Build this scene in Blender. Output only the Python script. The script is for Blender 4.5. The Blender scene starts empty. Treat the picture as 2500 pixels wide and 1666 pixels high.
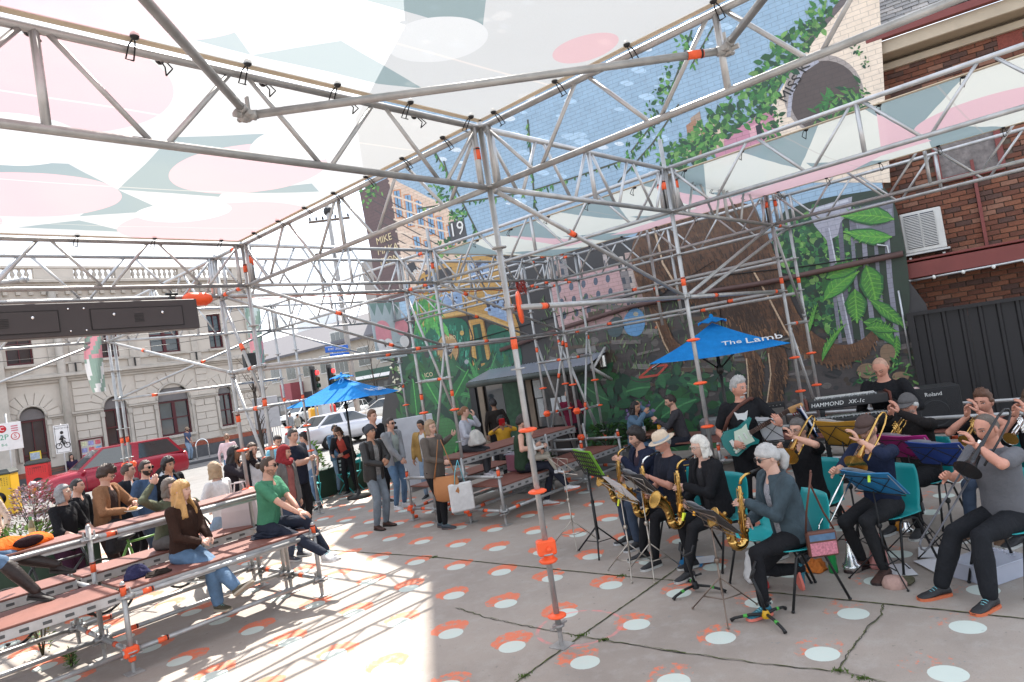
import bpy,math,random
import numpy as np
from mathutils import Vector,Matrix
R=math.radians
random.seed(7)
rng=np.random.default_rng(7)
scene=bpy.context.scene
col=scene.collection
PI=math.pi
CAM=Vector((-4.16414,-3.68124,2.27445))
F_PX,YAW,PITCH,ROLL=1670.75,0.726510,0.0352027,-0.1560414
_f=Vector((math.cos(PITCH)*math.cos(YAW),math.cos(PITCH)*math.sin(YAW),math.sin(PITCH)))
_r=_f.cross(Vector((0,0,1))).normalized()
_u=_r.cross(_f)
CR=math.cos(ROLL)*_r+math.sin(ROLL)*_u
CU=-math.sin(ROLL)*_r+math.cos(ROLL)*_u
cam_data=bpy.data.cameras.new("camera")
cam=bpy.data.objects.new("camera",cam_data)
col.objects.link(cam)
m=Matrix((CR,CU,-_f)).transposed().to_4x4()
m.translation=CAM
cam.matrix_world=m
cam_data.sensor_width=36.0
cam_data.lens=F_PX/2500*36.0
cam_data.clip_start=0.05
cam_data.clip_end=900
scene.camera=cam
SUN_AZ,SUN_EL=R(42),R(51)
world=bpy.data.worlds.new("World")
scene.world=world
world.use_nodes=True
wt=world.node_tree
wt.nodes.clear()
w_out=wt.nodes.new("ShaderNodeOutputWorld")
w_bg=wt.nodes.new("ShaderNodeBackground")
w_sky=wt.nodes.new("ShaderNodeTexSky")
w_sky.sky_type='NISHITA'
w_sky.sun_disc=False
w_sky.sun_elevation=SUN_EL
w_sky.sun_rotation=R(90)-SUN_AZ
w_sky.air_density=1.0
w_sky.dust_density=2.0
w_bg.inputs[1].default_value=0.15
w_tc=wt.nodes.new("ShaderNodeTexCoord")
w_map=wt.nodes.new("ShaderNodeMapping")
w_map.inputs['Scale'].default_value=(1.6,1.6,3.2)
w_noise=wt.nodes.new("ShaderNodeTexNoise")
w_noise.inputs['Scale'].default_value=2.3
w_noise.inputs['Detail'].default_value=7
w_noise.inputs['Roughness'].default_value=0.55
w_ramp=wt.nodes.new("ShaderNodeValToRGB")
w_ramp.color_ramp.elements[0].position=0.40
w_ramp.color_ramp.elements[1].position=0.60
w_mix=wt.nodes.new("ShaderNodeMix")
w_mix.data_type='RGBA'
w_mix.inputs['B'].default_value=(7.5,7.8,8.2,1)
wt.links.new(w_tc.outputs['Generated'],w_map.inputs[0])
wt.links.new(w_map.outputs[0],w_noise.inputs['Vector'])
wt.links.new(w_noise.outputs[0],w_ramp.inputs[0])
wt.links.new(w_ramp.outputs[0],w_mix.inputs['Factor'])
wt.links.new(w_sky.outputs[0],w_mix.inputs['A'])
wt.links.new(w_mix.outputs['Result'],w_bg.inputs[0])
wt.links.new(w_bg.outputs[0],w_out.inputs[0])
sun_data=bpy.data.lights.new("sun",'SUN')
sun_data.energy=5.0
sun_data.angle=R(0.53)
sun_data.color=(1.0,0.95,0.87)
sun=bpy.data.objects.new("sun",sun_data)
col.objects.link(sun)
sd=Vector((math.cos(SUN_EL)*math.cos(SUN_AZ),math.cos(SUN_EL)*math.sin(SUN_AZ),math.sin(SUN_EL)))
sun.rotation_euler=sd.to_track_quat('Z','Y').to_euler()
sun.location=(0,0,30)
scene.view_settings.view_transform='Standard'
scene.view_settings.look='None'
scene.view_settings.gamma=1
scene.view_settings.use_curve_mapping=False
scene.view_settings.exposure=1.25
scene.render.engine='CYCLES'
scene.cycles.max_bounces=6
scene.cycles.transparent_max_bounces=12
def ray(px,py):
 return _f+CR*((px-1250)/F_PX)-CU*((py-833)/F_PX)
def ground(px,py,z=0.0):
 d=ray(px,py);t=(z-CAM.z)/d.z
 return CAM+d*t
def on_plane(px,py,p,n):
 d=ray(px,py);t=(Vector(p)-CAM).dot(n)/d.dot(n)
 return CAM+d*t
def at_depth(px,py,dep):
 return CAM+ray(px,py)*dep
class NB:
 """small helper round a node tree"""
 def __init__(s,nt):s.nt=nt
 def n(s,t,**kw):
  nd=s.nt.nodes.new(t)
  for k,v in kw.items():setattr(nd,k,v)
  return nd
 def put(s,sock,v):
  if isinstance(v,E):s.nt.links.new(v.s,sock)
  elif hasattr(v,'is_output'):s.nt.links.new(v,sock)
  elif isinstance(v,(tuple,list))and len(v)==3 and sock.type=='RGBA':sock.default_value=(*v,1)
  else:sock.default_value=v
 def m(s,op,*a):
  nd=s.n('ShaderNodeMath',operation=op)
  for i,v in enumerate(a):s.put(nd.inputs[i],v)
  return E(s,nd.outputs[0])
 def mix(s,f,a,b):
  nd=s.n('ShaderNodeMix',data_type='RGBA')
  s.put(nd.inputs['Factor'],f);s.put(nd.inputs['A'],a);s.put(nd.inputs['B'],b)
  return E(s,nd.outputs['Result'])
 def noise(s,scale,detail=3,rough=.5,vec=None,dist=0):
  nd=s.n('ShaderNodeTexNoise')
  nd.inputs['Scale'].default_value=scale;nd.inputs['Detail'].default_value=detail
  nd.inputs['Roughness'].default_value=rough;nd.inputs['Distortion'].default_value=dist
  if vec is not None:s.put(nd.inputs['Vector'],vec)
  return E(s,nd.outputs[0])
 def coord(s,k='Object'):
  return s.n('ShaderNodeTexCoord').outputs[k]
 def xyz(s,v):
  nd=s.n('ShaderNodeSeparateXYZ');s.put(nd.inputs[0],v)
  return[E(s,o)for o in nd.outputs]
 def bump(s,h,strength=.3,dist=.01):
  nd=s.n('ShaderNodeBump');nd.inputs['Strength'].default_value=strength;nd.inputs['Distance'].default_value=dist
  s.put(nd.inputs['Height'],h)
  return nd.outputs[0]
 def smooth(s,a,b,x):
  nd=s.n('ShaderNodeMapRange',interpolation_type='SMOOTHSTEP')
  s.put(nd.inputs[0],x);nd.inputs[1].default_value=a;nd.inputs[2].default_value=b
  return E(s,nd.outputs[0])
class E:
 def __init__(s,b,sock):s.b,s.s=b,sock
 def __add__(s,o):return s.b.m('ADD',s,o)
 def __radd__(s,o):return s.b.m('ADD',o,s)
 def __sub__(s,o):return s.b.m('SUBTRACT',s,o)
 def __rsub__(s,o):return s.b.m('SUBTRACT',o,s)
 def __mul__(s,o):return s.b.m('MULTIPLY',s,o)
 def __rmul__(s,o):return s.b.m('MULTIPLY',s,o)
 def __truediv__(s,o):return s.b.m('DIVIDE',s,o)
 def __lt__(s,o):return s.b.m('LESS_THAN',s,o)
 def __gt__(s,o):return s.b.m('GREATER_THAN',s,o)
 def abs(s):return s.b.m('ABSOLUTE',s)
 def floor(s):return s.b.m('FLOOR',s)
 def fract(s):return s.b.m('FRACT',s)
 def mn(s,o):return s.b.m('MINIMUM',s,o)
 def mx(s,o):return s.b.m('MAXIMUM',s,o)
 def sqrt(s):return s.b.m('SQRT',s)
_mats={}
def M(name,c=(.5,.5,.5),rough=.6,metal=0.,var=.12,vs=6.,bump=0.,bs=30.,spec=.4,kind=None,alpha=1.,emit=None):
 """plain material with a little uneven colour and relief of its own"""
 if name in _mats:return _mats[name]
 mt=bpy.data.materials.new(name);mt.use_nodes=True
 _mats[name]=mt
 b=NB(mt.node_tree);p=mt.node_tree.nodes['Principled BSDF']
 p.inputs['Roughness'].default_value=rough;p.inputs['Metallic'].default_value=metal
 p.inputs['Specular IOR Level'].default_value=spec
 mt.diffuse_color=(*c,1)
 if var>0:
  nz=b.noise(vs,4,.6,b.coord())
  lo=tuple(x*(1-var*1.6)for x in c);hi=tuple(min(1,x*(1+var*1.6))for x in c)
  b.put(p.inputs['Base Color'],b.mix(nz,lo,hi))
 else:
  p.inputs['Base Color'].default_value=(*c,1)
 if bump>0:
  b.put(p.inputs['Normal'],b.bump(b.noise(bs,5,.6,b.coord()),bump,.02))
 if alpha<1:p.inputs['Alpha'].default_value=alpha
 if emit:
  p.inputs['Emission Color'].default_value=(*emit[0],1);p.inputs['Emission Strength'].default_value=emit[1]
 return mt
def cloth(name,c,wr=.5,bs=14.):
 """woven cloth with soft creases"""
 if name in _mats:return _mats[name]
 mt=M(name,c,.85,0,.18,9.,0,spec=.2)
 b=NB(mt.node_tree);p=mt.node_tree.nodes['Principled BSDF']
 co=b.coord()
 mp=b.n('ShaderNodeMapping');mp.inputs['Scale'].default_value=(1,1,.55);b.put(mp.inputs[0],co)
 h=b.noise(bs,3,.55,mp.outputs[0],.8)+b.noise(260,2,.5,co)*.06
 b.put(p.inputs['Normal'],b.bump(h,wr,.045))
 p.inputs['Specular IOR Level'].default_value=.12
 return mt
class MB:
 """collects simple shapes and links them as one mesh object"""
 def __init__(s):s.v=[];s.f=[];s.mi=[];s.cur=0;s.sm=[]
 def mat(s,i):s.cur=i;return s
 def add(s,vs,fs,smooth=False):
  o=len(s.v)
  s.v.extend([tuple(v)for v in vs])
  for f in fs:s.f.append([i+o for i in f]);s.mi.append(s.cur);s.sm.append(smooth)
  return s
 def box(s,c,size,rot=None,bev=0):
  x,y,z=(k/2 for k in size);c=Vector(c)
  if bev:
   b=min(bev,x*.9,y*.9,z*.9);vs=[]
   for sx in(-1,1):
    for sy in(-1,1):
     for sz in(-1,1):
      vs+=[(sx*x,sy*(y-b),sz*(z-b)),(sx*(x-b),sy*y,sz*(z-b)),(sx*(x-b),sy*(y-b),sz*z)]
   def I(a,bb,cc,k):return((a>0)*4+(bb>0)*2+(cc>0))*3+k
   fs=[]
   for a in(-1,1):
    fs.append([I(a,-1,-1,0),I(a,1,-1,0),I(a,1,1,0),I(a,-1,1,0)][::a])
    fs.append([I(-1,a,-1,1),I(1,a,-1,1),I(1,a,1,1),I(-1,a,1,1)][::-a])
    fs.append([I(-1,-1,a,2),I(1,-1,a,2),I(1,1,a,2),I(-1,1,a,2)][::a])
    for d in(-1,1):
     fs.append([I(a,d,-1,0),I(a,d,1,0),I(a,d,1,1),I(a,d,-1,1)][::-a*d])
     fs.append([I(a,-1,d,0),I(a,1,d,0),I(a,1,d,2),I(a,-1,d,2)][::a*d])
     fs.append([I(-1,a,d,1),I(1,a,d,1),I(1,a,d,2),I(-1,a,d,2)][::-a*d])
     for e in(-1,1):
      fs.append([I(a,d,e,0),I(a,d,e,1),I(a,d,e,2)][::a*d*e])
  else:
   vs=[(sx*x,sy*y,sz*z)for sx in(-1,1)for sy in(-1,1)for sz in(-1,1)]
   fs=[[0,1,3,2],[4,6,7,5],[0,4,5,1],[2,3,7,6],[0,2,6,4],[1,5,7,3]]
  if rot is not None:vs=[rot@Vector(v)for v in vs]
  return s.add([c+Vector(v)for v in vs],fs)
 def tube(s,a,b,r,n=8,r2=None,cap=True):
  return s.path([a,b],[r,r if r2 is None else r2],n,cap)
 def path(s,pts,rad,n=8,cap=True,flat=1.,closed=False):
  pts=[Vector(p)for p in pts]
  if not hasattr(rad,'__len__'):rad=[rad]*len(pts)
  L=len(pts);rings=[];up=None
  for i in range(L):
   if closed:t=pts[(i+1)%L]-pts[i-1]
   else:t=pts[min(i+1,L-1)]-pts[max(i-1,0)]
   if t.length<1e-9:t=Vector((0,0,1))
   t.normalize()
   if up is None:
    up=Vector((0,0,1))if abs(t.z)<.9 else Vector((1,0,0))
   x=up.cross(t)
   if x.length<1e-6:x=Vector((1,0,0)).cross(t)
   x.normalize();y=t.cross(x);up=y
   rings.append([pts[i]+(x*math.cos(2*PI*k/n)+y*math.sin(2*PI*k/n)*flat)*rad[i]for k in range(n)])
  vs=[v for rg in rings for v in rg];fs=[]
  for i in range(L if closed else L-1):
   j=(i+1)%L
   for k in range(n):fs.append([i*n+k,i*n+(k+1)%n,j*n+(k+1)%n,j*n+k])
  s.add(vs,fs,True)
  if cap and not closed:
   o=len(s.v)-len(vs)
   s.f.append([o+k for k in range(n)][::-1]);s.f.append([o+(L-1)*n+k for k in range(n)])
   s.mi+=[s.cur]*2;s.sm+=[False]*2
  return s
 def lathe(s,prof,n=16,mtx=None,smooth=True,arc=2*PI):
  mtx=mtx or Matrix()
  L=len(prof);vs=[];full=abs(arc-2*PI)<1e-6;k2=n if full else n+1
  for r,z in prof:
   for k in range(k2):
    a=arc*k/n;vs.append(mtx@Vector((r*math.cos(a),r*math.sin(a),z)))
  fs=[]
  for i in range(L-1):
   for k in range(n):fs.append([i*k2+k,i*k2+(k+1)%k2,(i+1)*k2+(k+1)%k2,(i+1)*k2+k])
  return s.add(vs,fs,smooth)
 def ell(s,c,rad,n=12,m_=8,rot=None):
  vs=[];c=Vector(c)
  for i in range(m_+1):
   th=PI*i/m_
   for k in range(n):
    v=Vector((rad[0]*math.sin(th)*math.cos(2*PI*k/n),rad[1]*math.sin(th)*math.sin(2*PI*k/n),-rad[2]*math.cos(th)))
    vs.append(c+(rot@v if rot is not None else v))
  fs=[[i*n+k,i*n+(k+1)%n,(i+1)*n+(k+1)%n,(i+1)*n+k]for i in range(m_)for k in range(n)]
  return s.add(vs,fs,True)
 def loft(s,rings,cap=True,smooth=True):
  n=len(rings[0]);vs=[v for r_ in rings for v in r_]
  fs=[[i*n+k,i*n+(k+1)%n,(i+1)*n+(k+1)%n,(i+1)*n+k]for i in range(len(rings)-1)for k in range(n)]
  if cap:fs+=[list(range(n))[::-1],[(len(rings)-1)*n+k for k in range(n)]]
  return s.add(vs,fs,smooth)
 def prism(s,poly,h,mtx=None,z0=0.):
  mtx=mtx or Matrix();n=len(poly)
  vs=[mtx@Vector((x,y,z0))for x,y in poly]+[mtx@Vector((x,y,z0+h))for x,y in poly]
  fs=[list(range(n))[::-1],list(range(n,2*n))]+[[k,(k+1)%n,n+(k+1)%n,n+k]for k in range(n)]
  return s.add(vs,fs)
 def quad(s,a,b,c,d):return s.add([a,b,c,d],[[0,1,2,3]])
 def mesh(s,name,mats):
  me=bpy.data.meshes.new(name)
  me.from_pydata(s.v,[],s.f)
  for mt in(mats if isinstance(mats,(list,tuple))else[mats]):me.materials.append(mt)
  me.polygons.foreach_set('material_index',s.mi)
  me.polygons.foreach_set('use_smooth',s.sm)
  me.update()
  return me
 def build(s,name,mats,parent=None,**kw):
  return link(name,s.mesh(name,mats),parent,**kw)
def link(name,me,parent=None,loc=None,rz=0.,label=None,cat=None,group=None,kind=None,mtx=None):
 o=bpy.data.objects.new(name,me);col.objects.link(o)
 if parent is not None:o.parent=parent
 if mtx is not None:o.matrix_local=mtx
 else:
  if loc is not None:o.location=loc
  if rz:o.rotation_euler=(0,0,rz)
 tag(o,label,cat,group,kind)
 return o
def tag(o,label=None,cat=None,group=None,kind=None):
 if label:o['label']=label
 if cat:o['category']=cat
 if group:o['group']=group
 if kind:o['kind']=kind
 return o
def empty(name,loc=(0,0,0),rz=0.,label=None,cat=None,group=None):
 o=link(name,None,None,loc,rz,label,cat,group)
 o.empty_display_size=.2
 return o
def text_mesh(txt,size,extrude=.002,shear=0.,font=None):
 c=bpy.data.curves.new('txt','FONT');c.body=txt;c.size=size;c.extrude=extrude;c.shear=shear
 c.align_x='CENTER';c.align_y='CENTER';c.resolution_u=2
 o=bpy.data.objects.new('txt',c);col.objects.link(o)
 bpy.context.view_layer.update()
 me=bpy.data.meshes.new_from_object(o.evaluated_get(bpy.context.evaluated_depsgraph_get()))
 bpy.data.objects.remove(o);bpy.data.curves.remove(c)
 return me
def text(txt,size,mtx,material,parent=None,name='lettering',shear=0.,extrude=.002):
 me=text_mesh(txt,size,extrude,shear);me.materials.clear();me.materials.append(material)
 return link(name,me,parent,mtx=mtx)
def frame(o,x,z):
 """matrix with local x along x, local z along z (text normal), origin o"""
 x=Vector(x).normalized();z=Vector(z).normalized();y=z.cross(x).normalized();x=y.cross(z)
 mt=Matrix((x,y,z)).transposed().to_4x4();mt.translation=Vector(o)
 return mt
# ================================================================== ground
def concrete_dots():
 mt=bpy.data.materials.new("dotted_concrete");mt.use_nodes=True
 b=NB(mt.node_tree);p=mt.node_tree.nodes['Principled BSDF']
 co=b.coord();x,y,z=b.xyz(co)
 big=b.noise(.5,5,.6,co);mid=b.noise(5,5,.65,co);fine=b.noise(90,3,.6,co)
 base=b.mix(b.smooth(.35,.68,big),(.335,.288,.248),(.25,.212,.183))
 base=b.mix(b.smooth(.45,.75,mid)*.5,base,(.37,.345,.315))
 base=b.mix(b.smooth(.5,.72,fine)*.35,base,(.18,.165,.15))
 spot=b.noise(17,2,.5,co)
 base=b.mix(b.smooth(.69,.74,spot)*.5,base,(.13,.12,.11))
 ui=(x+.17)/.733;vj=(y+2.58)/.742
 cu=(ui+.5).floor();cv=(vj+.5).floor()
 comb=b.n('ShaderNodeCombineXYZ');b.put(comb.inputs[0],cu);b.put(comb.inputs[1],cv)
 wn=b.n('ShaderNodeTexWhiteNoise');b.put(wn.inputs[0],comb.outputs[0])
 j1,j2,j3=b.xyz(wn.outputs['Color'])
 du=(ui-cu)*.733;dv=(vj-cv)*.742
 edge=(b.noise(38,3,.7,co)-.5)*.02
 wr=((du*du+dv*dv).sqrt()+edge*.5)
 wear=b.noise(13,5,.72,co);patch=b.noise(.8,2,.5,co)
 ou=du-.075-(j1-.5)*.07;ov=dv-.085-(j2-.5)*.09
 od=((ou*ou*.8+ov*ov*1.15).sqrt()+edge+(b.noise(9,4,.6,co)-.5)*(.05+j3*.12))
 far=b.smooth(-3.0,2.0,y)
 keep_o=b.smooth(.0,.14,far*.20+wear-.46-patch*.16)
 om=(od<.168)*keep_o
 wm=(wr<.112)*b.smooth(.30,.36,wear+.06)
 lim=(x>-4.5)*(x<9.0)*(y>-9.0)*(y<11.0)
 c1=b.mix(om*lim*.93,base,(.66,.16,.075))
 c2=b.mix(wm*lim*.95,c1,(.52,.59,.54))
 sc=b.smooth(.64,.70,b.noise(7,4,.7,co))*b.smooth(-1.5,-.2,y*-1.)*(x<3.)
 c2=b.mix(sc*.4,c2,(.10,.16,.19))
 ru=x-.35;rv=y-.08
 ring=((ru*ru+rv*rv).sqrt()-.36).abs()<.017
 c2=b.mix(ring*b.smooth(.38,.6,b.noise(6,3,.6,co))*.6,c2,(.75,.2,.2))
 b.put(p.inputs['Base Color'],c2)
 b.put(p.inputs['Roughness'],.72+(wear-.5)*.3)
 b.put(p.inputs['Normal'],b.bump(fine*.6+mid,.35,.012))
 return mt
g=MB();g.add([(-150,-150,0),(150,-150,0),(150,150,0),(-150,150,0)],[[0,1,2,3]])
ground_o=g.build('ground',concrete_dots(),kind='structure')
asph=M('asphalt',(.16,.155,.15),.85,0,.2,1.2,.4,120)
pave=M('footpath_concrete',(.26,.25,.24),.85,0,.15,2.,.2,60)
kerbm=M('bluestone',(.085,.085,.09),.75,0,.25,3.,.3,25)
road=MB();road.add([(-60,15.2,.004),(16.5,15.2,.004),(16.5,-60,.004),(34,-60,.004),(34,140,.004),(17.2,140,.004),(17.2,29.6,.004),(-60,29.6,.004)],[[0,1,2,3,4,5,6,7]])
road.build('road',asph,kind='structure')
fp=MB();fp.prism([(-60,29.8),(15.6,29.8),(15.6,32.2),(-60,32.2)],.12);fp.prism([(34.2,40),(36,40),(36,140),(34.2,140)],.12)
fp.build('footpath',pave,kind='structure')
kb=MB();kb.box((-22.2,29.7,.065),(75.6,.2,.13),bev=.02);kb.box((15.7,31,.065),(.2,2.8,.13),bev=.02);kb.box((34.1,90,.065),(.2,100,.13))
kb.build('kerb',kerbm,kind='structure')
def px8(a,b_):return ground(825+a*.36125,1100+b_*.36125)
def px9(a,b_):return ground(1650+a*.36125,1100+b_*.36125)
moss_m=M('moss',(.085,.10,.03),.95,0,.5,30,.8,90)
crack_m=M('crack_dirt',(.05,.045,.038),.95,0,.4,30)
def strip(pts,w,mt,name,jag=.0,z=.004):
 P=[]
 for a,b_ in zip(pts[:-1],pts[1:]):
  n=max(2,int((b_-a).length/.05))
  for i in range(n):P.append(a.lerp(b_,i/n))
 P.append(pts[-1]);mb=MB();vs=[]
 for i,p in enumerate(P):
  t=(P[min(i+1,len(P)-1)]-P[max(i-1,0)]);nrm=Vector((-t.y,t.x,0)).normalized()
  c=p+nrm*random.uniform(-jag,jag);ww=w*random.uniform(.4,1.4)
  vs+=[(c+nrm*ww)[:2]+(z,),(c-nrm*ww)[:2]+(z,)]
 mb.add(vs,[[2*i,2*i+1,2*i+3,2*i+2]for i in range(len(P)-1)])
 return mb.build(name,mt,kind='structure')
j1=[px8(-300,655),px8(0,680),px8(640,722),px8(1400,800),px8(1900,850),px8(2353,890)]
j2=[px8(1130,1625),px8(1650,1250),px8(2070,960),px8(2290,800)]
j3=[px9(560,955),px9(1400,1040),px9(2400,1145)]
for jj in(j1,j2,j3):
 strip(jj,.006,crack_m,'slab_joint',.002);strip(jj,.006,moss_m,'moss_strip',.005,.0075)
for cr in([px9(1405,1042),px9(1380,1130),px9(1300,1190),px9(1250,1270),px9(1160,1390),px9(1100,1490)],[px9(-60,1350),px9(150,1385),px9(600,1450),px9(1090,1495),px9(1300,1540),px9(1500,1600)],[px8(800,1065),px8(1000,1130),px8(1250,1185),px8(1650,1260),px8(1950,1310),px8(2350,1375)]):
 strip(cr,.004,crack_m,'ground_crack',.012);strip(cr,.0035,moss_m,'moss_strip',.014,.0075)
mb=MB()
for c in(px8(655,724),px8(1915,852),px8(1640,1255),px8(1265,1530),px9(1105,1495),px9(1260,1545),px8(1800,1285)):
 for k in range(60):
  a=random.uniform(0,6.28);rr=abs(random.gauss(0,.03));q=c+Vector((math.cos(a)*rr,math.sin(a)*rr,.003))
  h=Vector((random.uniform(-.012,.012),random.uniform(-.012,.012),random.uniform(.006,.022)));w=Vector((math.cos(a),math.sin(a),0))*.006
  mb.add([q-w,q+w,q+h],[[0,1,2]])
mb.build('moss',M('moss_tuft',(.07,.12,.02),.9),kind='stuff')
# ================================================================== Victorian hall across the street
YF=32.4
stone=M('cream_stucco',(.50,.45,.39),.8,0,.10,1.3,.25,35)
stone2=M('cream_stucco_weathered',(.43,.39,.34),.8,0,.2,2.2,.3,30)
winred=M('oxblood_paint',(.075,.012,.016),.45,0,.1)
glass=M('dark_window_glass',(.035,.042,.048),.04,0,.6,.7,spec=.9)
slate=M('slate_roof',(.20,.24,.30),.7,0,.15,4,.2,20)
redbrick=M('red_brick_band',(.26,.075,.045),.8,0,.25,9,.4,40)
hall=empty('victorian_hall',(5,YF,0),label='long cream two storey Victorian hall with arched windows across the street',cat='building')
HX=5.0
def hb(mb,x0,x1,z0,z1,d=0.,t=.2):
 return mb.box(((x0+x1)/2-HX,-d+t/2,(z0+z1)/2),(x1-x0,t,z1-z0),bev=.012)
OPEN=[(3.66,4.64,.95,'door'),(7.0,8.0,1.45,'w'),(9.45,10.95,1.45,'w2'),(12.5,13.22,1.45,'w'),(-.6,.6,1.45,'w')]
UP=[(3.5,4.5,5.65,7.5),(7.1,8.0,5.65,7.5),(9.45,10.92,5.65,7.5),(12.45,13.2,5.65,7.5),(-.6,.6,5.65,7.5)]
mb=MB()
def wall_strip(z0,z1,holes):
 x=-12.
 for a,b_ in sorted(holes)+[(15.2,15.2)]:
  if a>x:mb.box(((x+a)/2-HX,.25,(z0+z1)/2),(a-x,.5,z1-z0))
  x=max(x,b_)
wall_strip(0,1.45,[(3.66,4.64)])
wall_strip(1.45,3.85,[(a,b_)for a,b_,_,k in OPEN])
wall_strip(3.85,5.65,[])
wall_strip(5.65,7.5,[(a,b_)for a,b_,_,_ in UP])
wall_strip(7.5,9.4,[])
mb.box((1.6-HX,5.2,4.7),(27.2,9.2,9.4))
mb.build('wall',stone,hall)
mb=MB()
for z0,z1,d in((4.72,4.84,.10),(4.84,4.94,.2),(4.94,5.06,.32),(5.06,5.14,.14),(5.5,5.6,.1),(7.72,7.8,.06),(8.5,8.62,.12),(9.02,9.14,.14),(9.14,9.26,.3),(9.26,9.4,.45),(3.1,3.18,.08),(3.18,3.26,.15)):
 if z0==3.1 or z0==3.18:
  for a,b_ in((-12,-.6),(.6,3.6),(4.7,6.95),(8.05,9.4),(11.,12.45),(13.27,15.2+d)):hb(mb,a,b_,z0,z1,d)
 else:hb(mb,-12,15.2+d,z0,z1,d,.6)
mb.build('cornice',stone2,hall)
mb=MB()
for k in range(52):hb(mb,-9.8+k*.48,-9.62+k*.48,8.74,9.0,.16)
mb.build('dentil_course',stone2,hall)
mb=MB();hb(mb,-12,15.25,0.0,.7,.06)
for x in(5.2,11.6):mb.box((x-HX,-.07,.35),(.012,.03,.7))
mb.build('bluestone_plinth',kerbm,hall)
mb=MB();hb(mb,-12,15.22,.7,.93,.03);mb.build('brick_course',redbrick,hall)
mb=MB()
for x in(5.2,6.05,8.6,11.6,14.7):hb(mb,x-.16,x+.16,5.6,8.5,.09)
for x in(8.6,11.6,14.7,6.05):hb(mb,x-.28,x+.28,5.14,5.55,.1)
for x in(3.55,4.75,6.9,8.1,9.3,11.1,12.4,13.32):hb(mb,x-.07,x+.07,1.4,3.1,.1);hb(mb,x-.1,x+.1,2.86,3.1,.13)
mb.tube((5.48-HX,-.12,.9),(5.48-HX,-.12,8.9),.17,12)
hb(mb,-12,3.3,0.9,9.4,.38);hb(mb,-12,3.42,4.94,5.12,.55);hb(mb,-12,3.38,3.1,3.26,.5)
mb.build('pilaster',stone2,hall)
mb=MB();hb(mb,-12,15.3,9.4,9.5,.05,.3);hb(mb,-12,15.3,9.98,10.1,.06,.34)
for a,b_ in((4.9,6.5),(8.3,9.0),(11.3,12.05),(14.2,15.25),(-12,2.2)):hb(mb,a,b_,9.5,9.98,.04,.28)
mb.build('parapet',stone,hall)
bal=MB();bal.lathe([(.05,0),(.08,.03),(.045,.08),(.1,.2),(.09,.26),(.045,.38),(.06,.42),(.085,.45),(.085,.48)],10)
bme=bal.mesh('baluster',stone2)
for a,b_ in((6.5,8.3),(9.0,11.3),(12.05,14.2),(2.4,4.8)):
 n=int((b_-a)/.25)
 for k in range(n):link('baluster',bme,hall,((a+(k+.5)*(b_-a)/n)-HX,.1,9.5))
mb=MB();mb.quad((-12-HX,.6,9.6),(15.1-HX,.6,9.6),(13.2-HX,5.2,12.9),(-12-HX,5.2,12.9));mb.quad((15.1-HX,.6,9.6),(15.1-HX,9.8,9.6),(13.2-HX,5.2,12.9),(13.2-HX,5.2,12.9))
def roof_rows():
 mt=M('slate_rows',(.22,.27,.34),.6,0,.15,4)
 b=NB(mt.node_tree);p=mt.node_tree.nodes['Principled BSDF']
 br=b.n('ShaderNodeTexBrick');co=b.coord();x,y,z=b.xyz(co);cb=b.n('ShaderNodeCombineXYZ');b.put(cb.inputs[0],x*3.4);b.put(cb.inputs[1],y*4.);b.put(br.inputs['Vector'],cb.outputs[0])
 br.inputs['Color1'].default_value=(.20,.25,.33,1);br.inputs['Color2'].default_value=(.26,.31,.39,1);br.inputs['Mortar'].default_value=(.10,.12,.16,1);br.inputs['Scale'].default_value=1
 br.inputs['Mortar Size'].default_value=.03
 b.put(p.inputs['Base Color'],br.outputs['Color']);b.put(p.inputs['Normal'],b.bump(br.outputs['Fac'],-.4,.02))
 return mt
mb.build('roof',roof_rows(),hall)
mb=MB();mb.box((2.0-HX,4.2,11.6),(2.4,1.4,2.6));mb.build('chimney',stone2,hall)
n_bl=0
bm_cache={}
def block(x0,x1,z0,z1):
 w=round((x1-x0)*20)/20;h=round((z1-z0)*50)/50
 if w<.12:return
 k=(w,h)
 if k not in bm_cache:
  q=MB();q.box((0,0,0),(w-.025,.07,h-.025),bev=.018);bm_cache[k]=q.mesh('block',stone)
 link('block',bm_cache[k],hall,((x0+x1)/2-HX,-.02-random.uniform(0,.008),(z0+z1)/2))
def rows(z0,z1,nr,holes):
 h=(z1-z0)/nr
 for r_ in range(nr):
  za=z0+r_*h
  for sa,sb in holes:
   x=sa;first=True
   while x<sb-.05:
    w=1.0 if not(first and r_%2)else .5
    e=min(x+w,sb)
    if sb-e<.3:e=sb
    block(x,e,za,za+h);x=e;first=False
rows(.95,3.08,6,[(5.78,6.82),(8.2,9.2),(11.2,12.3),(13.42,15.15)])
rows(3.28,4.7,4,[(5.78,6.55),(8.5,9.0),(11.45,12.05),(13.75,15.15)])
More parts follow.
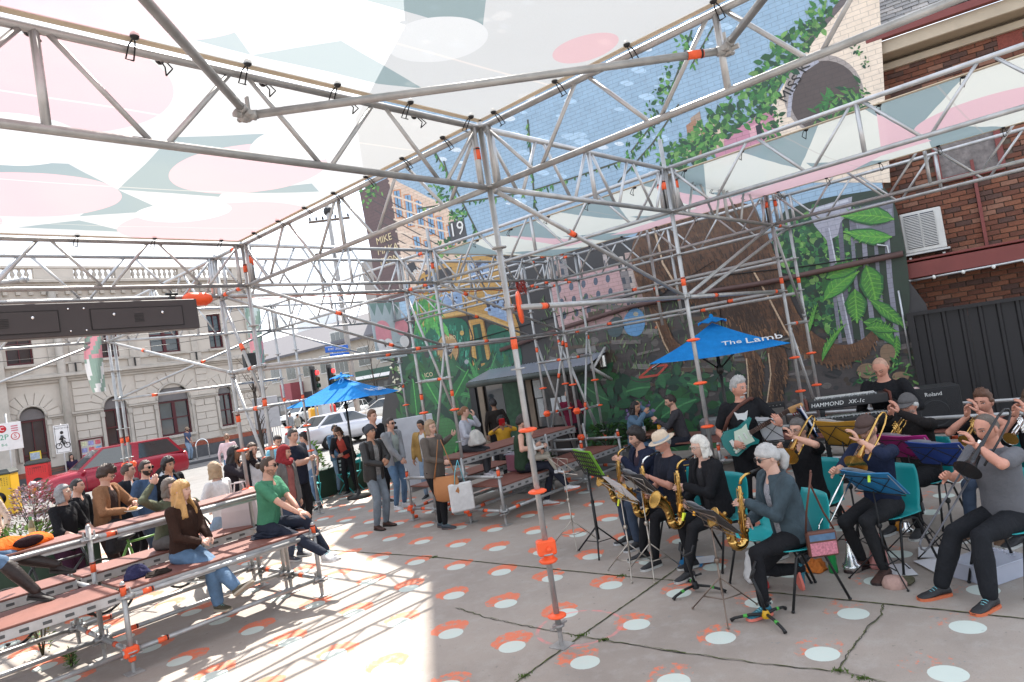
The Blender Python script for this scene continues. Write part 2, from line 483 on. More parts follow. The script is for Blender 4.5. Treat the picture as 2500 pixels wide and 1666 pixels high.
for cx,rr in((7.5,.5),(10.2,.75),(12.86,.38),(4.15,.49)):
 n=9 if rr>.45 else 7
 for k in range(n):
  a0,a1=PI*k/n,PI*(k+1)/n
  ro=1.42/max(.3,max(abs(math.sin((a0+a1)/2)),abs(math.cos((a0+a1)/2))*1.0));ro=min(ro,rr+.62)
  q=MB();pts=[(rr*1.16*math.cos(a0+.02),rr*1.16*math.sin(a0+.02)),(ro*math.cos(a0+.02),ro*math.sin(a0+.02)),(ro*math.cos(a1-.02),ro*math.sin(a1-.02)),(rr*1.16*math.cos(a1-.02),rr*1.16*math.sin(a1-.02))]
  q.prism(pts,.06,Matrix.Rotation(PI/2,4,'X'));q.build('voussoir',stone,hall,loc=(cx-HX,.01,3.27))
 q=MB();arc=[(cx-HX+rr*1.08*math.cos(PI*k/16),-.06,3.27+rr*1.08*math.sin(PI*k/16))for k in range(17)]
 q.path(arc,.055,6);q.build('arch_moulding',stone2,hall)
def window(x0,x1,z0,z1,arch=False,two=False,name='window',panes=True):
 f=MB();w=x1-x0
 for a,b_,c,d in((x0,x0+.07,z0,z1),(x1-.07,x1,z0,z1),(x0+.07,x1-.07,z0,z0+.09),(x0+.07,x1-.07,z1-.07,z1),(x0+.07,x1-.07,(z0+z1)/2-.03,(z0+z1)/2+.03)):
  f.box(((a+b_)/2-HX,.14,(c+d)/2),(b_-a,.07,d-c))
 mid=(x0+x1)/2
 f.box((mid-HX,.145,(z0+z1)/2),(.16 if two else .035,.05,z1-z0-.1))
 fr=f.build(name,winred,hall)
 p=MB();p.box((mid-HX,.2,(z0+z1)/2),(w-.02,.02,z1-z0-.02));p.build('pane',glass,fr)
 s=MB();s.box((mid-HX,-.03,z0-.07),(w+.3,.3,.12),bev=.01);s.build('sill',stone2,fr)
 if arch:
  q=MB();r_=w/2-.0
  q.prism([(r_*math.cos(PI*k/14),r_*math.sin(PI*k/14))for k in range(15)],.03,Matrix.Rotation(PI/2,4,'X'))
  q.build('fanlight',M('grey_fanlight',(.14,.13,.13),.3),fr,loc=(mid-HX,.1,3.2))
 return fr
for a,b_,z0,k in OPEN[:4]:window(a,b_,z0 if k!='door' else .12,3.18,True,k=='w2','door' if k=='door' else 'window')
for a,b_,z0,z1 in UP:window(a,b_,z0,z1,False,b_-a>1.2)
mb=MB()
for a,b_,z0,_ in OPEN[1:4]:
 mid=(a+b_)/2;w=(b_-a)*.75
 q=MB();q.box((mid-HX,-.02,1.12),(w*1.5,.05,.2));q.build('plaque',stone2,hall)
 for k in range(int(w*1.5/.1)):mb.ell((mid-HX-w*.7+k*.1,-.05,1.12),(.042,.012,.06),8,4)
for a,b_ in((6.6,7.7),(9.7,10.9),(12.6,13.3),(3.6,4.4)):
 q=MB();q.box(((a+b_)/2-HX,-.015,5.32),(b_-a,.04,.17));q.build('plaque',stone2,hall)
 for k in range(int((b_-a)/.1)):mb.ell((a+.06+k*.1-HX,-.04,5.32),(.04,.012,.05),8,4)
for a,b_,_,_ in UP[1:4]:
 mid=(a+b_)/2
 for k in range(9):mb.ell((mid-.42+k*.105-HX,-.02,7.92+.22*math.sin(PI*k/8)),(.06,.05,.07),8,4)
mb.build('ornament',stone2,hall)
for x in(8.6,11.6,6.05):
 q=MB();q.box((x-HX,-.14,5.33),(.06,.06,.42));q.build('slot_bracket',M('black_iron',(.02,.02,.02),.5),hall)
pb=empty('poster_case',(6.28,YF-.06,1.0),label='dark red framed glass poster case on the cream hall wall',cat='notice board')
q=MB()
for c,s in(((0,0,0),(1.,.08,.06)),((0,0,.95),(1.,.08,.06)),((-.47,0,.475),(.06,.08,.9)),((.47,0,.475),(.06,.08,.9))):q.box(c,s)
q.build('frame',winred,pb);q=MB();q.box((0,.02,.475),(.9,.03,.9));q.build('backing',M('pale_board',(.55,.56,.60),.5),pb)
for i in range(9):
 q=MB();q.box((-.3+(i%3)*.29,-.006,.18+(i//3)*.29),(.22,.012,.2));q.build('flyer',M('flyer%d'%(i%4),[(.5,.1,.12),(.15,.3,.55),(.65,.6,.3),(.25,.25,.45)][i%4],.5,0,.7,12),pb)
q=MB();q.box((0,0,0),(.42,.02,.6));q.mat(1).box((-.02,-.012,.1),(.36,.006,.3))
q.build('window_poster',[M('yellow_poster',(.8,.6,.03),.5),M('poster_print',(.3,.35,.45),.5,0,.9,9)],loc=(4.12,YF+.1,1.5),label='yellow concert poster taped inside the arched hall doorway',cat='poster')
# ================================================================== beige corner shops far up the cross street
bx=36.
shop=empty('corner_shops',(bx,50,0),label='low beige two storey shop row with dark sloping roof beyond the parked cars',cat='building')
beige=M('beige_render',(.36,.32,.275),.85,0,.1,1.5)
q=MB();q.box((6,15,3.7),(12,46,7.4));q.build('wall',beige,shop)
q=MB();q.add([(-.6,-8.5,7.3),(-.6,38.5,7.3),(4.5,38,10.2),(4.5,-8,10.2),(-.6,-8.5,7.05),(-.6,38.5,7.05)],[[0,3,2,1],[0,1,5,4]]);q.build('roof',M('dark_roof',(.10,.095,.105),.8),shop)
q=MB();q.box((7,-3,11.5),(9,12,7));q.build('rear_block',M('grey_render',(.27,.25,.235),.85),shop)
q=MB();q.box((5.6,17,10.6),(.3,9,2.3));q.build('billboard',M('pale_sign',(.65,.68,.7),.5),shop)
for k in range(9):
 y=-5.5+k*3.4
 if k in(3,):continue
 q=MB();q.box((-.04,y,5.4),(.1,1.9,1.9));w=q.build('window',M('white_frame',(.5,.5,.48),.5),shop)
 for s in(-.46,.46):q=MB();q.box((-.1,y+s,5.4),(.04,.82,1.7));q.build('pane',glass,w)
q=MB();q.box((-.1,5.,4.9),(.2,2.6,7.2));w=q.build('window',M('white_frame'),shop)
for i in range(3):
 for j in range(5):q=MB();q.box((-.21,4.2+i*.8,2.+j*1.42),(.03,.7,1.3));q.build('pane',glass,w)
q=MB();q.box((-1.,-1,3.5),(2.,9.5,.9));q.mat(1).box((-2.03,-1.2,3.3),(.06,7.5,.3));q.build('green_fascia',[M('shop_green',(.012,.06,.04),.5),M('white_paint',(.7,.7,.7),.5)],shop)
q=MB();q.box((-.8,14,3.1),(1.5,2.2,2.));q.build('red_awning_box',M('dusty_red',(.28,.07,.08),.7),shop)
q=MB();q.box((-.05,12,1.6),(.12,34,2.6));q.build('shopfront',M('dark_shopfront',(.05,.05,.055),.3),shop)
for y in(-2.5,1,8,17,22):q=MB();q.box((-.13,y,1.6),(.06,2.3,2.2));q.build('shop_window',glass,shop)
for nm,c,s,cc,lb in(('terrace_building',(25.4,62,4.5),(12,18,9),(.38,.35,.31),'pale plain building on the far side of the cross street'),('brick_warehouse',(44,20,3),(14,30,6),(.25,.16,.12),'low brown warehouse behind the painted building')):
 if nm=='terrace_building':continue
 q=MB();q.box((0,0,0),s);q.mat(1).box((0,0,s[2]/2+.15),(s[0]+.4,s[1]+.4,.3));q.build(nm,[M(nm,cc,.85,0,.15,1.),slate],loc=c,label=lb,cat='building')
# ================================================================== painted building with mural (wall turned 9.3 degrees)
WD=Vector((-math.sin(R(9.3)),math.cos(R(9.3)),0))
WN=Vector((-WD.y,WD.x,0))
WP=at_depth(1400,900,15.35);WP.z=0
def wall_pt(px,py,off=0.):
 return on_plane(px,py,WP+WN*off,WN)
S_R=(wall_pt(2200,700)-WP).dot(WD);S_L=(wall_pt(930,700)-WP).dot(WD)
def wxyz(s,z,off=0.):
 v=WP+WD*s+WN*off;return Vector((v.x,v.y,z))
painted=bpy.data.materials.new('mural_paint');painted.use_nodes=True
b=NB(painted.node_tree);p=painted.node_tree.nodes['Principled BSDF']
at=b.n('ShaderNodeAttribute',attribute_name='paint')
co=b.coord();nz=b.noise(3.2,6,.7,co);nz2=b.noise(14,4,.7,co,)
mp=b.n('ShaderNodeVectorMath',operation='DOT_PRODUCT');b.put(mp.inputs[0],co);mp.inputs[1].default_value=WD
x,y,z=b.xyz(co);cb=b.n('ShaderNodeCombineXYZ');b.put(cb.inputs[0],mp.outputs['Value']);b.put(cb.inputs[1],z)
br=b.n('ShaderNodeTexBrick');b.put(br.inputs['Vector'],cb.outputs[0]);br.inputs['Scale'].default_value=1.;br.inputs['Brick Width'].default_value=.24;br.inputs['Row Height'].default_value=.086;br.inputs['Mortar Size'].default_value=.006;br.inputs['Mortar Smooth'].default_value=.3
hs=b.n('ShaderNodeHueSaturation');b.put(hs.inputs['Color'],at.outputs['Color']);b.put(hs.inputs['Value'],.55+nz*.55+nz2*.35);b.put(hs.inputs['Saturation'],.85+nz2*.3)
b.put(p.inputs['Base Color'],b.mix(br.outputs['Fac'],E(b,hs.outputs[0]),b.mix(.35,E(b,hs.outputs[0]),(.03,.03,.03))))
b.put(p.inputs['Normal'],b.bump(br.outputs['Fac'],-.6,.008));p.inputs['Roughness'].default_value=.5
mural_b=empty('mural_building',WP+WD*S_R,label='tall brick building whose whole side carries a jungle and animal mural',cat='building')
T0=Matrix.Translation(mural_b.location).inverted()
def sun_block_z(s):  # unseen roof line made up: its height and step shape the sun patch
 a=S_R+5.2
 return 16.0 if s<2.6 else 16.0-(s-2.6)*8.0 if s<3.2 else 11.2-(s-3.2)*.8
prof=[(S_R,0),(S_L,0),(S_L,sun_block_z(S_L)),(3.2,11.2),(2.6,16.),(S_R+2.0,16.),(S_R+.02,8.9)]
q=MB()
fr_=[wxyz(s,z)for s,z in prof];bk_=[wxyz(s,z,-9.)for s,z in prof];n=len(prof)
q.add([T0@v for v in fr_+bk_],[list(range(n))[::-1],list(range(n,2*n))]+[[k,(k+1)%n,n+(k+1)%n,n+k]for k in range(n)])
brickm=bpy.data.materials.new('brick_mass');brickm.use_nodes=True
b=NB(brickm.node_tree);p=brickm.node_tree.nodes['Principled BSDF'];co=b.coord()
mp=b.n('ShaderNodeVectorMath',operation='DOT_PRODUCT');b.put(mp.inputs[0],co);mp.inputs[1].default_value=WD+WN
x,y,z=b.xyz(co);cb=b.n('ShaderNodeCombineXYZ');b.put(cb.inputs[0],mp.outputs['Value']);b.put(cb.inputs[1],z)
br=b.n('ShaderNodeTexBrick');b.put(br.inputs['Vector'],cb.outputs[0]);br.inputs['Scale'].default_value=1.;br.inputs['Brick Width'].default_value=.24;br.inputs['Row Height'].default_value=.086;br.inputs['Mortar Size'].default_value=.007
br.inputs['Color1'].default_value=(.20,.075,.04,1);br.inputs['Color2'].default_value=(.28,.105,.055,1);br.inputs['Mortar'].default_value=(.25,.2,.16,1)
b.put(p.inputs['Base Color'],b.mix(b.noise(3,4,.6,co)*.8,E(b,br.outputs['Color']),(.10,.06,.045)));b.put(p.inputs['Normal'],b.bump(br.outputs['Fac'],-.5,.01));p.inputs['Roughness'].default_value=.85
q.build('brick_body',brickm,mural_b)
# ================================================================== mural: painted shapes lying on the wall, one above the other
mv,mf,mc=[],[],[]
K=1.0625
_lay=[0]
def paint_s(pts_sz,c,jit=.0):
 """polygon given in wall metres (s along the wall, z up)"""
 _lay[0]+=1;off=.003+_lay[0]*6e-6
 o=len(mv);ctr=(sum(p[0]for p in pts_sz)/len(pts_sz),sum(p[1]for p in pts_sz)/len(pts_sz))
 k=1+random.uniform(-jit,jit)
 for s,z in pts_sz:mv.append(wxyz(s,z,off))
 n=len(pts_sz);mf.append(list(range(o,o+n)));mc.append(tuple(min(1,x*k)for x in c))
def toS(a,b_):
 p=wall_pt(a*K,b_*K);return((p-WP).dot(WD),p.z)
def paint(c,*pts,jit=.05):paint_s([toS(*p)for p in pts],c,jit)
def smooth_poly(pts,it=2):
 for _ in range(it):
  q=[]
  for i in range(len(pts)):
   a,b_=pts[i],pts[(i+1)%len(pts)]
   q+=[(a[0]*.75+b_[0]*.25,a[1]*.75+b_[1]*.25),(a[0]*.25+b_[0]*.75,a[1]*.25+b_[1]*.75)]
  pts=q
 return pts
def blob(c,*pts,jit=.05):paint_s(smooth_poly([toS(*p)for p in pts]),c,jit)
def disc(c,x,y,rx,ry,n=24,rot=0.):
 paint(c,*[(x+rx*math.cos(2*PI*k/n)*math.cos(rot)-ry*math.sin(2*PI*k/n)*math.sin(rot),y+rx*math.cos(2*PI*k/n)*math.sin(rot)+ry*math.sin(2*PI*k/n)*math.cos(rot))for k in range(n)],jit=0)
def stroke(c,pts,w,jit=.05):
 for(x0,y0),(x1,y1)in zip(pts[:-1],pts[1:]):
  dx,dy=x1-x0,y1-y0;L=math.hypot(dx,dy)or 1;nx,ny=-dy/L*w/2,dx/L*w/2
  paint(c,(x0+nx,y0+ny),(x1+nx,y1+ny),(x1-nx,y1-ny),(x0-nx,y0-ny),jit=jit)
def inside(p,poly):
 r=False
 for i in range(len(poly)):
  (x0,y0),(x1,y1)=poly[i],poly[i-1]
  if(y0>p[1])!=(y1>p[1])and p[0]<(x1-x0)*(p[1]-y0)/(y1-y0)+x0:r=not r
 return r
def leaf(c,x,y,L,w,a,rib=None,bend=0.):
 ca,sa=math.cos(a),math.sin(a);up,dn=[],[]
 for t,k in((0,0.02),(.15,.55),(.4,1.),(.7,.75),(1,0.)):
  bx_=L*t;by_=bend*L*t*t
  up.append((x+bx_*ca-(by_+w*k)*sa,y+bx_*sa+(by_+w*k)*ca));dn.append((x+bx_*ca-(by_-w*k)*sa,y+bx_*sa+(by_-w*k)*ca))
 paint(c,*(up+dn[::-1]),jit=.25)
 if rib:stroke(rib,[((a_[0]+b_[0])/2,(a_[1]+b_[1])/2)for a_,b_ in zip(up,dn)],w*.16)
def scatter(poly,n,cols,size,asp=.3,ang=(0,6.28),rib=False):
 xs=[p[0]for p in poly];ys=[p[1]for p in poly];k=0;tries=0
 while k<n and tries<n*20:
  tries+=1
  q=(random.uniform(min(xs),max(xs)),random.uniform(min(ys),max(ys)))
  if inside(q,poly):
   k+=1;L=random.uniform(*size);leaf(random.choice(cols),q[0],q[1],L,L*asp*random.uniform(.6,1.3),random.uniform(*ang),None,random.uniform(-.4,.4))
SKY=(.25,.365,.475);GR=[(.015,.075,.022),(.024,.12,.03),(.04,.175,.04),(.012,.05,.026),(.085,.24,.05),(.13,.27,.07)]
DG=[(.012,.05,.03),(.02,.09,.04),(.03,.12,.05),(.01,.035,.025)]
paint_s([(S_R,0),(S_L,0),(S_L,sun_block_z(S_L)),(3.2,11.2),(2.6,16),(S_R+2.,16),(S_R+.02,8.9)],SKY)
for k in range(90):
 x=random.uniform(880,1650);y=random.uniform(-40,480);w=random.uniform(8,34)
 blob((.36,.50,.63)if k%3 else(.55,.62,.68),(x,y),(x+w,y-w*.25),(x+w*1.6,y+w*.2),(x+w*.8,y+w*.4))
blob((.032,.030,.032),(900,700),(1150,560),(1500,540),(1700,560),(2150,560),(2200,1300),(850,1300))
blob((.062,.053,.052),(1250,760),(1500,690),(1800,790),(2120,770),(2180,960),(1500,980),(1260,900))
for k in range(420):
 x=random.uniform(1240,2110);y=random.uniform(700,990);w=random.uniform(10,60);h=random.uniform(3,11)
 blob(random.choice([(.05,.045,.045),(.085,.075,.072),(.06,.042,.032),(.03,.03,.032),(.12,.108,.10),(.035,.05,.03)]),(x,y),(x+w*.5,y-h-w*.12),(x+w,y-w*.16),(x+w*.6,y+h),jit=.25)
for k in range(26):
 x=random.uniform(1250,1490);y=random.uniform(560,660);c=random.choice([(.35,.3,.28),(.5,.42,.38),(.22,.2,.2),(.42,.3,.27)])
 h=random.uniform(60,150);w=random.uniform(6,20)
 paint(c,(x,y),(x+w,y-w*.12),(x+w+h*.17,y+h),(x+h*.17,y+h),jit=.2)
 for j in range(3):paint((.05,.06,.08),(x+3+j*5,y+14+j*26),(x+w*.6+j*5,y+13+j*26),(x+w*.6+3+j*5,y+28+j*26),(x+6+j*5,y+28+j*26))
paint((.42,.27,.27),(1260,650),(1420,610),(1450,740),(1290,770));
for i in range(5):
 for j in range(3):disc((.08,.1,.14),1285+i*28+j*6,665+j*30-i*6,5,9)
paint((.10,.06,.06),(826,440),(893,408),(940,690),(868,705),(852,580))
paint((.58,.44,.34),(893,408),(960,440),(1030,480),(1066,530),(1070,590),(985,610),(960,690),(930,640))
for x,y,w,h in((905,440,13,60),(930,450,14,70),(955,462,13,60),(980,480,13,60),(1003,500,12,52),(1028,520,11,45),(950,545,13,46),(975,555,12,40)):
 paint((.50,.22,.10),(x-3,y-3),(x+w+3,y-5),(x+w+10,y+h+2),(x+6,y+h+3));paint((.16,.30,.46),(x,y),(x+w,y-2),(x+w+7,y+h-2),(x+8,y+h));stroke((.05,.05,.06),[(x+w/2,y),(x+w/2+7,y+h)],2)
for k in range(7):stroke((.62,.5,.4),[(893+k*4,420+k*28),(1000+k*10,462+k*24)],4);stroke((.06,.05,.05),[(845+k*8,435+k*24),(1000+k*12,520+k*26)],2.4)
stroke((.60,.44,.34),[(893,408),(1066,528)],9);scatter([(985,430),(1020,425),(1035,470),(1000,460)],30,GR,(6,14))
scatter([(826,430),(860,410),(880,440),(840,480)],40,GR,(6,14));scatter([(990,560),(1075,540),(1080,580),(1000,600)],60,GR,(6,14))
paint((.055,.055,.06),(1030,512),(1066,503),(1074,543),(1037,556));scatter([(1028,488),(1065,484),(1068,508),(1030,516)],50,GR,(5,12))
for pts in([(1000,350),(1040,420),(1080,500),(1110,560)],[(960,480),(1100,460),(1220,440),(1330,405),(1430,370)],[(1213,275),(1222,380),(1230,480)],[(1590,70),(1560,160),(1520,260),(1450,350)],[(1420,420),(1500,330),(1560,240)],[(1640,60),(1590,150)],[(1020,370),(1050,470)]):
 stroke((.06,.065,.045),pts,4)
 for(x0,y0),(x1,y1)in zip(pts[:-1],pts[1:]):
  for k in range(14):t=random.random();leaf(random.choice(GR),x0+(x1-x0)*t,y0+(y1-y0)*t,random.uniform(6,20),2.2,random.uniform(1.0,2.2))
scatter([(1570,70),(1600,90),(1480,340),(1440,380),(1430,360)],110,GR,(6,16))
paint((.66,.55,.44),(1995,-40),(2020,-10),(2035,260),(2046,420),(1760,420),(1770,250),(1850,110),(1950,-20))
stroke((.12,.10,.10),[(1975,-40),(1880,70),(1790,190),(1745,280)],15)
disc((.30,.26,.24),1893,218,92,92,30);disc((.075,.055,.05),1897,224,82,84,30);stroke((.33,.33,.38),[(1812,270),(1818,215),(1842,165),(1880,140)],9)
paint((.45,.20,.27),(1640,330),(1775,245),(1790,330),(1650,390));paint((.60,.32,.36),(1720,295),(1752,278),(1760,310),(1728,326));paint((.02,.02,.03),(1736,290),(1750,284),(1753,306),(1740,312))
for k in range(16):x=random.uniform(1560,1640);y=random.uniform(270,360);paint(random.choice([(.45,.33,.25),(.55,.42,.32),(.38,.2,.12)]),(x,y),(x+22,y-16),(x+26,y+12),(x+3,y+22),jit=.3)
scatter([(1530,385),(1590,300),(1650,250),(1720,190),(1790,90),(1870,20),(1930,-30),(1940,0),(1800,190),(1750,270),(1660,330),(1560,400)],520,GR,(8,26),.28)
scatter([(1740,190),(1780,180),(1800,330),(1750,350)],130,GR,(7,20));scatter([(1880,230),(1985,190),(1990,270),(1870,280)],120,GR,(10,34),.16)
scatter([(1500,330),(1640,300),(1640,390),(1540,420)],160,GR,(8,20));scatter([(1960,90),(2000,150),(1990,160),(1955,110)],20,GR,(6,12))
def cw(*pts):return[((880+.558*x)/K,(560+.558*y)/K)for x,y in pts]
OC,OC2,OCD,TG,TGD=(.42,.24,.065),(.52,.33,.12),(.22,.11,.03),(.010,.105,.062),(.006,.05,.035)
blob(OC,*cw((240,260),(260,190),(420,130),(560,110),(640,160),(660,330),(700,440),(700,480),(560,400),(470,370),(340,395),(235,450)))
for q_ in(((345,300),(440,262),(452,340),(362,362)),((545,280),(625,300),(645,405),(560,372)),((470,150),(560,140),(570,210),(478,225)),((290,215),(340,195),(348,260),(300,280))):
 paint((.20,.29,.44),*cw(*q_))
 cx_=sum(v[0]for v in q_)/4;cy_=sum(v[1]for v in q_)/4
 for k in range(22):a,b_=cw((cx_+random.uniform(-45,45),cy_+random.uniform(-38,38)))[0];leaf(random.choice([(.03,.025,.04),(.05,.05,.08),(.30,.40,.55)]),a,b_,random.uniform(5,16),random.uniform(2,5),random.uniform(0,6))
blob(TG,*cw((235,445),(340,395),(468,382),(485,500),(490,640),(420,690),(230,700),(215,560)));blob(TG,*cw((548,395),(690,460),(720,620),(600,660),(565,560)))
for k in range(260):
 a,b_=cw((random.uniform(225,480),random.uniform(410,660)))[0];stroke(random.choice([(.02,.19,.11),TGD,(.03,.24,.15),(.008,.07,.045),(.10,.34,.25)]),[(a,b_),(a+random.uniform(-2,3),b_+random.uniform(4,20))],random.uniform(1,3.4),.2)
for k in range(90):a,b_=cw((random.uniform(560,690),random.uniform(460,640)))[0];stroke(random.choice([(.02,.16,.09),TGD]),[(a,b_),(a+1,b_+random.uniform(5,18))],random.uniform(1,3))
stroke(OC2,cw((240,432),(340,380),(470,362),(550,380),(700,455)),7);stroke(OCD,cw((240,445),(340,394),(470,376)),2.5)
paint(OC,*cw((474,398),(540,388),(582,600),(496,618)));paint(TGD,*cw((492,420),(526,412),(556,582),(514,592)));stroke(TG,cw((505,430),(530,575)),7)
stroke(OC2,cw((480,402),(502,610)),3);stroke(OCD,cw((538,392),(578,598)),3);stroke((.5,.4,.25),cw((498,610),(578,594)),5)
stroke((.05,.035,.03),cw((455,250),(470,400),(492,470),(480,560)),3)
for rx,ry,c in((50,74,(.10,.055,.03)),(45,69,(.42,.27,.12)),(40,62,(.34,.21,.09)),(19,23,(.025,.025,.03))):
 paint(c,*cw(*[(384+rx*math.cos(t),528+ry*math.sin(t))for t in np.linspace(0,2*PI,31)[:-1]]),jit=0)
for x,y,r_,c in((446,454,9,(.45,.30,.09)),(466,580,9,(.3,.32,.34)),(290,552,13,(.04,.04,.045))):paint(c,*cw(*[(x+r_*math.cos(t),y+r_*1.2*math.sin(t))for t in np.linspace(0,2*PI,17)[:-1]]),jit=0)
paint((.03,.03,.035),*cw((190,165),(235,140),(250,175),(205,205)));paint((.03,.03,.035),*cw((330,180),(400,165),(405,235),(340,250)))
blob((.012,.03,.02),*cw((160,690),(400,640),(520,620),(700,630),(720,720),(480,900),(160,960)))
scatter([(940,690),(1010,660),(1020,740),(960,760)],80,[(.05,.25,.05),(.08,.32,.07),(.03,.16,.04)],(14,40),.12,(1.2,1.9))
scatter([(925,850),(1180,850),(1200,1000),(930,1010)],420,DG+GR[:2],(20,60),.13,(3.6,5.8))
for a in range(16):leaf(random.choice([(.04,.20,.06),(.03,.13,.05)]),1130,930,random.uniform(60,120),7,random.uniform(3.7,5.4),(.08,.3,.1),random.uniform(-.5,.5))
for x,y,L,w,a in((1010,930,80,16,4.2),(1040,920,80,15,5.2),(960,960,90,12,4.6),(1000,990,60,20,.2),(1050,980,60,25,1.6),(1160,950,90,12,4.7)):leaf((.02,.13,.04),x,y,L,w,a,(.08,.35,.08))
blob((.05,.16,.055),(985,1000),(1010,960),(1040,960),(1060,1000),(1040,1050),(1010,1060))
for x,y in((985,1015),(1003,1040),(975,1060),(1015,1075)):disc((.42,.25,.14),x,y,8,11)
scatter([(880,700),(905,690),(925,900),(905,910)],90,[(.55,.55,.42),(.08,.16,.05),(.5,.48,.36)],(5,14))
for k in range(60):x=random.uniform(1260,2080);y=random.uniform(700,880);stroke(random.choice([(.045,.04,.042),(.13,.115,.11),(.17,.16,.15),(.075,.05,.035)]),[(x,y),(x+random.uniform(30,110),y+random.uniform(-16,14))],random.uniform(3,13),.2)
for k in range(420):x=random.uniform(1240,1760);y=random.uniform(690,870);leaf(random.choice([(.06,.13,.05),(.10,.17,.06),(.04,.09,.05),(.15,.2,.10)]),x,y,random.uniform(8,24),1.3,random.uniform(4.1,5.3),None,random.uniform(-.5,.5))
scatter([(1250,860),(1700,850),(1720,1080),(1250,1080)],420,DG+GR[:1],(14,46),.3)
for x,y,L,w,a in((1400,920,70,20,3.5),(1440,900,55,24,5.9),(1480,980,80,20,5.2),(1370,1000,75,24,4.4),(1520,960,90,22,5.6),(1580,880,50,18,.2),(1330,950,80,18,2.9),(1530,1020,70,20,.4)):leaf((.025,.11,.045),x,y,L,w,a,(.07,.24,.09),.2)
scatter([(1440,930),(1500,920),(1510,970),(1440,975)],50,[(.12,.08,.2),(.2,.15,.28),(.07,.05,.12)],(5,12),.4)
blob((.10,.25,.45),(1430,735),(1455,705),(1480,715),(1485,750),(1470,775),(1440,770));blob((.05,.08,.09),(1395,745),(1415,725),(1435,735),(1430,775),(1400,775));disc((.4,.38,.3),1462,722,6,5)
paint((.45,.03,.03),(1493,618+75),(1508,690),(1511,708),(1495,711));stroke((.5,.16,.07),[(1507,755),(1523,733)],5);stroke((.7,.6,.5),[(1511,748),(1517,740)],5)
for x,y in((1520,845),(1475,865)):
 pts=[(x+26*math.cos(k*PI/10),y+13*math.sin(k*PI/10))for k in range(21)];stroke((.05,.04,.04),pts,2.4)
stroke((.42,.06,.04),[(1470,868),(1500,842),(1535,838),(1512,862),(1470,868)],5);stroke((.45,.46,.48),[(1500,846),(1530,828)],4);stroke((.05,.05,.05),[(1535,838),(1548,815)],4)
def ww(*pts):return[((1480+.636*x)/K,(430+.636*y)/K)for x,y in pts]
BR,BL,BD=(.105,.048,.024),(.21,.105,.05),(.040,.020,.013)
blob((.018,.035,.022),*ww((620,160),(800,90),(1000,60),(1110,40),(1190,560),(1060,640),(900,620),(780,560)))
scatter(ww((640,220),(820,120),(900,160),(960,300),(900,620),(800,580),(720,430)),700,GR+DG,(7,22),.4)
for k in range(6):x=850+k*44;stroke(random.choice([(.16,.16,.20),(.22,.22,.27),(.10,.10,.13)]),ww((x,130),(x+20,400),(x+50,640)),random.uniform(5,13))
paint((.30,.30,.35),*ww((775,130),(945,80),(940,130),(900,180),(890,230),(850,250),(800,190)));stroke((.42,.43,.48),ww((790,135),(930,95)),6);stroke((.24,.24,.29),ww((850,200),(900,480),(940,650)),13);stroke((.45,.46,.52),ww((856,200),(946,650)),3)
paint((.13,.13,.16),*ww((930,130),(1100,90),(1110,230),(950,260)));paint((.22,.22,.27),*ww((955,160),(1035,140),(1040,190),(965,212)));paint((.22,.22,.27),*ww((1050,136),(1096,125),(1100,175),(1056,188)));stroke((.35,.35,.42),ww((940,140),(1100,100)),4)
BODY=ww((100,260),(130,205),(200,165),(330,125),(450,100),(560,105),(595,170),(632,250),(655,330),(690,425),(722,500),(765,575),(825,625),(900,652),(975,638),(1040,575),(1042,612),(1015,672),(960,712),(880,728),(800,712),(735,665),(690,600),(640,590),(560,600),(480,560),(420,520),(330,490),(262,420),(190,440),(130,430),(98,345))
FLEG=ww((98,330),(120,420),(150,470),(190,560),(222,640),(252,690),(300,697),(315,668),(258,628),(228,545),(205,460),(190,400))
L1=ww((470,600),(540,700),(546,780),(542,890),(592,892),(602,780),(604,705),(562,660),(520,590));L2=ww((585,580),(622,680),(632,760),(612,900),(660,905),(682,800),(702,715),(690,670),(650,590))
for P_ in(L1,L2,FLEG,BODY):paint_s(smooth_poly([toS(*p)for p in P_]),BR,0)
blob(BD,*ww((430,470),(560,500),(650,585),(600,625),(500,610),(440,550)));blob(BD,*ww((560,700),(600,710),(595,880),(556,880)));blob(BD,*ww((650,690),(698,700),(672,880),(640,880)))
def edge_d(p,poly):
 best=1e9
 for i in range(len(poly)):
  (x0,y0),(x1,y1)=poly[i-1],poly[i];dx,dy=x1-x0,y1-y0;t=max(0,min(1,((p[0]-x0)*dx+(p[1]-y0)*dy)/(dx*dx+dy*dy+1e-9)));best=min(best,math.hypot(p[0]-x0-t*dx,p[1]-y0-t*dy))
 return best
for P_,n_ in((BODY,2300),(FLEG,160),(L1,170),(L2,170)):
 xs=[p[0]for p in P_];ys=[p[1]for p in P_];k=0
 while k<n_:
  q_=(random.uniform(min(xs),max(xs)),random.uniform(min(ys),max(ys)));
  if not inside(q_,P_):continue
  k+=1;d=edge_d(q_,P_);f=.9*math.exp(-d/9.)+.35*math.exp(-((q_[0]-1640)/90)**2-((q_[1]-540)/60)**2)+.25*math.exp(-((q_[0]-1850)/60)**2-((q_[1]-800)/20)**2)+random.uniform(-.25,.3);f=max(0,min(1,f));c=tuple(BD[i]*(1-f)+BL[i]*f for i in range(3))
  stroke(c,[q_,(q_[0]+random.uniform(1,7),q_[1]+random.uniform(6,17))],random.uniform(1.2,3.2),.15)
for pts,w in(((185,195),(205,270),(220,335),(262,405)),4.5),(((570,370),(630,475),(690,590),(740,660)),4),(((540,700),(548,780),(546,880)),3),(((625,680),(634,760),(618,880)),3),(((195,560),(225,640),(250,685)),3):stroke((.46,.33,.22),ww(*pts),w)
blob((.07,.03,.018),*ww((235,660),(300,655),(318,672),(300,700),(255,695)))
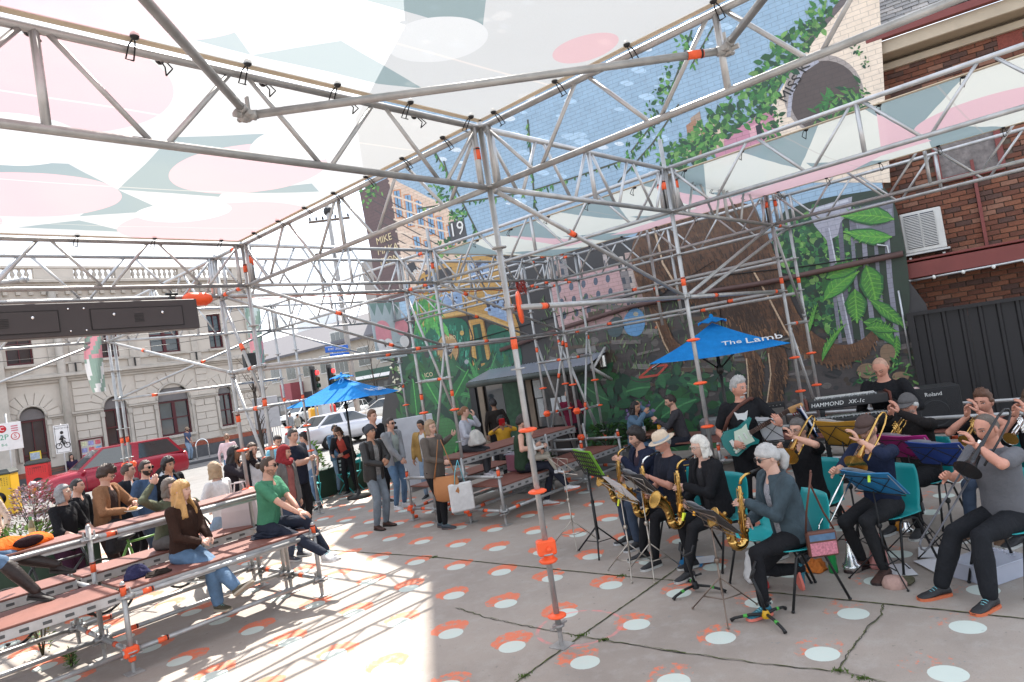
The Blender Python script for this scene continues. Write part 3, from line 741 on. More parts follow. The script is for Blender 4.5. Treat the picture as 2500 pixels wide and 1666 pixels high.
LV=(.02,.105,.03);RB=(.13,.34,.05)
for x,y,L,w,a,bd in((2055,505,120,24,3.4,-.2),(2050,545,110,20,3.05,.2),(1990,610,95,30,1.2,.1),(1965,665,78,27,1.5,0),(1895,690,100,22,5.3,.3),(2000,690,105,16,.55,.1),(1985,740,90,22,.1,.6),(1990,755,70,15,6.0,.4),(1890,830,95,9,4.9,.4),(1900,640,90,20,5.7,.2),(2060,770,60,10,1.4,.3),(1860,765,70,6,4.8,.2)):
 leaf(LV,x,y,L,w,a,RB,bd);leaf((.055,.21,.035),x,y,L*.96,w*.8,a,RB,bd)
 for t in(.2,.32,.44,.56,.68,.8):
  for sg in(-1,1):ca,sa=math.cos(a),math.sin(a);bx_,by_=L*t,bd*L*t*t;x0,y0=x+bx_*ca-by_*sa,y+bx_*sa+by_*ca;ex,ey=L*.13,sg*w*.75*(1-abs(t-.45));stroke(RB,[(x0,y0),(x0+ex*ca-ey*sa,y0+ex*sa+ey*ca)],1.6)
for x,y,rx,ry in((1995,852,26,18),(2025,838,22,15),(2040,810,18,20),(2070,865,20,12)):disc((.20,.13,.08),x,y,rx,ry,12)
scatter([(1960,830),(2100,820),(2110,900),(1960,880)],70,GR,(8,24),.14)
me=bpy.data.meshes.new('mural');me.from_pydata([T0@v for v in mv],[],mf);me.materials.append(painted)
ca=me.color_attributes.new('paint','FLOAT_COLOR','CORNER');arr=[]
for f_,c in zip(mf,mc):arr+=[*c,1.0]*len(f_)
ca.data.foreach_set('color',arr);me.update()
link('mural',me,mural_b)
chalk=M('chalk_white',(.62,.62,.6),.7);cream_p=M('cream_letter',(.62,.52,.32),.7);black_p=M('letter_black',(.03,.03,.03),.7)
def wall_text(t,a,b_,size,mt,slope=0.,sh=0.):
 pz=wall_pt(a*K,b_*K,.022);T=frame(T0@pz,-WD*math.cos(slope)+Vector((0,0,math.sin(slope))),WN)
 text(t,size,T,mt,mural_b,shear=sh,extrude=.001)
wall_text('19',1049,528,.48,chalk);wall_text('MIKE',882,550,.26,cream_p,.05);wall_text('MAKA',891,573,.27,cream_p);wall_text('TRON',893,598,.25,cream_p)
wall_text('BRUN',962,620,.23,chalk,.5);wall_text('MISS K',1825,190,.26,black_p,.8);wall_text('TYRO',1035,777,.13,cream_p);wall_text('1927',1034,806,.09,chalk);wall_text('ICO',985,862,.16,cream_p)
q=MB();q.path([T0@wall_pt(a*K,b_*K,.09)for a,b_ in((1150,805),(1300,752),(1450,705),(1600,675),(1760,650),(2075,583))],.05,8)
q.build('wall_pipe',M('pipe_brown',(.09,.05,.045),.6),mural_b)
q=MB();q.path([T0@wall_pt(a*K,b_*K,.05)for a,b_ in((1030,798),(1180,755),(1400,693),(1600,640),(1850,612),(2075,578))],.012,5);q.path([T0@wall_pt(a*K,b_*K,.05)for a,b_ in((1500,690),(1640,600),(1660,760))],.008,5)
q.build('wall_cable',M('black_cable',(.012,.012,.012),.6),mural_b)
q=MB();c=T0@wall_pt(1386*1.0,830*K,.1)
lp=wall_pt(1472,882,.12);q=MB();q.lathe([(.0,-.16),(.075,-.16),(.075,.16),(0,.16)],14,Matrix.Translation(T0@lp));q.mat(1).lathe([(.078,-.12),(.078,.12)],14,Matrix.Translation(T0@lp))
q.build('wall_lamp',[M('lamp_black',(.03,.03,.03),.4),M('lamp_steel',(.5,.5,.5),.25,.9)],mural_b)
def wl(a,b_,off=0.):return T0@wall_pt(a,b_,off)
q=MB();A1,A2=wall_pt(1143,940,1.0),wall_pt(1436,880,1.0);s1=(A1-WP).dot(WD);s2=(A2-WP).dot(WD);zf=2.04;zr=2.27
aw=empty('awning',wxyz((s1+s2)/2,0,0),label='shallow corrugated steel awning over the cafe door of the painted wall',cat='awning');TA=Matrix.Translation(aw.location).inverted()
nr=40
for k in range(nr):
 sa,sb=s1+(s2-s1)*k/nr,s1+(s2-s1)*(k+.5)/nr;sc_=s1+(s2-s1)*(k+1)/nr
 q.quad(TA@wxyz(sa,zf+.02,1.),TA@wxyz(sb,zf+.0,1.),TA@wxyz(sb,zr-.02,.02),TA@wxyz(sa,zr,.02));q.quad(TA@wxyz(sb,zf,1.),TA@wxyz(sc_,zf+.02,1.),TA@wxyz(sc_,zr,.02),TA@wxyz(sb,zr-.02,.02))
q.build('roof_sheet',M('zinc_sheet',(.42,.45,.52),.35,.6),aw)
q=MB();q.path([TA@wxyz(s1,zf-.06,1.03),TA@wxyz(s2,zf-.06,1.03)],.07,8);q.build('gutter',M('gutter_painted',(.05,.06,.055),.5,0,.6,3),aw)
q=MB();
for s in(s2,):q.tube(TA@wxyz(s,zf-.05,.95),TA@wxyz(s,zf-.4,.03),.035);q.tube(TA@wxyz(s,zf-.12,.9),TA@wxyz(s+.0,zf+.3,.1),.03)
q.build('bracket',M('pale_steel',(.45,.44,.42),.5),aw)
dk=M('cafe_dark',(.018,.016,.016),.3);tim=M('door_timber',(.20,.155,.115),.6,0,.2,4)
sD=(wall_pt(1250,1000)-WP).dot(WD);cafe=empty('cafe_shop',wxyz(sD,0,0),label='dark glazed cafe door and serving window under the awning',cat='shopfront');TC=Matrix.Translation(cafe.location).inverted()
def panel(name,a0,a1,z0,z1,off,mt,th=.04):
 s0=(wall_pt(a0,1000)-WP).dot(WD);s1_=(wall_pt(a1,1000)-WP).dot(WD);q=MB()
 vs=[TC@wxyz(s,z,o)for o in(off-th,off)for s,z in((s0,z0),(s1_,z0),(s1_,z1),(s0,z1))]
 q.add(vs,[[0,3,2,1],[4,5,6,7],[0,1,5,4],[1,2,6,5],[2,3,7,6],[3,0,4,7]]);return q.build(name,mt,cafe)
panel('door_opening',1158,1420,0,2.02,.05,dk);panel('door_leaf',1158,1172,0,2.0,.10,M('door_black',(.02,.02,.022),.4));panel('door_post',1180,1192,0,2.0,.12,tim);panel('door_post',1300,1312,.75,2.0,.12,tim);panel('counter',1295,1430,.62,.74,.22,tim)
panel('pane',1200,1240,.3,1.9,.09,glass);panel('pane',1316,1400,.78,1.9,.09,M('shop_glass',(.10,.10,.10),.08,0,.7,3));panel('painted_leaf_panel',1242,1290,0,1.95,.11,M('leaf_panel',(.02,.06,.03),.5,0,.8,6))
panel('menu_board',1318,1335,1.45,1.85,.13,M('menu_white',(.45,.46,.46),.5,0,.3,30));panel('menu_board',1322,1336,1.0,1.42,.13,M('menu_white'));panel('paper_notice',1355,1378,1.05,1.4,.13,M('paper_white',(.62,.64,.66),.6,0,.1));panel('paper_notice',1382,1396,1.1,1.42,.13,M('paper_white'))
for k in range(14):q=MB();q.ell((0,0,0),(.02,.02,.025),6,4)
# ================================================================== red brick building right of the mural
OFF2=-.55
def w2(px,py,off=0.):return wall_pt(px,py,OFF2+off)
rb=empty('brick_building',wxyz(S_R-3.5,0,OFF2),label='old red brick building with slate roof right of the mural',cat='building');TB=Matrix.Translation(rb.location).inverted()
e0=w2(2137.7,126);ez=e0 .z
sE=(w2(2560,500)-WP).dot(WD)
mort=M('lime_mortar',(.12,.095,.075),.95,0,.4,4,.5,60)
q=MB();vs=[TB@wxyz(s,z,o)for o in(OFF2-6,OFF2-.012)for s,z in((S_R+.3,0),(sE-3,0),(sE-3,ez),(S_R+.3,ez))]
q.add(vs,[[0,1,2,3],[4,7,6,5],[0,4,5,1],[1,5,6,2],[2,6,7,3],[3,7,4,0]]);q.build('wall',mort,rb)
bmat=[]
for i,c in enumerate([(.165,.062,.036),(.20,.080,.046),(.13,.050,.032),(.215,.105,.07),(.085,.045,.036)]):bmat.append(M('brick%d'%i,c,.85,0,.25,14,.4,60))
bme=[]
for mt in bmat:q=MB();q.box((0,0,0),(.228,.03,.074),bev=.004);bme.append(q.mesh('brick',mt))
RB_=Matrix((-WD,-WN,Vector((0,0,1)))).transposed()
hole=[((w2(1975*K,420)-WP).dot(WD),0)]
win_s0,win_s1=(w2(2285,350)-WP).dot(WD),(w2(2430,350)-WP).dot(WD);win_z0,win_z1=w2(2350,425).z,w2(2350,325).z
bricks=[]
row=int(1.9/.086)
while row*.086<ez-.35:
 z=row*.086+.043
 s=S_R+.02-(row%2)*.12
 while s>sE:
  sc_=s-.12
  if not(win_s1-.1<sc_<win_s0+.1 and win_z0-.05<z<win_z1+.05):bricks.append((sc_,z))
  s-=.24
 row+=1
bricks.sort(key=lambda b_:(wxyz(b_[0],b_[1],OFF2)-CAM).length+(0 if(wxyz(b_[0],b_[1],OFF2)-CAM).dot(_f)>0 else 99))
rest=[MB()for _ in range(1)]
for i,(s,z)in enumerate(bricks):
 k=min(4,int(random.random()*5))if random.random()>.15 else 2
 pos=TB@wxyz(s,z,OFF2+random.uniform(0,.006))
 if i<300:link('brick',bme[k],rb,mtx=Matrix.Translation(pos)@RB_.to_4x4())
 else:rest[0].mat(k).box(pos,(.228,.03,.074),RB_)
tag(rest[0].build('brick_facing',bmat,rb),kind='stuff')
q=MB();q.add([TB@wxyz(s,z,OFF2+.005)for s,z in((win_s0,win_z0),(win_s1,win_z0),(win_s1,win_z1),(win_s0,win_z1))],[[0,3,2,1]]);q.build('blocked_window',M('pressed_panel',(.17,.15,.145),.7,0,.5,12,.6,14),rb)
oxr=M('oxide_red_paint',(.17,.04,.035),.5,0,.15,3)
def beam(name,a,b_,w,h,mt):
 a,b_=TB@a,TB@b_;c=(a+b_)/2;q=MB();q.box(c,((a-b_).length,w,h),RB_,.008);return q.build(name,mt,rb)
def wz(s,z,o):return wxyz(s,z,OFF2+o)
for s in(win_s0+.04,win_s1-.04):q=MB();q.box(TB@wz(s,(win_z0+win_z1)/2,.03),(.09,.07,win_z1-win_z0+.1),RB_);q.build('window_frame',oxr,rb)
beam('window_sill',wz(win_s0+.06,win_z0-.05,.04),wz(win_s1-.06,win_z0-.05,.04),.1,.09,oxr)
sR=S_R-.12
beam('gutter',wz(sR,ez+.06,.5),wz(sE-3,ez+.06,.5),.13,.13,oxr)
beam('fascia',wz(sR,ez-.12,.42),wz(sE-3,ez-.12,.42),.05,.22,M('cream_fascia',(.42,.35,.26),.6,0,.2,2))
beam('soffit',wz(sR,ez-.22,.2),wz(sE-3,ez-.22,.2),.44,.03,M('cream_soffit',(.42,.35,.25),.7))
beam('wall_moulding',wz(sR,ez-.36,.05),wz(sE-3,ez-.36,.05),.1,.12,M('cream_fascia'))
rp0,slope=ez+.16,R(38)
slm=[M('slate%d'%i,c,.6,0,.3,9,.3,30)for i,c in enumerate([(.24,.23,.215),(.30,.28,.26),(.19,.185,.18)])]
q=MB();q.add([TB@wz(s,z,o)for s,z,o in((sR,rp0-.03,.5),(sE-3,rp0-.03,.5),(sE-3,rp0+3.5,-4),(sR,rp0+3.5,-4))],[[0,1,2,3]]);q.build('roof',slm[2],rb)
RS=Matrix((-WD,(-WN*4.5+Vector((0,0,3.53))).normalized(),(-WN*4.5+Vector((0,0,3.53))).normalized().cross(-WD)*-1)).transposed()
sme=[]
for mt in slm:q=MB();q.box((0,0,0),(.24,.3,.014));sme.append(q.mesh('slate',mt))
upv=(-WN*4.5+Vector((0,0,3.53))).normalized()
nsl=0
for r_ in range(9):
 s=sR-.13+(r_%2)*.125
 for k in range(32):
  s-=.25
  if s>sR-.14:continue
  pos=wz(s,rp0,.5)+upv*(.1+r_*.2)+Vector((0,0,.02+random.uniform(0,.008)))
  link('slate',sme[int(random.random()*3)],rb,mtx=Matrix.Translation(TB@pos)@RS.to_4x4()@Matrix.Rotation(-.06+random.uniform(-.012,.012),4,'X'));nsl+=1
  if nsl>=290:break
 if nsl>=290:break
q=MB();q.tube(TB@wz(sR+.02,7.9,.56),TB@wz(sR+.5,9.6,.56),.06);q.build('verge_pipe',M('galvanised',(.45,.46,.47),.4,.7),rb)
bz0,bz1=w2(2240,660,.4),w2(2500,613,.4);zb=(bz0 .z+bz1 .z)/2
beam('steel_beam',wz(S_R-.1,zb,.4),wz(sE-3,zb,.4),.1,.26,oxr);beam('beam_ledge',wz(S_R-.1,zb+.18,.2),wz(sE-3,zb+.18,.2),.45,.04,oxr)
q=MB();q.path([TB@wz(S_R-.16,zb-.17,.46),TB@wz(S_R-1.5,zb-.15,.48),TB@wz(sE,zb-.12,.48)],.022,6);q.path([TB@wz(S_R-.16,zb-.17,.46),TB@wz(S_R+.1,zb-.1,.5),TB@wz(S_R+.1,zb+.5,.6),TB@wz(S_R+.25,zb+.55,.62)],.022,6);q.path([TB@wz(S_R+.05,1.2,.6),TB@wz(S_R+.05,zb-.3,.6)],.018,6);q.build('conduit',M('galvanised'),rb)
q=MB()
for k in range(12):q.ell(TB@wz(S_R-.5-k*.42,zb-.17,.5),(.03,.03,.035),8,5)
q.build('festoon_bulb',M('bulb_white',(.7,.7,.66),.2),rb)
q=MB();dsx=(w2(2402,560)-WP).dot(WD);q.box(TB@wz(dsx,zb+.9,.05),(.05,.05,1.6),RB_);q.build('downpipe',oxr,rb)
va=w2(2465,95);q=MB();q.box(TB@wxyz((va-WP).dot(WD),va.z,OFF2+.01),(.34,.03,.26),RB_);q.build('air_brick',M('air_brick_red',(.20,.05,.035),.7,0,.3,30,.8,60),rb)
ac0=w2(2253,565,.3);sA=(ac0-WP).dot(WD);
ac=empty('air_conditioner',wxyz(sA,ac0 .z-.35,OFF2+.25),label='white louvred air conditioner box bracketed to the red brick wall',cat='air conditioner')
Ra=RB_.to_4x4();white_p=M('ac_white',(.52,.52,.5),.45,0,.12,4)
ac.rotation_euler=RB_.to_euler()
q=MB();q.box((0,0,.35),(.62,.36,.7),bev=.015);q.build('casing',white_p,ac)
lm=M('louvre_dark',(.03,.035,.05),.5);q=MB();q.box((-.14,-.183,.36),(.22,.01,.58));q.box((.1,-.183,.36),(.2,.01,.58));q.build('grille_back',lm,ac)
lq=MB();lq.box((0,0,0),(.22,.014,.014));lme=lq.mesh('louvre_slat',white_p)
for i in range(20):
 for x in(-.14,.1):link('louvre_slat',lme,ac,(x,-.192,.09+i*.028))
q=MB();q.box((0,.05,-.02),(.7,.5,.03));q.box((-.25,.1,-.09),(.04,.4,.04));q.box((.25,.1,-.09),(.04,.4,.04));q.build('bracket',M('galvanised'),ac)
fz=wall_pt(2242,770,.15).z
fe=empty('sheet_fence',wxyz(S_R-2.5,0,.1),label='charcoal ribbed sheet metal fence below the brick wall',cat='fence');TF=Matrix.Translation(fe.location).inverted()
fm=M('charcoal_sheet',(.019,.0175,.019),.5,.1,.1,2)
pw=.76;k=0
prof_=[(0,0),(.13,0),(.15,.03),(.19,.03),(.21,0),(.38,0),(.40,.03),(.44,.03),(.46,0),(.63,0),(.65,.03),(.69,.03),(.71,0),(.755,0)]
q=MB();nn=len(prof_)
q.add([(x,-y,z)for z in(0.03,fz)for x,y in prof_],[[i,i+1,nn+i+1,nn+i]for i in range(nn-1)]);fme=q.mesh('fence_sheet',fm)
for k in range(9):link('fence_sheet',fme,fe,mtx=Matrix.Translation(TF@wxyz(S_R-.12-k*pw,0,.1))@RB_.to_4x4())
q=MB();c=TF@wxyz(S_R-.06,fz/2,.12);q.box(c,(.1,.1,fz+.04),RB_);q.build('corner_post',fm,fe)
q=MB();a,b_=TF@wxyz(S_R,fz+.03,.12),TF@wxyz(S_R-7,fz+.03,.12);q.box((a+b_)/2,(7,.09,.06),RB_);q.build('top_rail',fm,fe)
# ================================================================== scaffold canopy
steel=M('galvanised_tube',(.36,.36,.355),.42,.5,.3,7.,.15,40)
steel_d=M('galvanised_worn',(.33,.32,.31),.5,.5,.3,9.,.2,40)
alu=M('aluminium_beam',(.43,.43,.43),.4,.55,.22,8.)
orange=M('safety_orange',(.82,.10,.025),.42,0,.10,4.)
orange_t=M('orange_tape',(.78,.11,.035),.5,0,.2,30)
blackp=M('black_plastic',(.012,.012,.013),.45,0,.1)
ZB,ZT=3.74,4.24
scaf=empty('scaffold_canopy',(3,2,0),label='galvanised tube scaffold frame with lattice beams roofing the square',cat='scaffold')
SO=Vector((3,2,0))
def sv(*p):return Vector(p)-SO
q=MB();q.lathe([(.024,-.006),(.062,-.006),(.062,.006),(.024,.006)],12);ros_me=q.mesh('rosette',steel)
q=MB();q.lathe([(.024,-.02),(.03,-.018),(.058,-.014),(.076,-.005),(.076,.005),(.058,.014),(.03,.018),(.024,.02)],18);disc_me=q.mesh('orange_cover',orange)
q=MB();q.box((0,0,.004),(.15,.15,.008),bev=.002);q.lathe([(.019,.008),(.019,.2)],10);q.lathe([(.02,.15),(.05,.155),(.05,.17),(.02,.175)],8);q.box((0,0,.163),(.19,.025,.016));plate_me=q.mesh('base_plate',steel_d)
q=MB();q.lathe([(.026,-.05),(.0265,-.05),(.0265,.05),(.026,.05)],12);q.mat(1).lathe([(.0267,.032),(.0267,.046)],12);tape_me=q.mesh('orange_band',[orange_t,blackp])
def tape(parent,a,b_,t):
 d=(b_-a).normalized();o=link('orange_band',tape_me,parent,mtx=d.to_track_quat('Z','Y').to_matrix().to_4x4());o.location=a.lerp(b_,t);return o
def standard(x,y,z0=.0,z1=ZT+.05,covers=(),tapes=(),base=True,r=.0242):
 q=MB();q.tube((0,0,z0+(.12 if base else 0)),(0,0,z1),r,14)
 st=q.build('standard',steel,scaf,loc=sv(x,y,0))
 k=0
 z=.24
 while z<z1-.02:
  if z>z0-.02:
   if k in covers:link('orange_cover',disc_me,st,(0,0,z))
   else:link('rosette',ros_me,st,(0,0,z))
  z+=.5;k+=1
 if base:link('base_plate',plate_me,st,(0,0,0))
 for t in tapes:o=link('orange_band',tape_me,st,(0,0,t))
 return st
nstrut=[0]
def lattice(a,b_,name='lattice_beam',top_sq=False,mid=True,big=.0242):
 """two chords, zigzag struts and posts"""
 a=Vector((*a,0));b_=Vector((*b_,0));L=(b_-a).length;d=(b_-a).normalized();o=a
 e=empty(name,sv(*((a+b_)/2)));e.parent=scaf;mid_p=(a+b_)/2
 def P_(t,z):v=a+d*t-mid_p;return Vector((v.x,v.y,z))
 for z,nm in((ZB,'bottom_chord'),(ZT,'top_chord')):
  q=MB();q.tube(P_(.03,z),P_(L-.03,z),big,12);q.build(nm,steel if z==ZB else alu,e)
 n=max(2,round((L/2)/1.035));step=L/2/n
 struts=[]
 for sgn in(-1,1):
  for k in range(n):
   t0=L/2+sgn*(step*k+.05);tb=L/2+sgn*(step*k+step/2);t1=L/2+sgn*(step*(k+1)-.05)
   struts.append((t0,tb-sgn*.035,ZT,ZB));
   if k<n-1 or True:struts.append((t1,tb+sgn*.035,ZT,ZB))
 joined=MB();jn=False
 for t0,t1,z0,z1 in struts:
  nstrut[0]+=1
  if nstrut[0]<=230:q=MB();q.tube(P_(t0,z0),P_(t1,z1),.0155,8);q.build('web_strut',alu,e)
  else:joined.tube(P_(t0,z0),P_(t1,z1),.0155,6);jn=True
 if jn:tag(joined.build('web',alu,e),kind='stuff')
 for t in([.09,L-.09]+([L/2]if mid else[])):
  q=MB();q.tube(P_(t,ZB),P_(t,ZT),.022,10);q.build('post',alu,e)
 return e
def ledger(a,b_,tapes=(.12,),name='ledger',r=.0242,m_=None):
 a=sv(*a);b_=sv(*b_);c=(a+b_)/2;q=MB();q.tube(a-c,b_-c,r,12)
 d=(b_-a).normalized()
 for p,s in((a-c,1),(b_-c,-1)):
  q.path([p+d*.02*s,p+d*.075*s],[.034,.028],8);
 o=q.build(name,m_ or steel,scaf,loc=c)
 for t in tapes:tape(o,a-c,b_-c,t)
 return o
X0,X1,X2,X3=0.,3.07,6.14,6.87
Y0,Y1,Y2,Y3=0.,4.14,4.87,9.1
P1=standard(0,0,covers=(0,2,3),tapes=(2.45,))
for x,y,cv,tp in((X1,Y0,(1,2,3,4),(2.92,)),(X2,Y0,(1,2,3),(2.9,)),(X3,Y0,(1,2,3),(2.9,)),(X0,Y1,(2,3),(2.3,3.95)),(X0,Y2,(2,3),(2.15,)),(X1,Y1,(3,),(2.0,4.)),(X1,Y2,(3,),(2.0,)),(X2,Y1,(2,3),(2.5,)),(X3,Y1,(2,3),(2.6,)),(X2,Y2,(2,3),(2.5,)),(X3,Y2,(2,3),(2.6,)),(X0,Y3,(2,),(2.05,)),(X0+.12,Y3+.1,(2,),(2.05,)),(X1,Y3,(2,3),(2.3,)),(X1,Y3-.7,(2,3),(2.3,)),(X2,Y3,(2,3),(2.2,)),(X1,-4.14,(),()),(X2,-4.14,(),()),(X3,-4.14,(),())):
 standard(x,y,covers=cv,tapes=tp,z1=ZT+(.35 if(x,y)in((X1,Y0),(X1,Y1))else .05))
for x,y in((X2,2.07),(X3,2.07)):standard(x,y,z0=2.55,z1=ZB,base=False,tapes=(3.0,))
for x,y in((-.085,0),(0.1,-.02)):
 q=MB();q.tube((0,0,ZB+.03),(0,0,ZT-.03),.022,12);o=q.build('post',alu,scaf,loc=sv(x,y,0))
 if x<0:link('orange_band',tape_me,o,(0,0,ZB+.27))
for x,y in((X1-.09,0),(X1+.02,-.1),(X1,.1),(0.02,Y1-.09),(.09,Y1),(X2-.09,0),(X2,-.1)):
 q=MB();q.tube((0,0,ZB+.03),(0,0,ZT-.03),.022,10);o=q.build('post',alu,scaf,loc=sv(x,y,0));link('orange_band',tape_me,o,(0,0,ZB+.3))
q=MB();q.box((0,0,.79),(.15,.10,.12),Matrix.Rotation(R(-40),3,'Z'),.012);q.box((.0,-.02,.74),(.055,.07,.12),bev=.015);q.lathe([(.026,.665),(.065,.668),(.078,.685),(.06,.70),(.034,.71),(.032,.80)],18);q.ell((-.03,-.05,.78),(.022,.022,.022),10,6);q.build('clamp_cover',orange,P1)
for a,b_ in(((-6.21,Y0),(X0,Y0)),((X0,-4.14),(X0,Y0)),((X0,Y0),(X0,Y1)),((X0,Y0),(X1,Y0)),((X1,-4.14),(X1,Y0)),((X1,Y0),(X1,Y1)),((-6.21,Y1),(X0,Y1)),((X1,Y0),(X2,Y0)),((X2,-4.14),(X2,Y0)),((X3,-4.14),(X3,Y0)),((-6.21,Y2),(X0,Y2)),((X0,Y1),(X1,Y1)),((X0,Y2),(X1,Y2)),((X2,Y0),(X2,Y1)),((X3,Y0),(X3,Y1)),((X1,Y1),(X2,Y1)),((X1,Y2),(X2,Y2)),((X0,Y2),(X0,Y3)),((X1,Y2),(X1,Y3)),((X2,Y2),(X2,Y3)),((X3,Y2),(X3,Y3)),((-6.21,Y3),(X0,Y3)),((X0,Y3),(X1,Y3)),((X1,Y3),(X2,Y3))):
 lattice(a,b_)
for x in(X0,X1,X2,X3):
 for z in(ZB,ZT,2.74,2.24):ledger((x,Y1,z),(x,Y2,z),(.3,.8)if z==ZB else(.3,),'short_ledger')
for y in(Y0,Y1,Y2,-4.14):
 for z in(ZB,ZT,2.24,1.24,.24)[:5 if y else 3]:ledger((X2,y,z),(X3,y,z),(.4,),'short_ledger')
zb=3.985
for a,b_ in(((-2.07,0,zb),(0,-2.11,zb)),((-2.07,0,zb+.03),(-4.14,-2.07,zb+.03)),((0,-2.11,zb+.03),(-2.07,-4.2,zb+.03))):ledger(a,b_,(.93,)if b_[0]==0 else(),'diamond_brace')
for a,b_ in(((-2.07,Y2,zb),(-4.3,Y1+2.8,zb)),):ledger(a,b_,(),'diamond_brace')
for x,y in((-2.07,0),(0,-2.11)):
 q=MB();q.box((0,0,0),(.06,.06,.07),bev=.012);q.tube((-.07,0,.0),(.07,0,0),.017,8);q.tube((0,-.07,.0),(0,.07,0),.017,8);q.box((.045,.03,.06),(.012,.03,.15));q.box((-.05,-.02,.0),(.05,.03,.05),bev=.01);q.build('swivel_coupler',steel_d,scaf,loc=sv(x,y,zb))
L1=ledger((X0,Y0,2.74),(X1,Y0,2.74),(.15,))
for y in(Y1,Y2):ledger((X0,y,2.74),(X1,y,2.74),(.82,));ledger((X1,y,2.74),(X2,y,2.74),(.3,))
ledger((X1,Y0,2.74),(X2,Y0,2.74),(.25,.9));ledger((X0,Y3,2.74),(X1,Y3,2.74),(.2,));ledger((X1,Y3,2.24),(X2,Y3,2.24),(.2,));ledger((X0,Y2,2.24),(X1,Y3-.7,2.24),(.9,))
for x in(X2,X3):ledger((x,Y0,3.24),(x,Y1,3.24),(.6,));
ledger((X2,Y0,2.74),(X2,Y1,2.74),(.2,.75));ledger((X3,Y0,2.70),(X3,Y1,2.70),(.4,))
for a,b_,tp in(((X0,0,ZB),(X1,0,2.74),(.34,)),((X0,Y1,ZB),(X1,Y1,2.74),(.4,)),((X0,Y2,ZB),(X1,Y2,2.74),(.85,)),((X1,0,2.74),(X2,0,ZB),()),((X1+.35,.02,2.74),(X3,.02,ZB),(.8,)),((X0,Y3,ZB),(X0,Y2,2.74),(.35,)),((X1,Y1,ZB),(X2,Y1,2.74),(.2,)),((X1,Y2,ZB),(X2,Y2,2.74),(.5,)),((X0,Y2,ZB),(X0,Y1,2.3),(.5,)),((X0,Y2,2.74),(X0,Y1,1.2),(.75,)),((X1,Y1,2.74),(X1,Y2,.74),(.8,)),((X1,Y2,3.7),(X1,Y1,1.7),()),((X2,Y1,2.74),(X2,Y2,.74),(.1,.4)),((X3,Y1,.5),(X3,Y2,2.6),(.6,)),((X2,Y2,2.7),(X3,Y2,.3),()),((X2,Y1,.4),(X3,Y1,2.7),(.4,)),((X2,Y1,2.2),(X3,Y1,.3),()),((X2,Y0,2.2),(X3,Y0,.5),()),((X2,Y0,ZB),(X3,Y0,2.3),()),((X1,Y3,ZB),(X0,Y3,2.74),(.5,)),((X2,Y3,2.74),(X1,Y3,ZB),()),((X0-.1,Y3,ZB),(-3.1,Y3,2.7),())):
 ledger(a,b_,tp,'brace',r=.021)
for x,y,z in((X2,Y1,1.24),(X2,Y1,.74),(X3,Y1,.6),(X2,Y2,1.24)):
 q=MB();q.box((0,0,0),(.15,.07,.07),bev=.02);q.box((0,0,0),(.07,.15,.07),bev=.02);q.lathe([(.03,-.06),(.055,-.05),(.055,.05),(.03,.06)],12);q.build('clamp_cover',orange,scaf,loc=sv(x,y,z))
for x,z in((0,1.62),(.12,1.62)):
 q=MB();q.box((0,0,0),(.12,.06,.06),bev=.02);q.box((0,0,0),(.06,.12,.06),bev=.02);q.lathe([(.03,-.05),(.05,-.04),(.05,.04),(.03,.05)],12);q.build('clamp_cover',orange,scaf,loc=sv(x,Y3,z))
q=MB();q.lathe([(.0,-.012),(.13,-.012),(.14,0),(.13,.012),(0,.012)],20,Matrix.Rotation(PI/2,4,'X')@Matrix.Translation((0,0,0)));od=q.build('orange_disc',orange,scaf,loc=sv(.14,.0,2.74));od.rotation_euler=(0,0,R(35))
q=MB();q.box((0,0,0),(.16,.09,.18),bev=.01);q.tube((0,0,-.09),(.03,.02,-.2),.012);q.build('flood_lamp',blackp,loc=at_depth(610,880,8.7),label='small black flood lamp on the scaffold standard by the umbrella side',cat='lamp')
fl=pl0=on_plane(482,731,(0,Y2,0),Vector((0,1,0)))
q=MB();q.lathe([(.0,-.2),(.04,-.19),(.085,-.12),(.085,.1),(.05,.17),(0,.2)],14,Matrix.Rotation(PI/2,4,'Y'));q.build('rope_float',orange,loc=fl,label='orange float tied to the lattice beam by the light box',cat='float')
q=MB();tg=Vector((X1+1.0,Y2,3.45))
for k in range(30):
 a=random.uniform(0,6.28);pts=[Vector((math.cos(a+t)*.12*random.uniform(.5,1.2),math.sin(a+t)*.05,(t-1)*.12+random.uniform(-.04,.04)))for t in(0,.6,1.2,1.8)];q.path(pts,.005,4)
q.build('cable_coil',M('red_cable',(.35,.03,.02),.5),loc=on_plane(1273,700,(0,Y1,0),Vector((0,1,0))),label='tangled coil of red cable hanging in the lattice beams',cat='cable')
q=MB();q.path([Vector((t*6.1,Y2+.03,ZB-.03+.012*math.sin(t*40)))for t in np.linspace(0,1,50)],.008,5);q.build('orange_cable',M('orange_cable',(.5,.1,.03),.5),label='thin orange cable lashed along the far lattice beam',cat='cable')
lb=empty('light_box',(-2.42,Y2-.14,3.33),label='long charcoal light box clamped under the lattice beam',cat='light box')
ch=M('charcoal_casing',(.055,.048,.050),.5,.1,.08,2)
q=MB();q.box((-.6,0,.17),(5.2,.17,.36),bev=.006);q.build('casing',ch,lb)
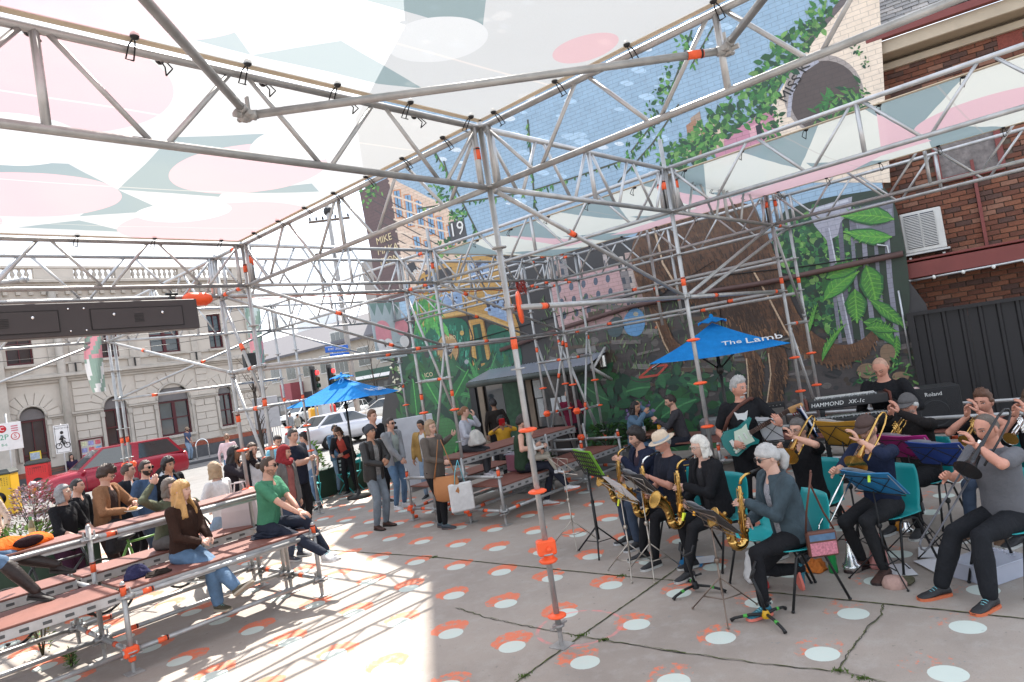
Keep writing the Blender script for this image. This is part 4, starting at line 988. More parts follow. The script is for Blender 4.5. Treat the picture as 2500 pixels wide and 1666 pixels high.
for k in range(4):
 x=1.32-k*1.29
 q=MB();q.box((x,-.09,.155),(.98,.008,.225),bev=.003);d=q.build('panel',ch,lb)
 q=MB()
 for x0,x1,z0,z1 in((x-.495,x+.495,.037,.041),(x-.495,x+.495,.269,.273),(x-.497,x-.492,.037,.273),(x+.492,x+.497,.037,.273)):q.box(((x0+x1)/2,-.092,(z0+z1)/2),(x1-x0,.006,z1-z0))
 for j in range(6):q.box((x,-.096,.11+j*.017),(.1,.006,.006))
 q.build('panel_seam',blackp,lb)
 q=MB()
 for dx in(-.26,.26):q.ell((x+dx,-.098,.2),(.018,.01,.018),8,5)
 for dx in(-.55,-.7):q.ell((x+dx,-.092,.04),(.012,.008,.012),8,5);q.ell((x+dx,-.092,.28),(.012,.008,.012),8,5)
 q.build('latch',M('chrome',(.8,.8,.8),.15,1.),lb)
for x in(-.5,-.05,1.75):
 q=MB();q.box((x,0,.36),(.06,.08,.1),bev=.01);q.tube((x-.07,0,.43),(x+.07,0,.43),.018,8);q.tube((x,0,.33),(x,0,.47),.014,8);q.build('hook_clamp',blackp,lb)
# ================================================================== shade sails: see-through woven cloth with printed shapes
def sail_mat(name,shapes,base=(.30,.295,.285),tr=.13,k=1.):
 mt=bpy.data.materials.new(name);mt.use_nodes=True;nt=mt.node_tree;nt.nodes.clear();b=NB(nt)
 out=b.n('ShaderNodeOutputMaterial');x,y,z=b.xyz(b.coord())
 c=None
 cc=b.mix(0.,base,base)
 for kind,col_,a in shapes:
  if kind=='circle':
   f=((x-a[0])*(x-a[0])+(y-a[1])*(y-a[1])).sqrt()<a[2]
  else:
   f=None
   for i in range(len(a)):
    (x0,y0),(x1,y1)=a[i],a[(i+1)%len(a)]
    h=((x1-x0)*(y-y0)-(y1-y0)*(x-x0))>0
    f=h if f is None else f*h
  cc=b.mix(f,cc,tuple(min(.9,v*k)for v in col_))
 we=b.noise(140,2,.5,b.coord())
 seam=((y/1.38).fract()-.5).abs()>.493
 cc=b.mix(seam*.35,cc,(.5,.42,.36))
 df=b.n('ShaderNodeBsdfDiffuse');tl=b.n('ShaderNodeBsdfTranslucent');tp=b.n('ShaderNodeBsdfTransparent')
 for nd in(df,tl):b.put(nd.inputs[0],cc)
 b.put(tp.inputs[0],b.mix(.35,(1.,1.,1.),cc))
 m1=b.n('ShaderNodeMixShader');m1 .inputs[0].default_value=.68;nt.links.new(df.outputs[0],m1 .inputs[1]);nt.links.new(tl.outputs[0],m1 .inputs[2])
 m2=b.n('ShaderNodeMixShader');b.put(m2 .inputs[0],tr+(we-.5)*.1);nt.links.new(m1 .outputs[0],m2 .inputs[1]);nt.links.new(tp.outputs[0],m2 .inputs[2])
 nt.links.new(m2 .outputs[0],out.inputs[0])
 return mt
PK,GN,CR_,WH=(.345,.225,.225),(.135,.165,.16),(.30,.295,.285),(.35,.345,.335)
def fasten(sail,pts,side):
 bl=M('bungee_black',(.012,.012,.014),.35)
 for p in pts:
  p=Vector(p)-sail.location;sdv=Vector(side)
  q=MB();q.ell(p,(.024,.024,.024),10,6)
  for k in(-1,1):q.path([p,p+sdv*.05+Vector((0,0,-.03))+sdv.cross(Vector((0,0,1)))*.016*k,p+sdv*.10+Vector((0,0,-.085))+sdv.cross(Vector((0,0,1)))*.02*k,p+sdv*.055+Vector((0,0,-.11))],.0045,5)
  q.build('bungee',bl,sail)
def sail(name,x0,x1,y0,y1,mt,label,sag=.12,z=ZT+.03,hem=(.66,.56,.42)):
 nx,ny=28,28;vs=[];cx,cy=(x0+x1)/2,(y0+y1)/2
 for i in range(nx+1):
  for j in range(ny+1):
   u,v=i/nx,j/ny;k=16*u*(1-u)*v*(1-v)
   vs.append((x0+(x1-x0)*u-cx,y0+(y1-y0)*v-cy,sag*k*-1.+.004*math.sin(u*40)*math.sin(v*31)))
 fs=[[i*(ny+1)+j,(i+1)*(ny+1)+j,(i+1)*(ny+1)+j+1,i*(ny+1)+j+1]for i in range(nx)for j in range(ny)]
 q=MB();q.add(vs,fs,True);s=q.build(name,mt,loc=(cx,cy,z),label=label,cat='shade sail',group=None)
 q=MB();w=.05
 for a,b_ in(((x0,y0),(x1,y0)),((x1,y0),(x1,y1)),((x1,y1),(x0,y1)),((x0,y1),(x0,y0))):
  c=Vector(((a[0]+b_[0])/2-cx,(a[1]+b_[1])/2-cy,-.001));hz=a[1]==b_[1]
  q.box(c,(abs(b_[0]-a[0])+.0 if hz else w,w if hz else abs(b_[1]-a[1]),.008))
 q.build('hem',M('sail_hem',hem,.8,0,.1,3),s)
 return s
def gz(px,py,cx,cy,z=4.2):p=ground(px,py,z);return(p.x-cx,p.y-cy)
c1=(-3.1,2.07);c0=(-3.1,-2.2);c2=(4.6,.0)
def tri(*pts):
 a=sum(pts[i][0]*pts[(i+1)%len(pts)][1]-pts[(i+1)%len(pts)][0]*pts[i][1]for i in range(len(pts)))
 return list(pts)if a>0 else list(pts)[::-1]
def r1(a,b_,c):return gz(a*.36125,b_*.36125,*c)
k0=r1(820,1255,c1)
sh1=[('poly',GN,tri(k0,r1(1180,930,c1),r1(1840,930,c1),r1(1500,1330,c1))),('poly',GN,tri(k0,r1(490,1075,c1),r1(-700,1000,c1),r1(-700,1180,c1))),('poly',GN,tri(k0,r1(560,1455,c1),r1(1130,1420,c1))),('poly',GN,tri(r1(2180,1335,c1),r1(2130,1270,c1),r1(1300,1300,c1))),('poly',GN,tri(r1(560,1490,c1),r1(150,1560,c1),r1(900,1600,c1))),('circle',PK,(*r1(1720,1165,c1),.62)),('circle',PK,(*r1(200,1310,c1),.66)),('circle',PK,(*r1(500,640,c1),.55)),('circle',PK,(*r1(1500,1550,c1),.95)),('circle',WH,(*r1(1270,1440,c1),.42)),('circle',WH,(*r1(2080,1010,c1),.40)),('circle',WH,(*r1(100,930,c1),.42)),('circle',PK,(*r1(-900,1500,c1),.9))]
s1_=sail('shade_sail',-6.2,-.06,.06,4.08,sail_mat('sail_print_a',sh1),'printed shade sail with big pink and grey green shapes over the benches')
sh0=[('poly',GN,tri(r1(1750,430,c0),r1(1620,225,c0),r1(100,0,c0),r1(500,120,c0))),('poly',GN,tri(r1(1750,430,c0),r1(2353,300,c0),r1(2900,650,c0),r1(2600,620,c0))),('poly',GN,tri(r1(2400,-50,c0),r1(3300,250,c0),r1(3350,-200,c0))),('circle',PK,(*r1(1000,-40,c0),.55)),('circle',PK,(*r1(4000,380,c0),.22)),('circle',WH,(*r1(3000,300,c0),.3)),('circle',PK,(*r1(-600,-500,c0),1.1)),('poly',GN,tri((-2.5,-1.8),(0,-1.2),(2.5,-2.0)))]
s0_=sail('shade_sail',-6.2,-.06,-4.3,-.06,sail_mat('sail_print_b',sh0,tr=.26),'pale shade sail overhead with cloud showing through it')
sh2=[]
for i in range(-3,4):
 yb=i*1.25
 sh2+=[('poly',GN,tri((-1.5,yb-.5),(.1,yb+.25),(-1.5,yb+.35))),('poly',GN,tri((1.5,yb-.5),(-.1,yb+.1),(1.5,yb+.3)))]
 if i%2==0:sh2 .append(('poly',PK,tri((-1.2,yb+.3),(.9,yb+.75),(.9,yb+.2))))
sh2+=[('circle',PK,(.1,-2.9,.62)),('poly',PK,tri((.4,-2.2),(1.5,-1.2),(1.5,2.2),(.95,2.4)))]
s2_=sail('shade_sail',X1+.06,X2-.06,-4.0,Y1-.06,sail_mat('sail_print_c',sh2,(.72,.70,.60),.06,2.15),'shade sail with green, cream and pink streaks over the band',sag=.05,z=ZT-.06)  # print colours raised in place of sun that the roof line blocks
fasten(s1_,[(-.62-i*.62,.1,ZT+.03)for i in range(0,8)],(0,-1,0));fasten(s1_,[(-.1,.35+i*.55,ZT+.03)for i in range(7)],(1,0,0));fasten(s1_,[(-.3-i*.75,Y1-.1,ZT+.03)for i in range(6)],(0,1,0))
fasten(s0_,[(-.2-i*.62,-.1,ZT+.03)for i in range(0,7)],(0,1,0));fasten(s0_,[(-.1,-.25-i*.62,ZT+.03)for i in range(6)],(1,0,0))
fasten(s2_,[(X1+.1,-3.6+i*.68,ZT-.06)for i in range(11)],(-1,0,0));fasten(s2_,[(X2-.1,-3.6+i*.68,ZT-.06)for i in range(11)],(1,0,0));fasten(s2_,[(X1+.3+i*.5,-.02,ZT-.06)for i in range(5)],(0,1,0))
def banner(px0,px1,py0,py1,y,label,cols,curl):
 a=on_plane(px0,py0,(0,y,0),Vector((0,1,0)));b_=on_plane(px1,py1,(0,y,0),Vector((0,1,0)));w=abs(b_.x-a.x);h=a.z-b_.z
 n,m_=8,14;q=MB();vs=[]
 for i in range(n+1):
  for j in range(m_+1):
   u,v=i/n,j/m_;vs.append(((u-.5)*w-curl*w*math.sin(v*PI)*(1-u),.05*math.sin(u*5+v*3),-v*h))
 for i in range(n):
  for j in range(m_):
   u,v=(i+.5)/n,(j+.5)/m_;t=(abs((u*1.3+v*2.2)%1.0-.5)*2>.5)+(v>.45)*2+((u-.5)**2+(v-.6)**2<.06)
   q.mat(int(t)%4)
   k=[i*(m_+1)+j,(i+1)*(m_+1)+j,(i+1)*(m_+1)+j+1,i*(m_+1)+j+1]
   q.add([vs[x]for x in k],[[0,1,2,3]])
 return q.build('banner',cols,loc=((a.x+b_.x)/2,y,a.z),label=label,cat='banner')
bc=[M('banner_green',(.28,.38,.31),.8),M('banner_white',(.75,.73,.70),.8),M('banner_pink',(.70,.30,.33),.8),M('banner_green')]
banner(208,262,815,955,Y3-.05,'green, pink and white printed banner curling beside the left scaffold post',[bc[0],bc[2],bc[1],bc[0]],.25)
banner(596,652,752,895,Y3+.4,'green and pink printed banner on posts before the Victorian hall corner',[bc[0],M('banner_pale',(.5,.58,.55),.8),bc[2],bc[0]],-.1)
q=MB();
bp0=on_plane(898,742,(0,Y3,0),Vector((0,1,0)));bp1=on_plane(992,870,(0,Y3,0),Vector((0,1,0)))
bw,bh=bp1 .x-bp0 .x,bp0 .z-bp1 .z
q.box((0,0,0),(bw,.01,bh))
for i in range(4):q.mat(1).add([(-bw/2+i*bw/4,-.009,bh/2),(-bw/2+(i+1)*bw/4,-.009,bh/2),(-bw/2+(i+.5)*bw/4,-.009,bh/2-.3)],[[0,2,1]])
def dsc(mi,x,z,r_,y):q.mat(mi).add([(x+r_*math.cos(2*PI*k/24),y,z+r_*math.sin(2*PI*k/24))for k in range(24)],[list(range(24))])
dsc(2,-.16,.02,.22,-.012);q.mat(2).box((-.16,-.012,-.12),(.44,.004,.22));dsc(2,.4,.05,.2,-.012);dsc(3,-.26,-.32,.13,-.016);dsc(3,-.06,-.32,.13,-.016);dsc(3,.42,-.3,.14,-.016);q.mat(3).box((-.16,-.013,-.45),(.4,.004,.2))
q.build('banner',[M('banner_grey',(.42,.48,.48),.8),M('banner_dkgreen',(.20,.29,.26),.8),bc[2],bc[1]],loc=((bp0 .x+bp1 .x)/2,Y3-.03,(bp0 .z+bp1 .z)/2),label='grey banner with pink domes and white hearts beside the mural corner',cat='banner')
# ================================================================== bench stands
ply=M('ply_deck',(.175,.065,.048),.55,0,.2,3.,.1,60)
def stand(name,ox,oy,xs,ys,decks,label,rails=(),posts_top=None,covers=()):
 st=empty(name,(ox,oy,0),label=label,cat='bench stand')
 for(i,x)in enumerate(xs):
  for(j,y)in enumerate(ys):
   top=posts_top(i,j)if posts_top else .8
   q=MB();q.tube((0,0,.1),(0,0,top),.0242,12);q.mat(1).ell((0,0,top),(.024,.024,.03),10,6)
   lg=q.build('standard',[steel,steel],st,loc=(x,y,0));link('base_plate',plate_me,lg,(0,0,0))
   for z in(.2,.7,1.2):
    if z<top:link('rosette',ros_me,lg,(0,0,z))
   if top<.9:link('orange_band',tape_me,lg,(0,0,top-.055))
   elif top>1.2:link('orange_band',tape_me,lg,(0,0,.92))
   if(i,j)in covers:q=MB();q.box((0,0,.21),(.13,.09,.08),bev=.018);q.box((.0,0,.14),(.06,.06,.08),bev=.015);q.box((-.05,0,.18),(.05,.1,.05),bev=.012);q.build('clamp_cover',orange,lg)
 def bar(a,b_,tp=(.16,),nm='ledger'):
  a,b_=Vector(a),Vector(b_);c=(a+b_)/2;q=MB();q.tube(a-c,b_-c,.0242,12);d=(b_-a).normalized()
  for p,s in((a-c,1),(b_-c,-1)):
   q.path([p+d*.02*s,p+d*.08*s],[.033,.028],8);q.box(p+d*.05*s+Vector((0,0,.045)),(.012,.03,.07))
  o=q.build(nm,steel,st,loc=c)
  for t in tp:tape(o,a-c,b_-c,t)
 for j,y in enumerate(ys):
  for a,b_ in zip(xs[:-1],xs[1:]):bar((a,y,.2),(b_,y,.2),(.14,))
 for i,x in enumerate(xs):
  for a,b_ in zip(ys[:-1],ys[1:]):bar((x,a,.2),(x,b_,.2),(.5,));bar((x,a,.7),(x,b_,.7),(),'transom')
 for x0,x1,y0,y1,z in decks:
  q=MB();q.box((0,0,0),(x1-x0-.06,y1-y0,.022),bev=.004);dk_=q.build('deck_board',ply,st,loc=((x0+x1)/2,(y0+y1)/2,z))
  q=MB()
  for yy in(y0-(y0+y1)/2+.02,y1-(y0+y1)/2-.02):q.box((0,yy,-.055),(x1-x0-.04,.035,.09),bev=.004)
  q.build('deck_beam',alu,dk_)
  q=MB();n=int((x1-x0)/.17)
  for k in range(n):q.box((x0-(x0+x1)/2+.1+k*.17,y0-(y0+y1)/2+.001,-.058),(.07,.006,.028),bev=.002)
  q.build('slot',M('slot_dark',(.08,.08,.08),.6),dk_)
 for r_ in rails:bar(*r_,tp=(.1,),nm='rail')
 return st
stand('bench_stand',0,3.55,[-4.04,-1.97,.05],[0,.79,1.6],[(-6.1,-4.04,0,.7,.76),(-4.04,-1.97,0,.7,.76),(-1.97,.05,0,.7,.76),(-6.1,-4.04,.84,1.25,1.24),(-4.04,-1.97,.84,1.25,1.24),(-1.97,.05,.84,1.25,1.24),(-4.04,-1.97,1.3,1.8,.76),(-1.97,.05,1.3,1.8,.76)],'bench stand of scaffold tube and brown ply where the woman in the brown jumper sits',rails=[((-4.04,.79,1.2),(-1.97,.79,1.2)),((-1.97,.79,1.2),(.05,.79,1.2)),((-1.97,-.02,.7),(.05,-.02,.7))],posts_top=lambda i,j:1.32 if(j==1 and i<2)else(.82 if j==0 else .70 if j==2 else 1.2),covers=((1,0),))
stand('bench_stand',3.0,3.35,[0,2.07,3.2],[0,.74,1.5,2.1],[(0,2.07,.02,.7,.55),(2.07,3.2,.02,.7,.55),(0,2.07,.76,1.45,.98),(2.07,3.0,.76,1.45,.98),(0,2.07,1.5,2.1,.55)],'bench stand of scaffold tube and dark ply where the father holds a small child',posts_top=lambda i,j:.82 if j in(0,3)else .97,covers=((0,1),(0,3)))
stand('bench_stand',6.35,-2.6,[0,1.3],[0,2.07,4.14],[(0,1.3,0,2.07,.5),(0,1.3,2.07,4.14,.5),(0,1.3,4.14,6.,.5)],'low ply platform under the guitar amplifier along the mural wall',posts_top=lambda i,j:.47)
# ================================================================== people
PENDING=[]
def skin(t):
 c={'fair':(.52,.29,.21),'pale':(.56,.34,.26),'tan':(.42,.22,.14),'brown':(.22,.11,.065),'ruddy':(.50,.24,.17)}[t]
 return M('skin_'+t,c,.55,0,.10,25,.08,120,.35)
LIP={'fair':(.40,.13,.11),'pale':(.42,.16,.14),'tan':(.30,.11,.085),'brown':(.14,.05,.04),'ruddy':(.36,.12,.1)}
def hairm(c):
 n='hair_%02d_%02d_%02d'%tuple(int(x*99)for x in c)
 if n in _mats:return _mats[n]
 mt=M(n,c,.5,0,.3,20,0,spec=.4);b=NB(mt.node_tree);p=mt.node_tree.nodes['Principled BSDF']
 mp=b.n('ShaderNodeMapping');mp.inputs['Scale'].default_value=(1,1,.12);b.put(mp.inputs[0],b.coord());h=b.noise(110,3,.6,mp.outputs[0])
 b.put(p.inputs['Normal'],b.bump(h,.9,.012));return mt
eye_w=M('eye_white',(.55,.52,.49),.3,0,0);eye_d=M('eye_dark',(.02,.014,.01),.2,0,0)
lens=M('dark_lens',(.01,.01,.011),.08,0,0);gframe=M('glasses_frame',(.02,.018,.016),.3,0,0);wire=M('wire_frame',(.35,.32,.28),.25,.9,0)
def G3(x,y,sx,sy):return math.exp(-((x/sx)**2+(y/sy)**2))
def head_pos(dx,dy,dz,fem=0):
 x,y,z=.0745*dx,(.094 if dy>0 else .102)*dy,.120*dz
 t=max(0.,-dz-.02)
 x*=1-(.34+.05*fem)*t**1.25
 if dy<0:y*=1-.5*t
 else:y-=.006*t
 if dy>0:
  y+=.015*G3(x,z+.010,.011,.024)+.013*G3(x,z+.026,.012,.011)
  for ex in(-.031,.031):y-=.010*G3(x-ex,z-.010,.016,.011)
  y+=.005*G3(x,z-.031,.05,.008)+.007*G3(x,z+.060,.022,.012)-.005*G3(x,z+.0605,.022,.003)-.004*G3(x,z+.078,.02,.007)+.010*G3(x,z+.100,.022,.015)
 return Vector((x,y,z))
HN,HM_=32,28
def head_grid(fn):
 vs=[]
 for i in range(HM_+1):
  th=PI*i/HM_
  for k in range(HN):
   a=2*PI*k/HN;a=a+.22*math.sin(2*(a-PI/2)+PI)*1.0
   vs.append(fn(math.sin(th)*math.cos(a),math.sin(th)*math.sin(a),math.cos(th)))
 fs=[[i*HN+k,(i+1)*HN+k,(i+1)*HN+(k+1)%HN,i*HN+(k+1)%HN]for i in range(HM_)for k in range(HN)]
 return vs,fs
def add_head(mb,T,fem=0,brow=2,closed=False):
 vs,fs=head_grid(lambda a,b_,c:head_pos(a,b_,c,fem))
 o=len(mb.v);mb.v.extend(tuple(T@v)for v in vs)
 for f in fs:
  c=sum((vs[i]for i in f),Vector())/4
  mb.f.append([i+o for i in f]);mb.sm.append(True);mb.mi.append(1 if(abs(c.x)<.023 and-.068<c.z<-.053 and c.y>.07)else 0)
 R_=T.to_3x3()
 for sx in(-1,1):
  mb.mat(0).ell(T@Vector((sx*.075,-.006,-.004)),(.010*T.median_scale,.019*T.median_scale,.031*T.median_scale),8,6,R_.normalized())
  if not closed:
   mb.mat(2).ell(T@Vector((sx*.031,.0775,.010)),(.013,.006,.0055),8,5,R_.normalized());mb.mat(3).ell(T@Vector((sx*.031,.0815,.010)),(.0055,.004,.0055),8,5,R_.normalized())
  mb.mat(3 if closed else 4).path([T@Vector((sx*x,y,z))for x,y,z in((.014,.092,.006),(.03,.088,.004 if closed else .018),(.046,.076,.008 if closed else .014))],[.0022,.0026,.002],5)
  mb.mat(4).path([T@Vector((sx*x,y,z))for x,y,z in((.013,.0965,.030),(.03,.093,.036),(.05,.076,.031))],[.0035,.004,.002],5)
 mb.mat(0)
def lerp3(t,a,b_,c):return b_+(c-b_)*t if t>0 else b_+(a-b_)*-t
def shell(mb,T,mask,thick,fem=0,rough=.004,seed=0,freq=60.):
 rr=random.Random(seed)
 ph=[rr.uniform(0,6)for _ in range(4)]
 def fn(a,b_,c):
  p=head_pos(a,b_,c,fem);m_=mask(a,b_,c,p);n=Vector((a,b_,c)).normalized()
  k=min(1,max(0,(m_+.010)/.030));k=k*k*(3-2*k)
  t=thick(a,b_,c,p)if callable(thick)else thick
  w=(math.sin(a*17+ph[0])*math.sin(c*13+ph[1])+math.sin(b_*23+ph[2]+c*9))*rough+rr.uniform(-.7,.7)*min(rough,.005)
  return T@(p+n*((t+w)*k-.012*(1-k)))
 vs,fs=head_grid(fn);mb.add(vs,fs,True)
def hairline(front,side,back):
 def f(a,b_,c,p):
  if b_<.18:return p.z-lerp3(b_-.18,back,side-.022,front)
  t=min(1,(b_-.18)/.30);t=t*t*(3-2*t)
  return p.z-(side-.022+(front-.012*abs(a)-side+.022)*t)
 return f
def curtain(mb,T,L,spread=.02,a0=125,thick=.022,seed=0,flare=1.,wav=.012):
 rr=random.Random(seed);n,m_=30,9
 out=[]
 for i in range(n+1):
  a=R(-a0+2*a0*i/n);s=rr.uniform(-1,1)
  prof=[]
  for j in range(m_+1):
   t=j/m_;z=.055-(L+.055+s*.012)*t
   k=1+spread/.08*t*flare
   rx,ry=.082*k,(.098*k if abs(a)<PI/2 else .085*k)
   w=wav*math.sin(t*9+i*.9+seed)+.004*math.sin(i*2.4)
   prof.append(Vector((math.sin(a)*(rx+w),-math.cos(a)*(ry+w)-.004,z)))
  out.append(prof)
 vs,fs=[],[]
 for lay in(0,1):
  for prof in out:
   for j,v in enumerate(prof):
    d=Vector((v.x,v.y,0)).normalized()*(thick*(1-.3*j/m_)if lay==0 else 0);vs.append(T@(v-d))
 N=m_+1;off=(n+1)*N
 for i in range(n):
  for j in range(m_):
   a,b_,c,d=i*N+j,(i+1)*N+j,(i+1)*N+j+1,i*N+j+1
   fs+=[[off+a,off+d,off+c,off+b_],[a,b_,c,d]]
  fs+=[[i*N+m_,(i+1)*N+m_,off+(i+1)*N+m_,off+i*N+m_],[i*N,off+i*N,off+(i+1)*N,(i+1)*N]]
 for i in(0,n):
  for j in range(m_):fs.append([i*N+j,i*N+j+1,off+i*N+j+1,off+i*N+j])
 mb.add(vs,fs,True)
def do_hair(style,T,fem,seed=0):
 """returns list of (part name, MB)"""
 mb=MB();out=[('hair',mb)]
 H_=hairline
 if style=='short':shell(mb,T,H_(.068,.005,-.06),.013,fem,.003,seed)
 elif style=='quiff':shell(mb,T,H_(.070,.010,-.05),lambda a,b_,c,p:.010+.03*max(0,c-.3)*(1+b_*.6),fem,.005,seed)
 elif style=='shaggy':shell(mb,T,H_(.055,-.005,-.085),lambda a,b_,c,p:.024+.012*max(0,c),fem,.007,seed)
 elif style=='bob':shell(mb,T,H_(.062,.0,-.09),.018,fem,.003,seed);curtain(mb,T,.115,.012,122,.02,seed,1.,.004)
 elif style=='fringe_bob':shell(mb,T,lambda a,b_,c,p:p.z-lerp3(b_,-.09,.0,.036),.02,fem,.004,seed);curtain(mb,T,.125,.02,128,.022,seed,1.1,.006)
 elif style=='long':shell(mb,T,H_(.066,.0,-.09),.017,fem,.003,seed);curtain(mb,T,.27,.03,118,.024,seed)
 elif style=='long_fringe':shell(mb,T,lambda a,b_,c,p:p.z-lerp3(b_,-.09,.0,.034),.02,fem,.004,seed);curtain(mb,T,.30,.04,130,.028,seed,1.1,.014)
 elif style=='pulled':shell(mb,T,H_(.066,.012,-.07),.008,fem,.0015,seed);mb.ell(T@Vector((0,-.118,-.01)),(.03,.03,.04),10,7)
 elif style=='bun':shell(mb,T,H_(.072,.012,-.07),.007,fem,.001,seed);mb.ell(T@Vector((0,-.125,.03)),(.042,.038,.04),10,7)
 elif style=='ponytail':
  shell(mb,T,lambda a,b_,c,p:p.z-lerp3(b_,-.07,.0,.04),.017,fem,.003,seed);mb.path([T@Vector(v)for v in((0,-.10,.02),(0,-.14,.0),(0,-.155,-.05),(.0,-.13,-.12),(0,-.11,-.17))],[.03,.042,.045,.035,.008],10)
 elif style=='sides':shell(mb,T,lambda a,b_,c,p:min(p.z-lerp3(b_,-.065,.0,.2),.062-p.z),.007,fem,.001,seed)
 elif style=='stubble':shell(mb,T,H_(.085,.012,-.05),.0016,fem,.0003,seed)
 elif style=='curly':
  shell(mb,T,H_(.06,.0,-.08),.03,fem,.01,seed);rr=random.Random(seed)
  for k in range(70):
   a,c=rr.uniform(0,6.28),rr.uniform(-.4,1);s=math.sqrt(1-c*c);b_=math.sin(a)*s
   if b_>.45 and c<.5:continue
   p=head_pos(math.cos(a)*s,b_,c);mb.ell(T@(p*1.25),(.022,.022,.022),6,4)
 return out
def cap_geo(T,brim=.085,side=0.):
 mb=MB()
 shell(mb,T,lambda a,b_,c,p:p.z-lerp3(b_,-.012,.022,.036),.020,0,.0012)
 n=14;pts=[]
 for lay in(0,.006):
  for i in range(n+1):
   a=PI*i/n;pts.append(T@Vector((.084*math.cos(a),.085*math.sin(a)+.0,.044-lay)))
  for i in range(n+1):
   a=PI*i/n;pts.append(T@Vector((.080*math.cos(a),.085+brim*math.sin(a)**.7*1. if 0<i<n else .02,.044-lay-.025*math.sin(a)-.012*abs(math.cos(a)))))
 N=n+1;fs=[]
 for i in range(n):
  fs+=[[i,i+1,N+i+1,N+i],[2*N+i,3*N+i,3*N+i+1,2*N+i+1],[N+i,N+i+1,3*N+i+1,3*N+i]]
 mb.add(pts,fs,True);mb.ell(T@Vector((0,0,.142)),(.008,.008,.005),8,4)
 return mb
def glasses_geo(T,dark,round_=.021):
 mb=MB()
 for sx in(-1,1):
  c=Vector((sx*.034,.102,.010))
  ring=[T@(c+Vector((round_*1.15*math.cos(2*PI*k/14),-abs(round_*math.cos(2*PI*k/14))*.15*1,round_*.92*math.sin(2*PI*k/14))))for k in range(14)]
  mb.mat(0).path(ring,.0019 if not dark else .0026,5,closed=True)
  if dark:mb.mat(1).add(ring+[T@(c+Vector((0,.004,0)))],[[k,(k+1)%14,14]for k in range(14)],True)
  mb.mat(0).path([T@Vector(v)for v in((sx*.058,.099,.016),(sx*.076,.06,.017),(sx*.079,.0,.012),(sx*.076,-.02,-.004))],.0024 if dark else .0016,5)
 mb.mat(0).path([T@Vector(v)for v in((-.014,.103,.014),(0,.106,.018),(.014,.103,.014))],.002,5)
 return mb
def ik(a,t,l1,l2,hint):
 d=t-a;L=d.length;mx=(l1+l2)*.995
 if L>mx:t=a+d*(mx/L);d=t-a;L=mx
 L=max(L,abs(l1-l2)+.02);u=d.normalized()
 x=(l1*l1-l2*l2+L*L)/(2*L);h=math.sqrt(max(0,l1*l1-x*x))
 hn=hint-u*hint.dot(u)
 if hn.length<1e-4:hn=Vector((0,1,0))-u*u.y
 return a+u*x+hn.normalized()*h,t
def hand_geo(mb,w,d,pn,curl,side,s=1.):
 d=d.normalized();pn=(pn-d*pn.dot(d));pn=pn.normalized()if pn.length>1e-4 else d.orthogonal().normalized();lat=d.cross(pn)*side
 Rm=Matrix((lat,d,pn)).transposed()
 mb.ell(w+d*.046*s,(.040*s,.054*s,.017*s),10,7,Rm)
 for k in range(4):
  b_=w+d*(.085-.006*abs(k-1))*s+lat*(.027-.018*k)*s;L=(.068,.076,.070,.055)[k]*s;pts=[b_-d*.012*s];p=b_;ang=0
  pts.append(p)
  for f_,seg in((.5,.45),(1.0,.32),(.8,.25)):
   ang+=curl*f_*(1+.06*k);dd=d*math.cos(ang)+pn*math.sin(ang);p=p+dd*L*seg;pts.append(p)
  mb.path(pts,[.0095*s,.0092*s,.0085*s,.0078*s,.006*s],7)
 b_=w+d*.018*s+lat*.026*s;t1=(d*.62+lat*.7+pn*(.25+.3*curl)).normalized();t2=(d*.85+lat*.15+pn*(.35+.4*curl)).normalized()
 mb.path([b_,b_+t1*.034*s,b_+t1*.034*s+t2*.030*s,b_+t1*.034*s+t2*.052*s],[.014*s,.0115*s,.0098*s,.0065*s],7)
def shoe_geo(ank,toe,up,s=1.):
 """shoe under the ankle; mat 0 upper, mat 1 sole"""
 f=(toe-up*toe.dot(up)).normalized();r_=f.cross(up);mb=MB()
 rings,sole=[],[]
 for t,w,h in((-.062,.026,.060),(-.05,.036,.085),(-.01,.041,.098),(.04,.042,.082),(.09,.047,.058),(.14,.048,.045),(.18,.038,.034),(.197,.018,.022)):
  c=ank-up*.085*s+f*t*s;ring=[]
  for k in range(12):
   a=2*PI*k/12;ring.append(c+r_*math.cos(a)*w*s+up*((.5+.5*math.sin(a))*(h-.012)+.012)*s)
  rings.append(ring)
  sole.append([c+r_*x*w*1.08*s+up*z*s for x,z in((-1,0),(1,0),(1.03,.024),(-1.03,.024))])
 mb.mat(0).loft(rings);mb.mat(1).loft(sole,True,False)
 for t in(.03,.05,.07,.09):
  c=ank+up*(-.085+.088-(t-.03)*.55)*s+f*t*s;mb.mat(2).path([c-r_*.022*s-up*.004,c+up*.004*s,c+r_*.022*s-up*.004],.0028*s,4)
 return mb
NP=[0]
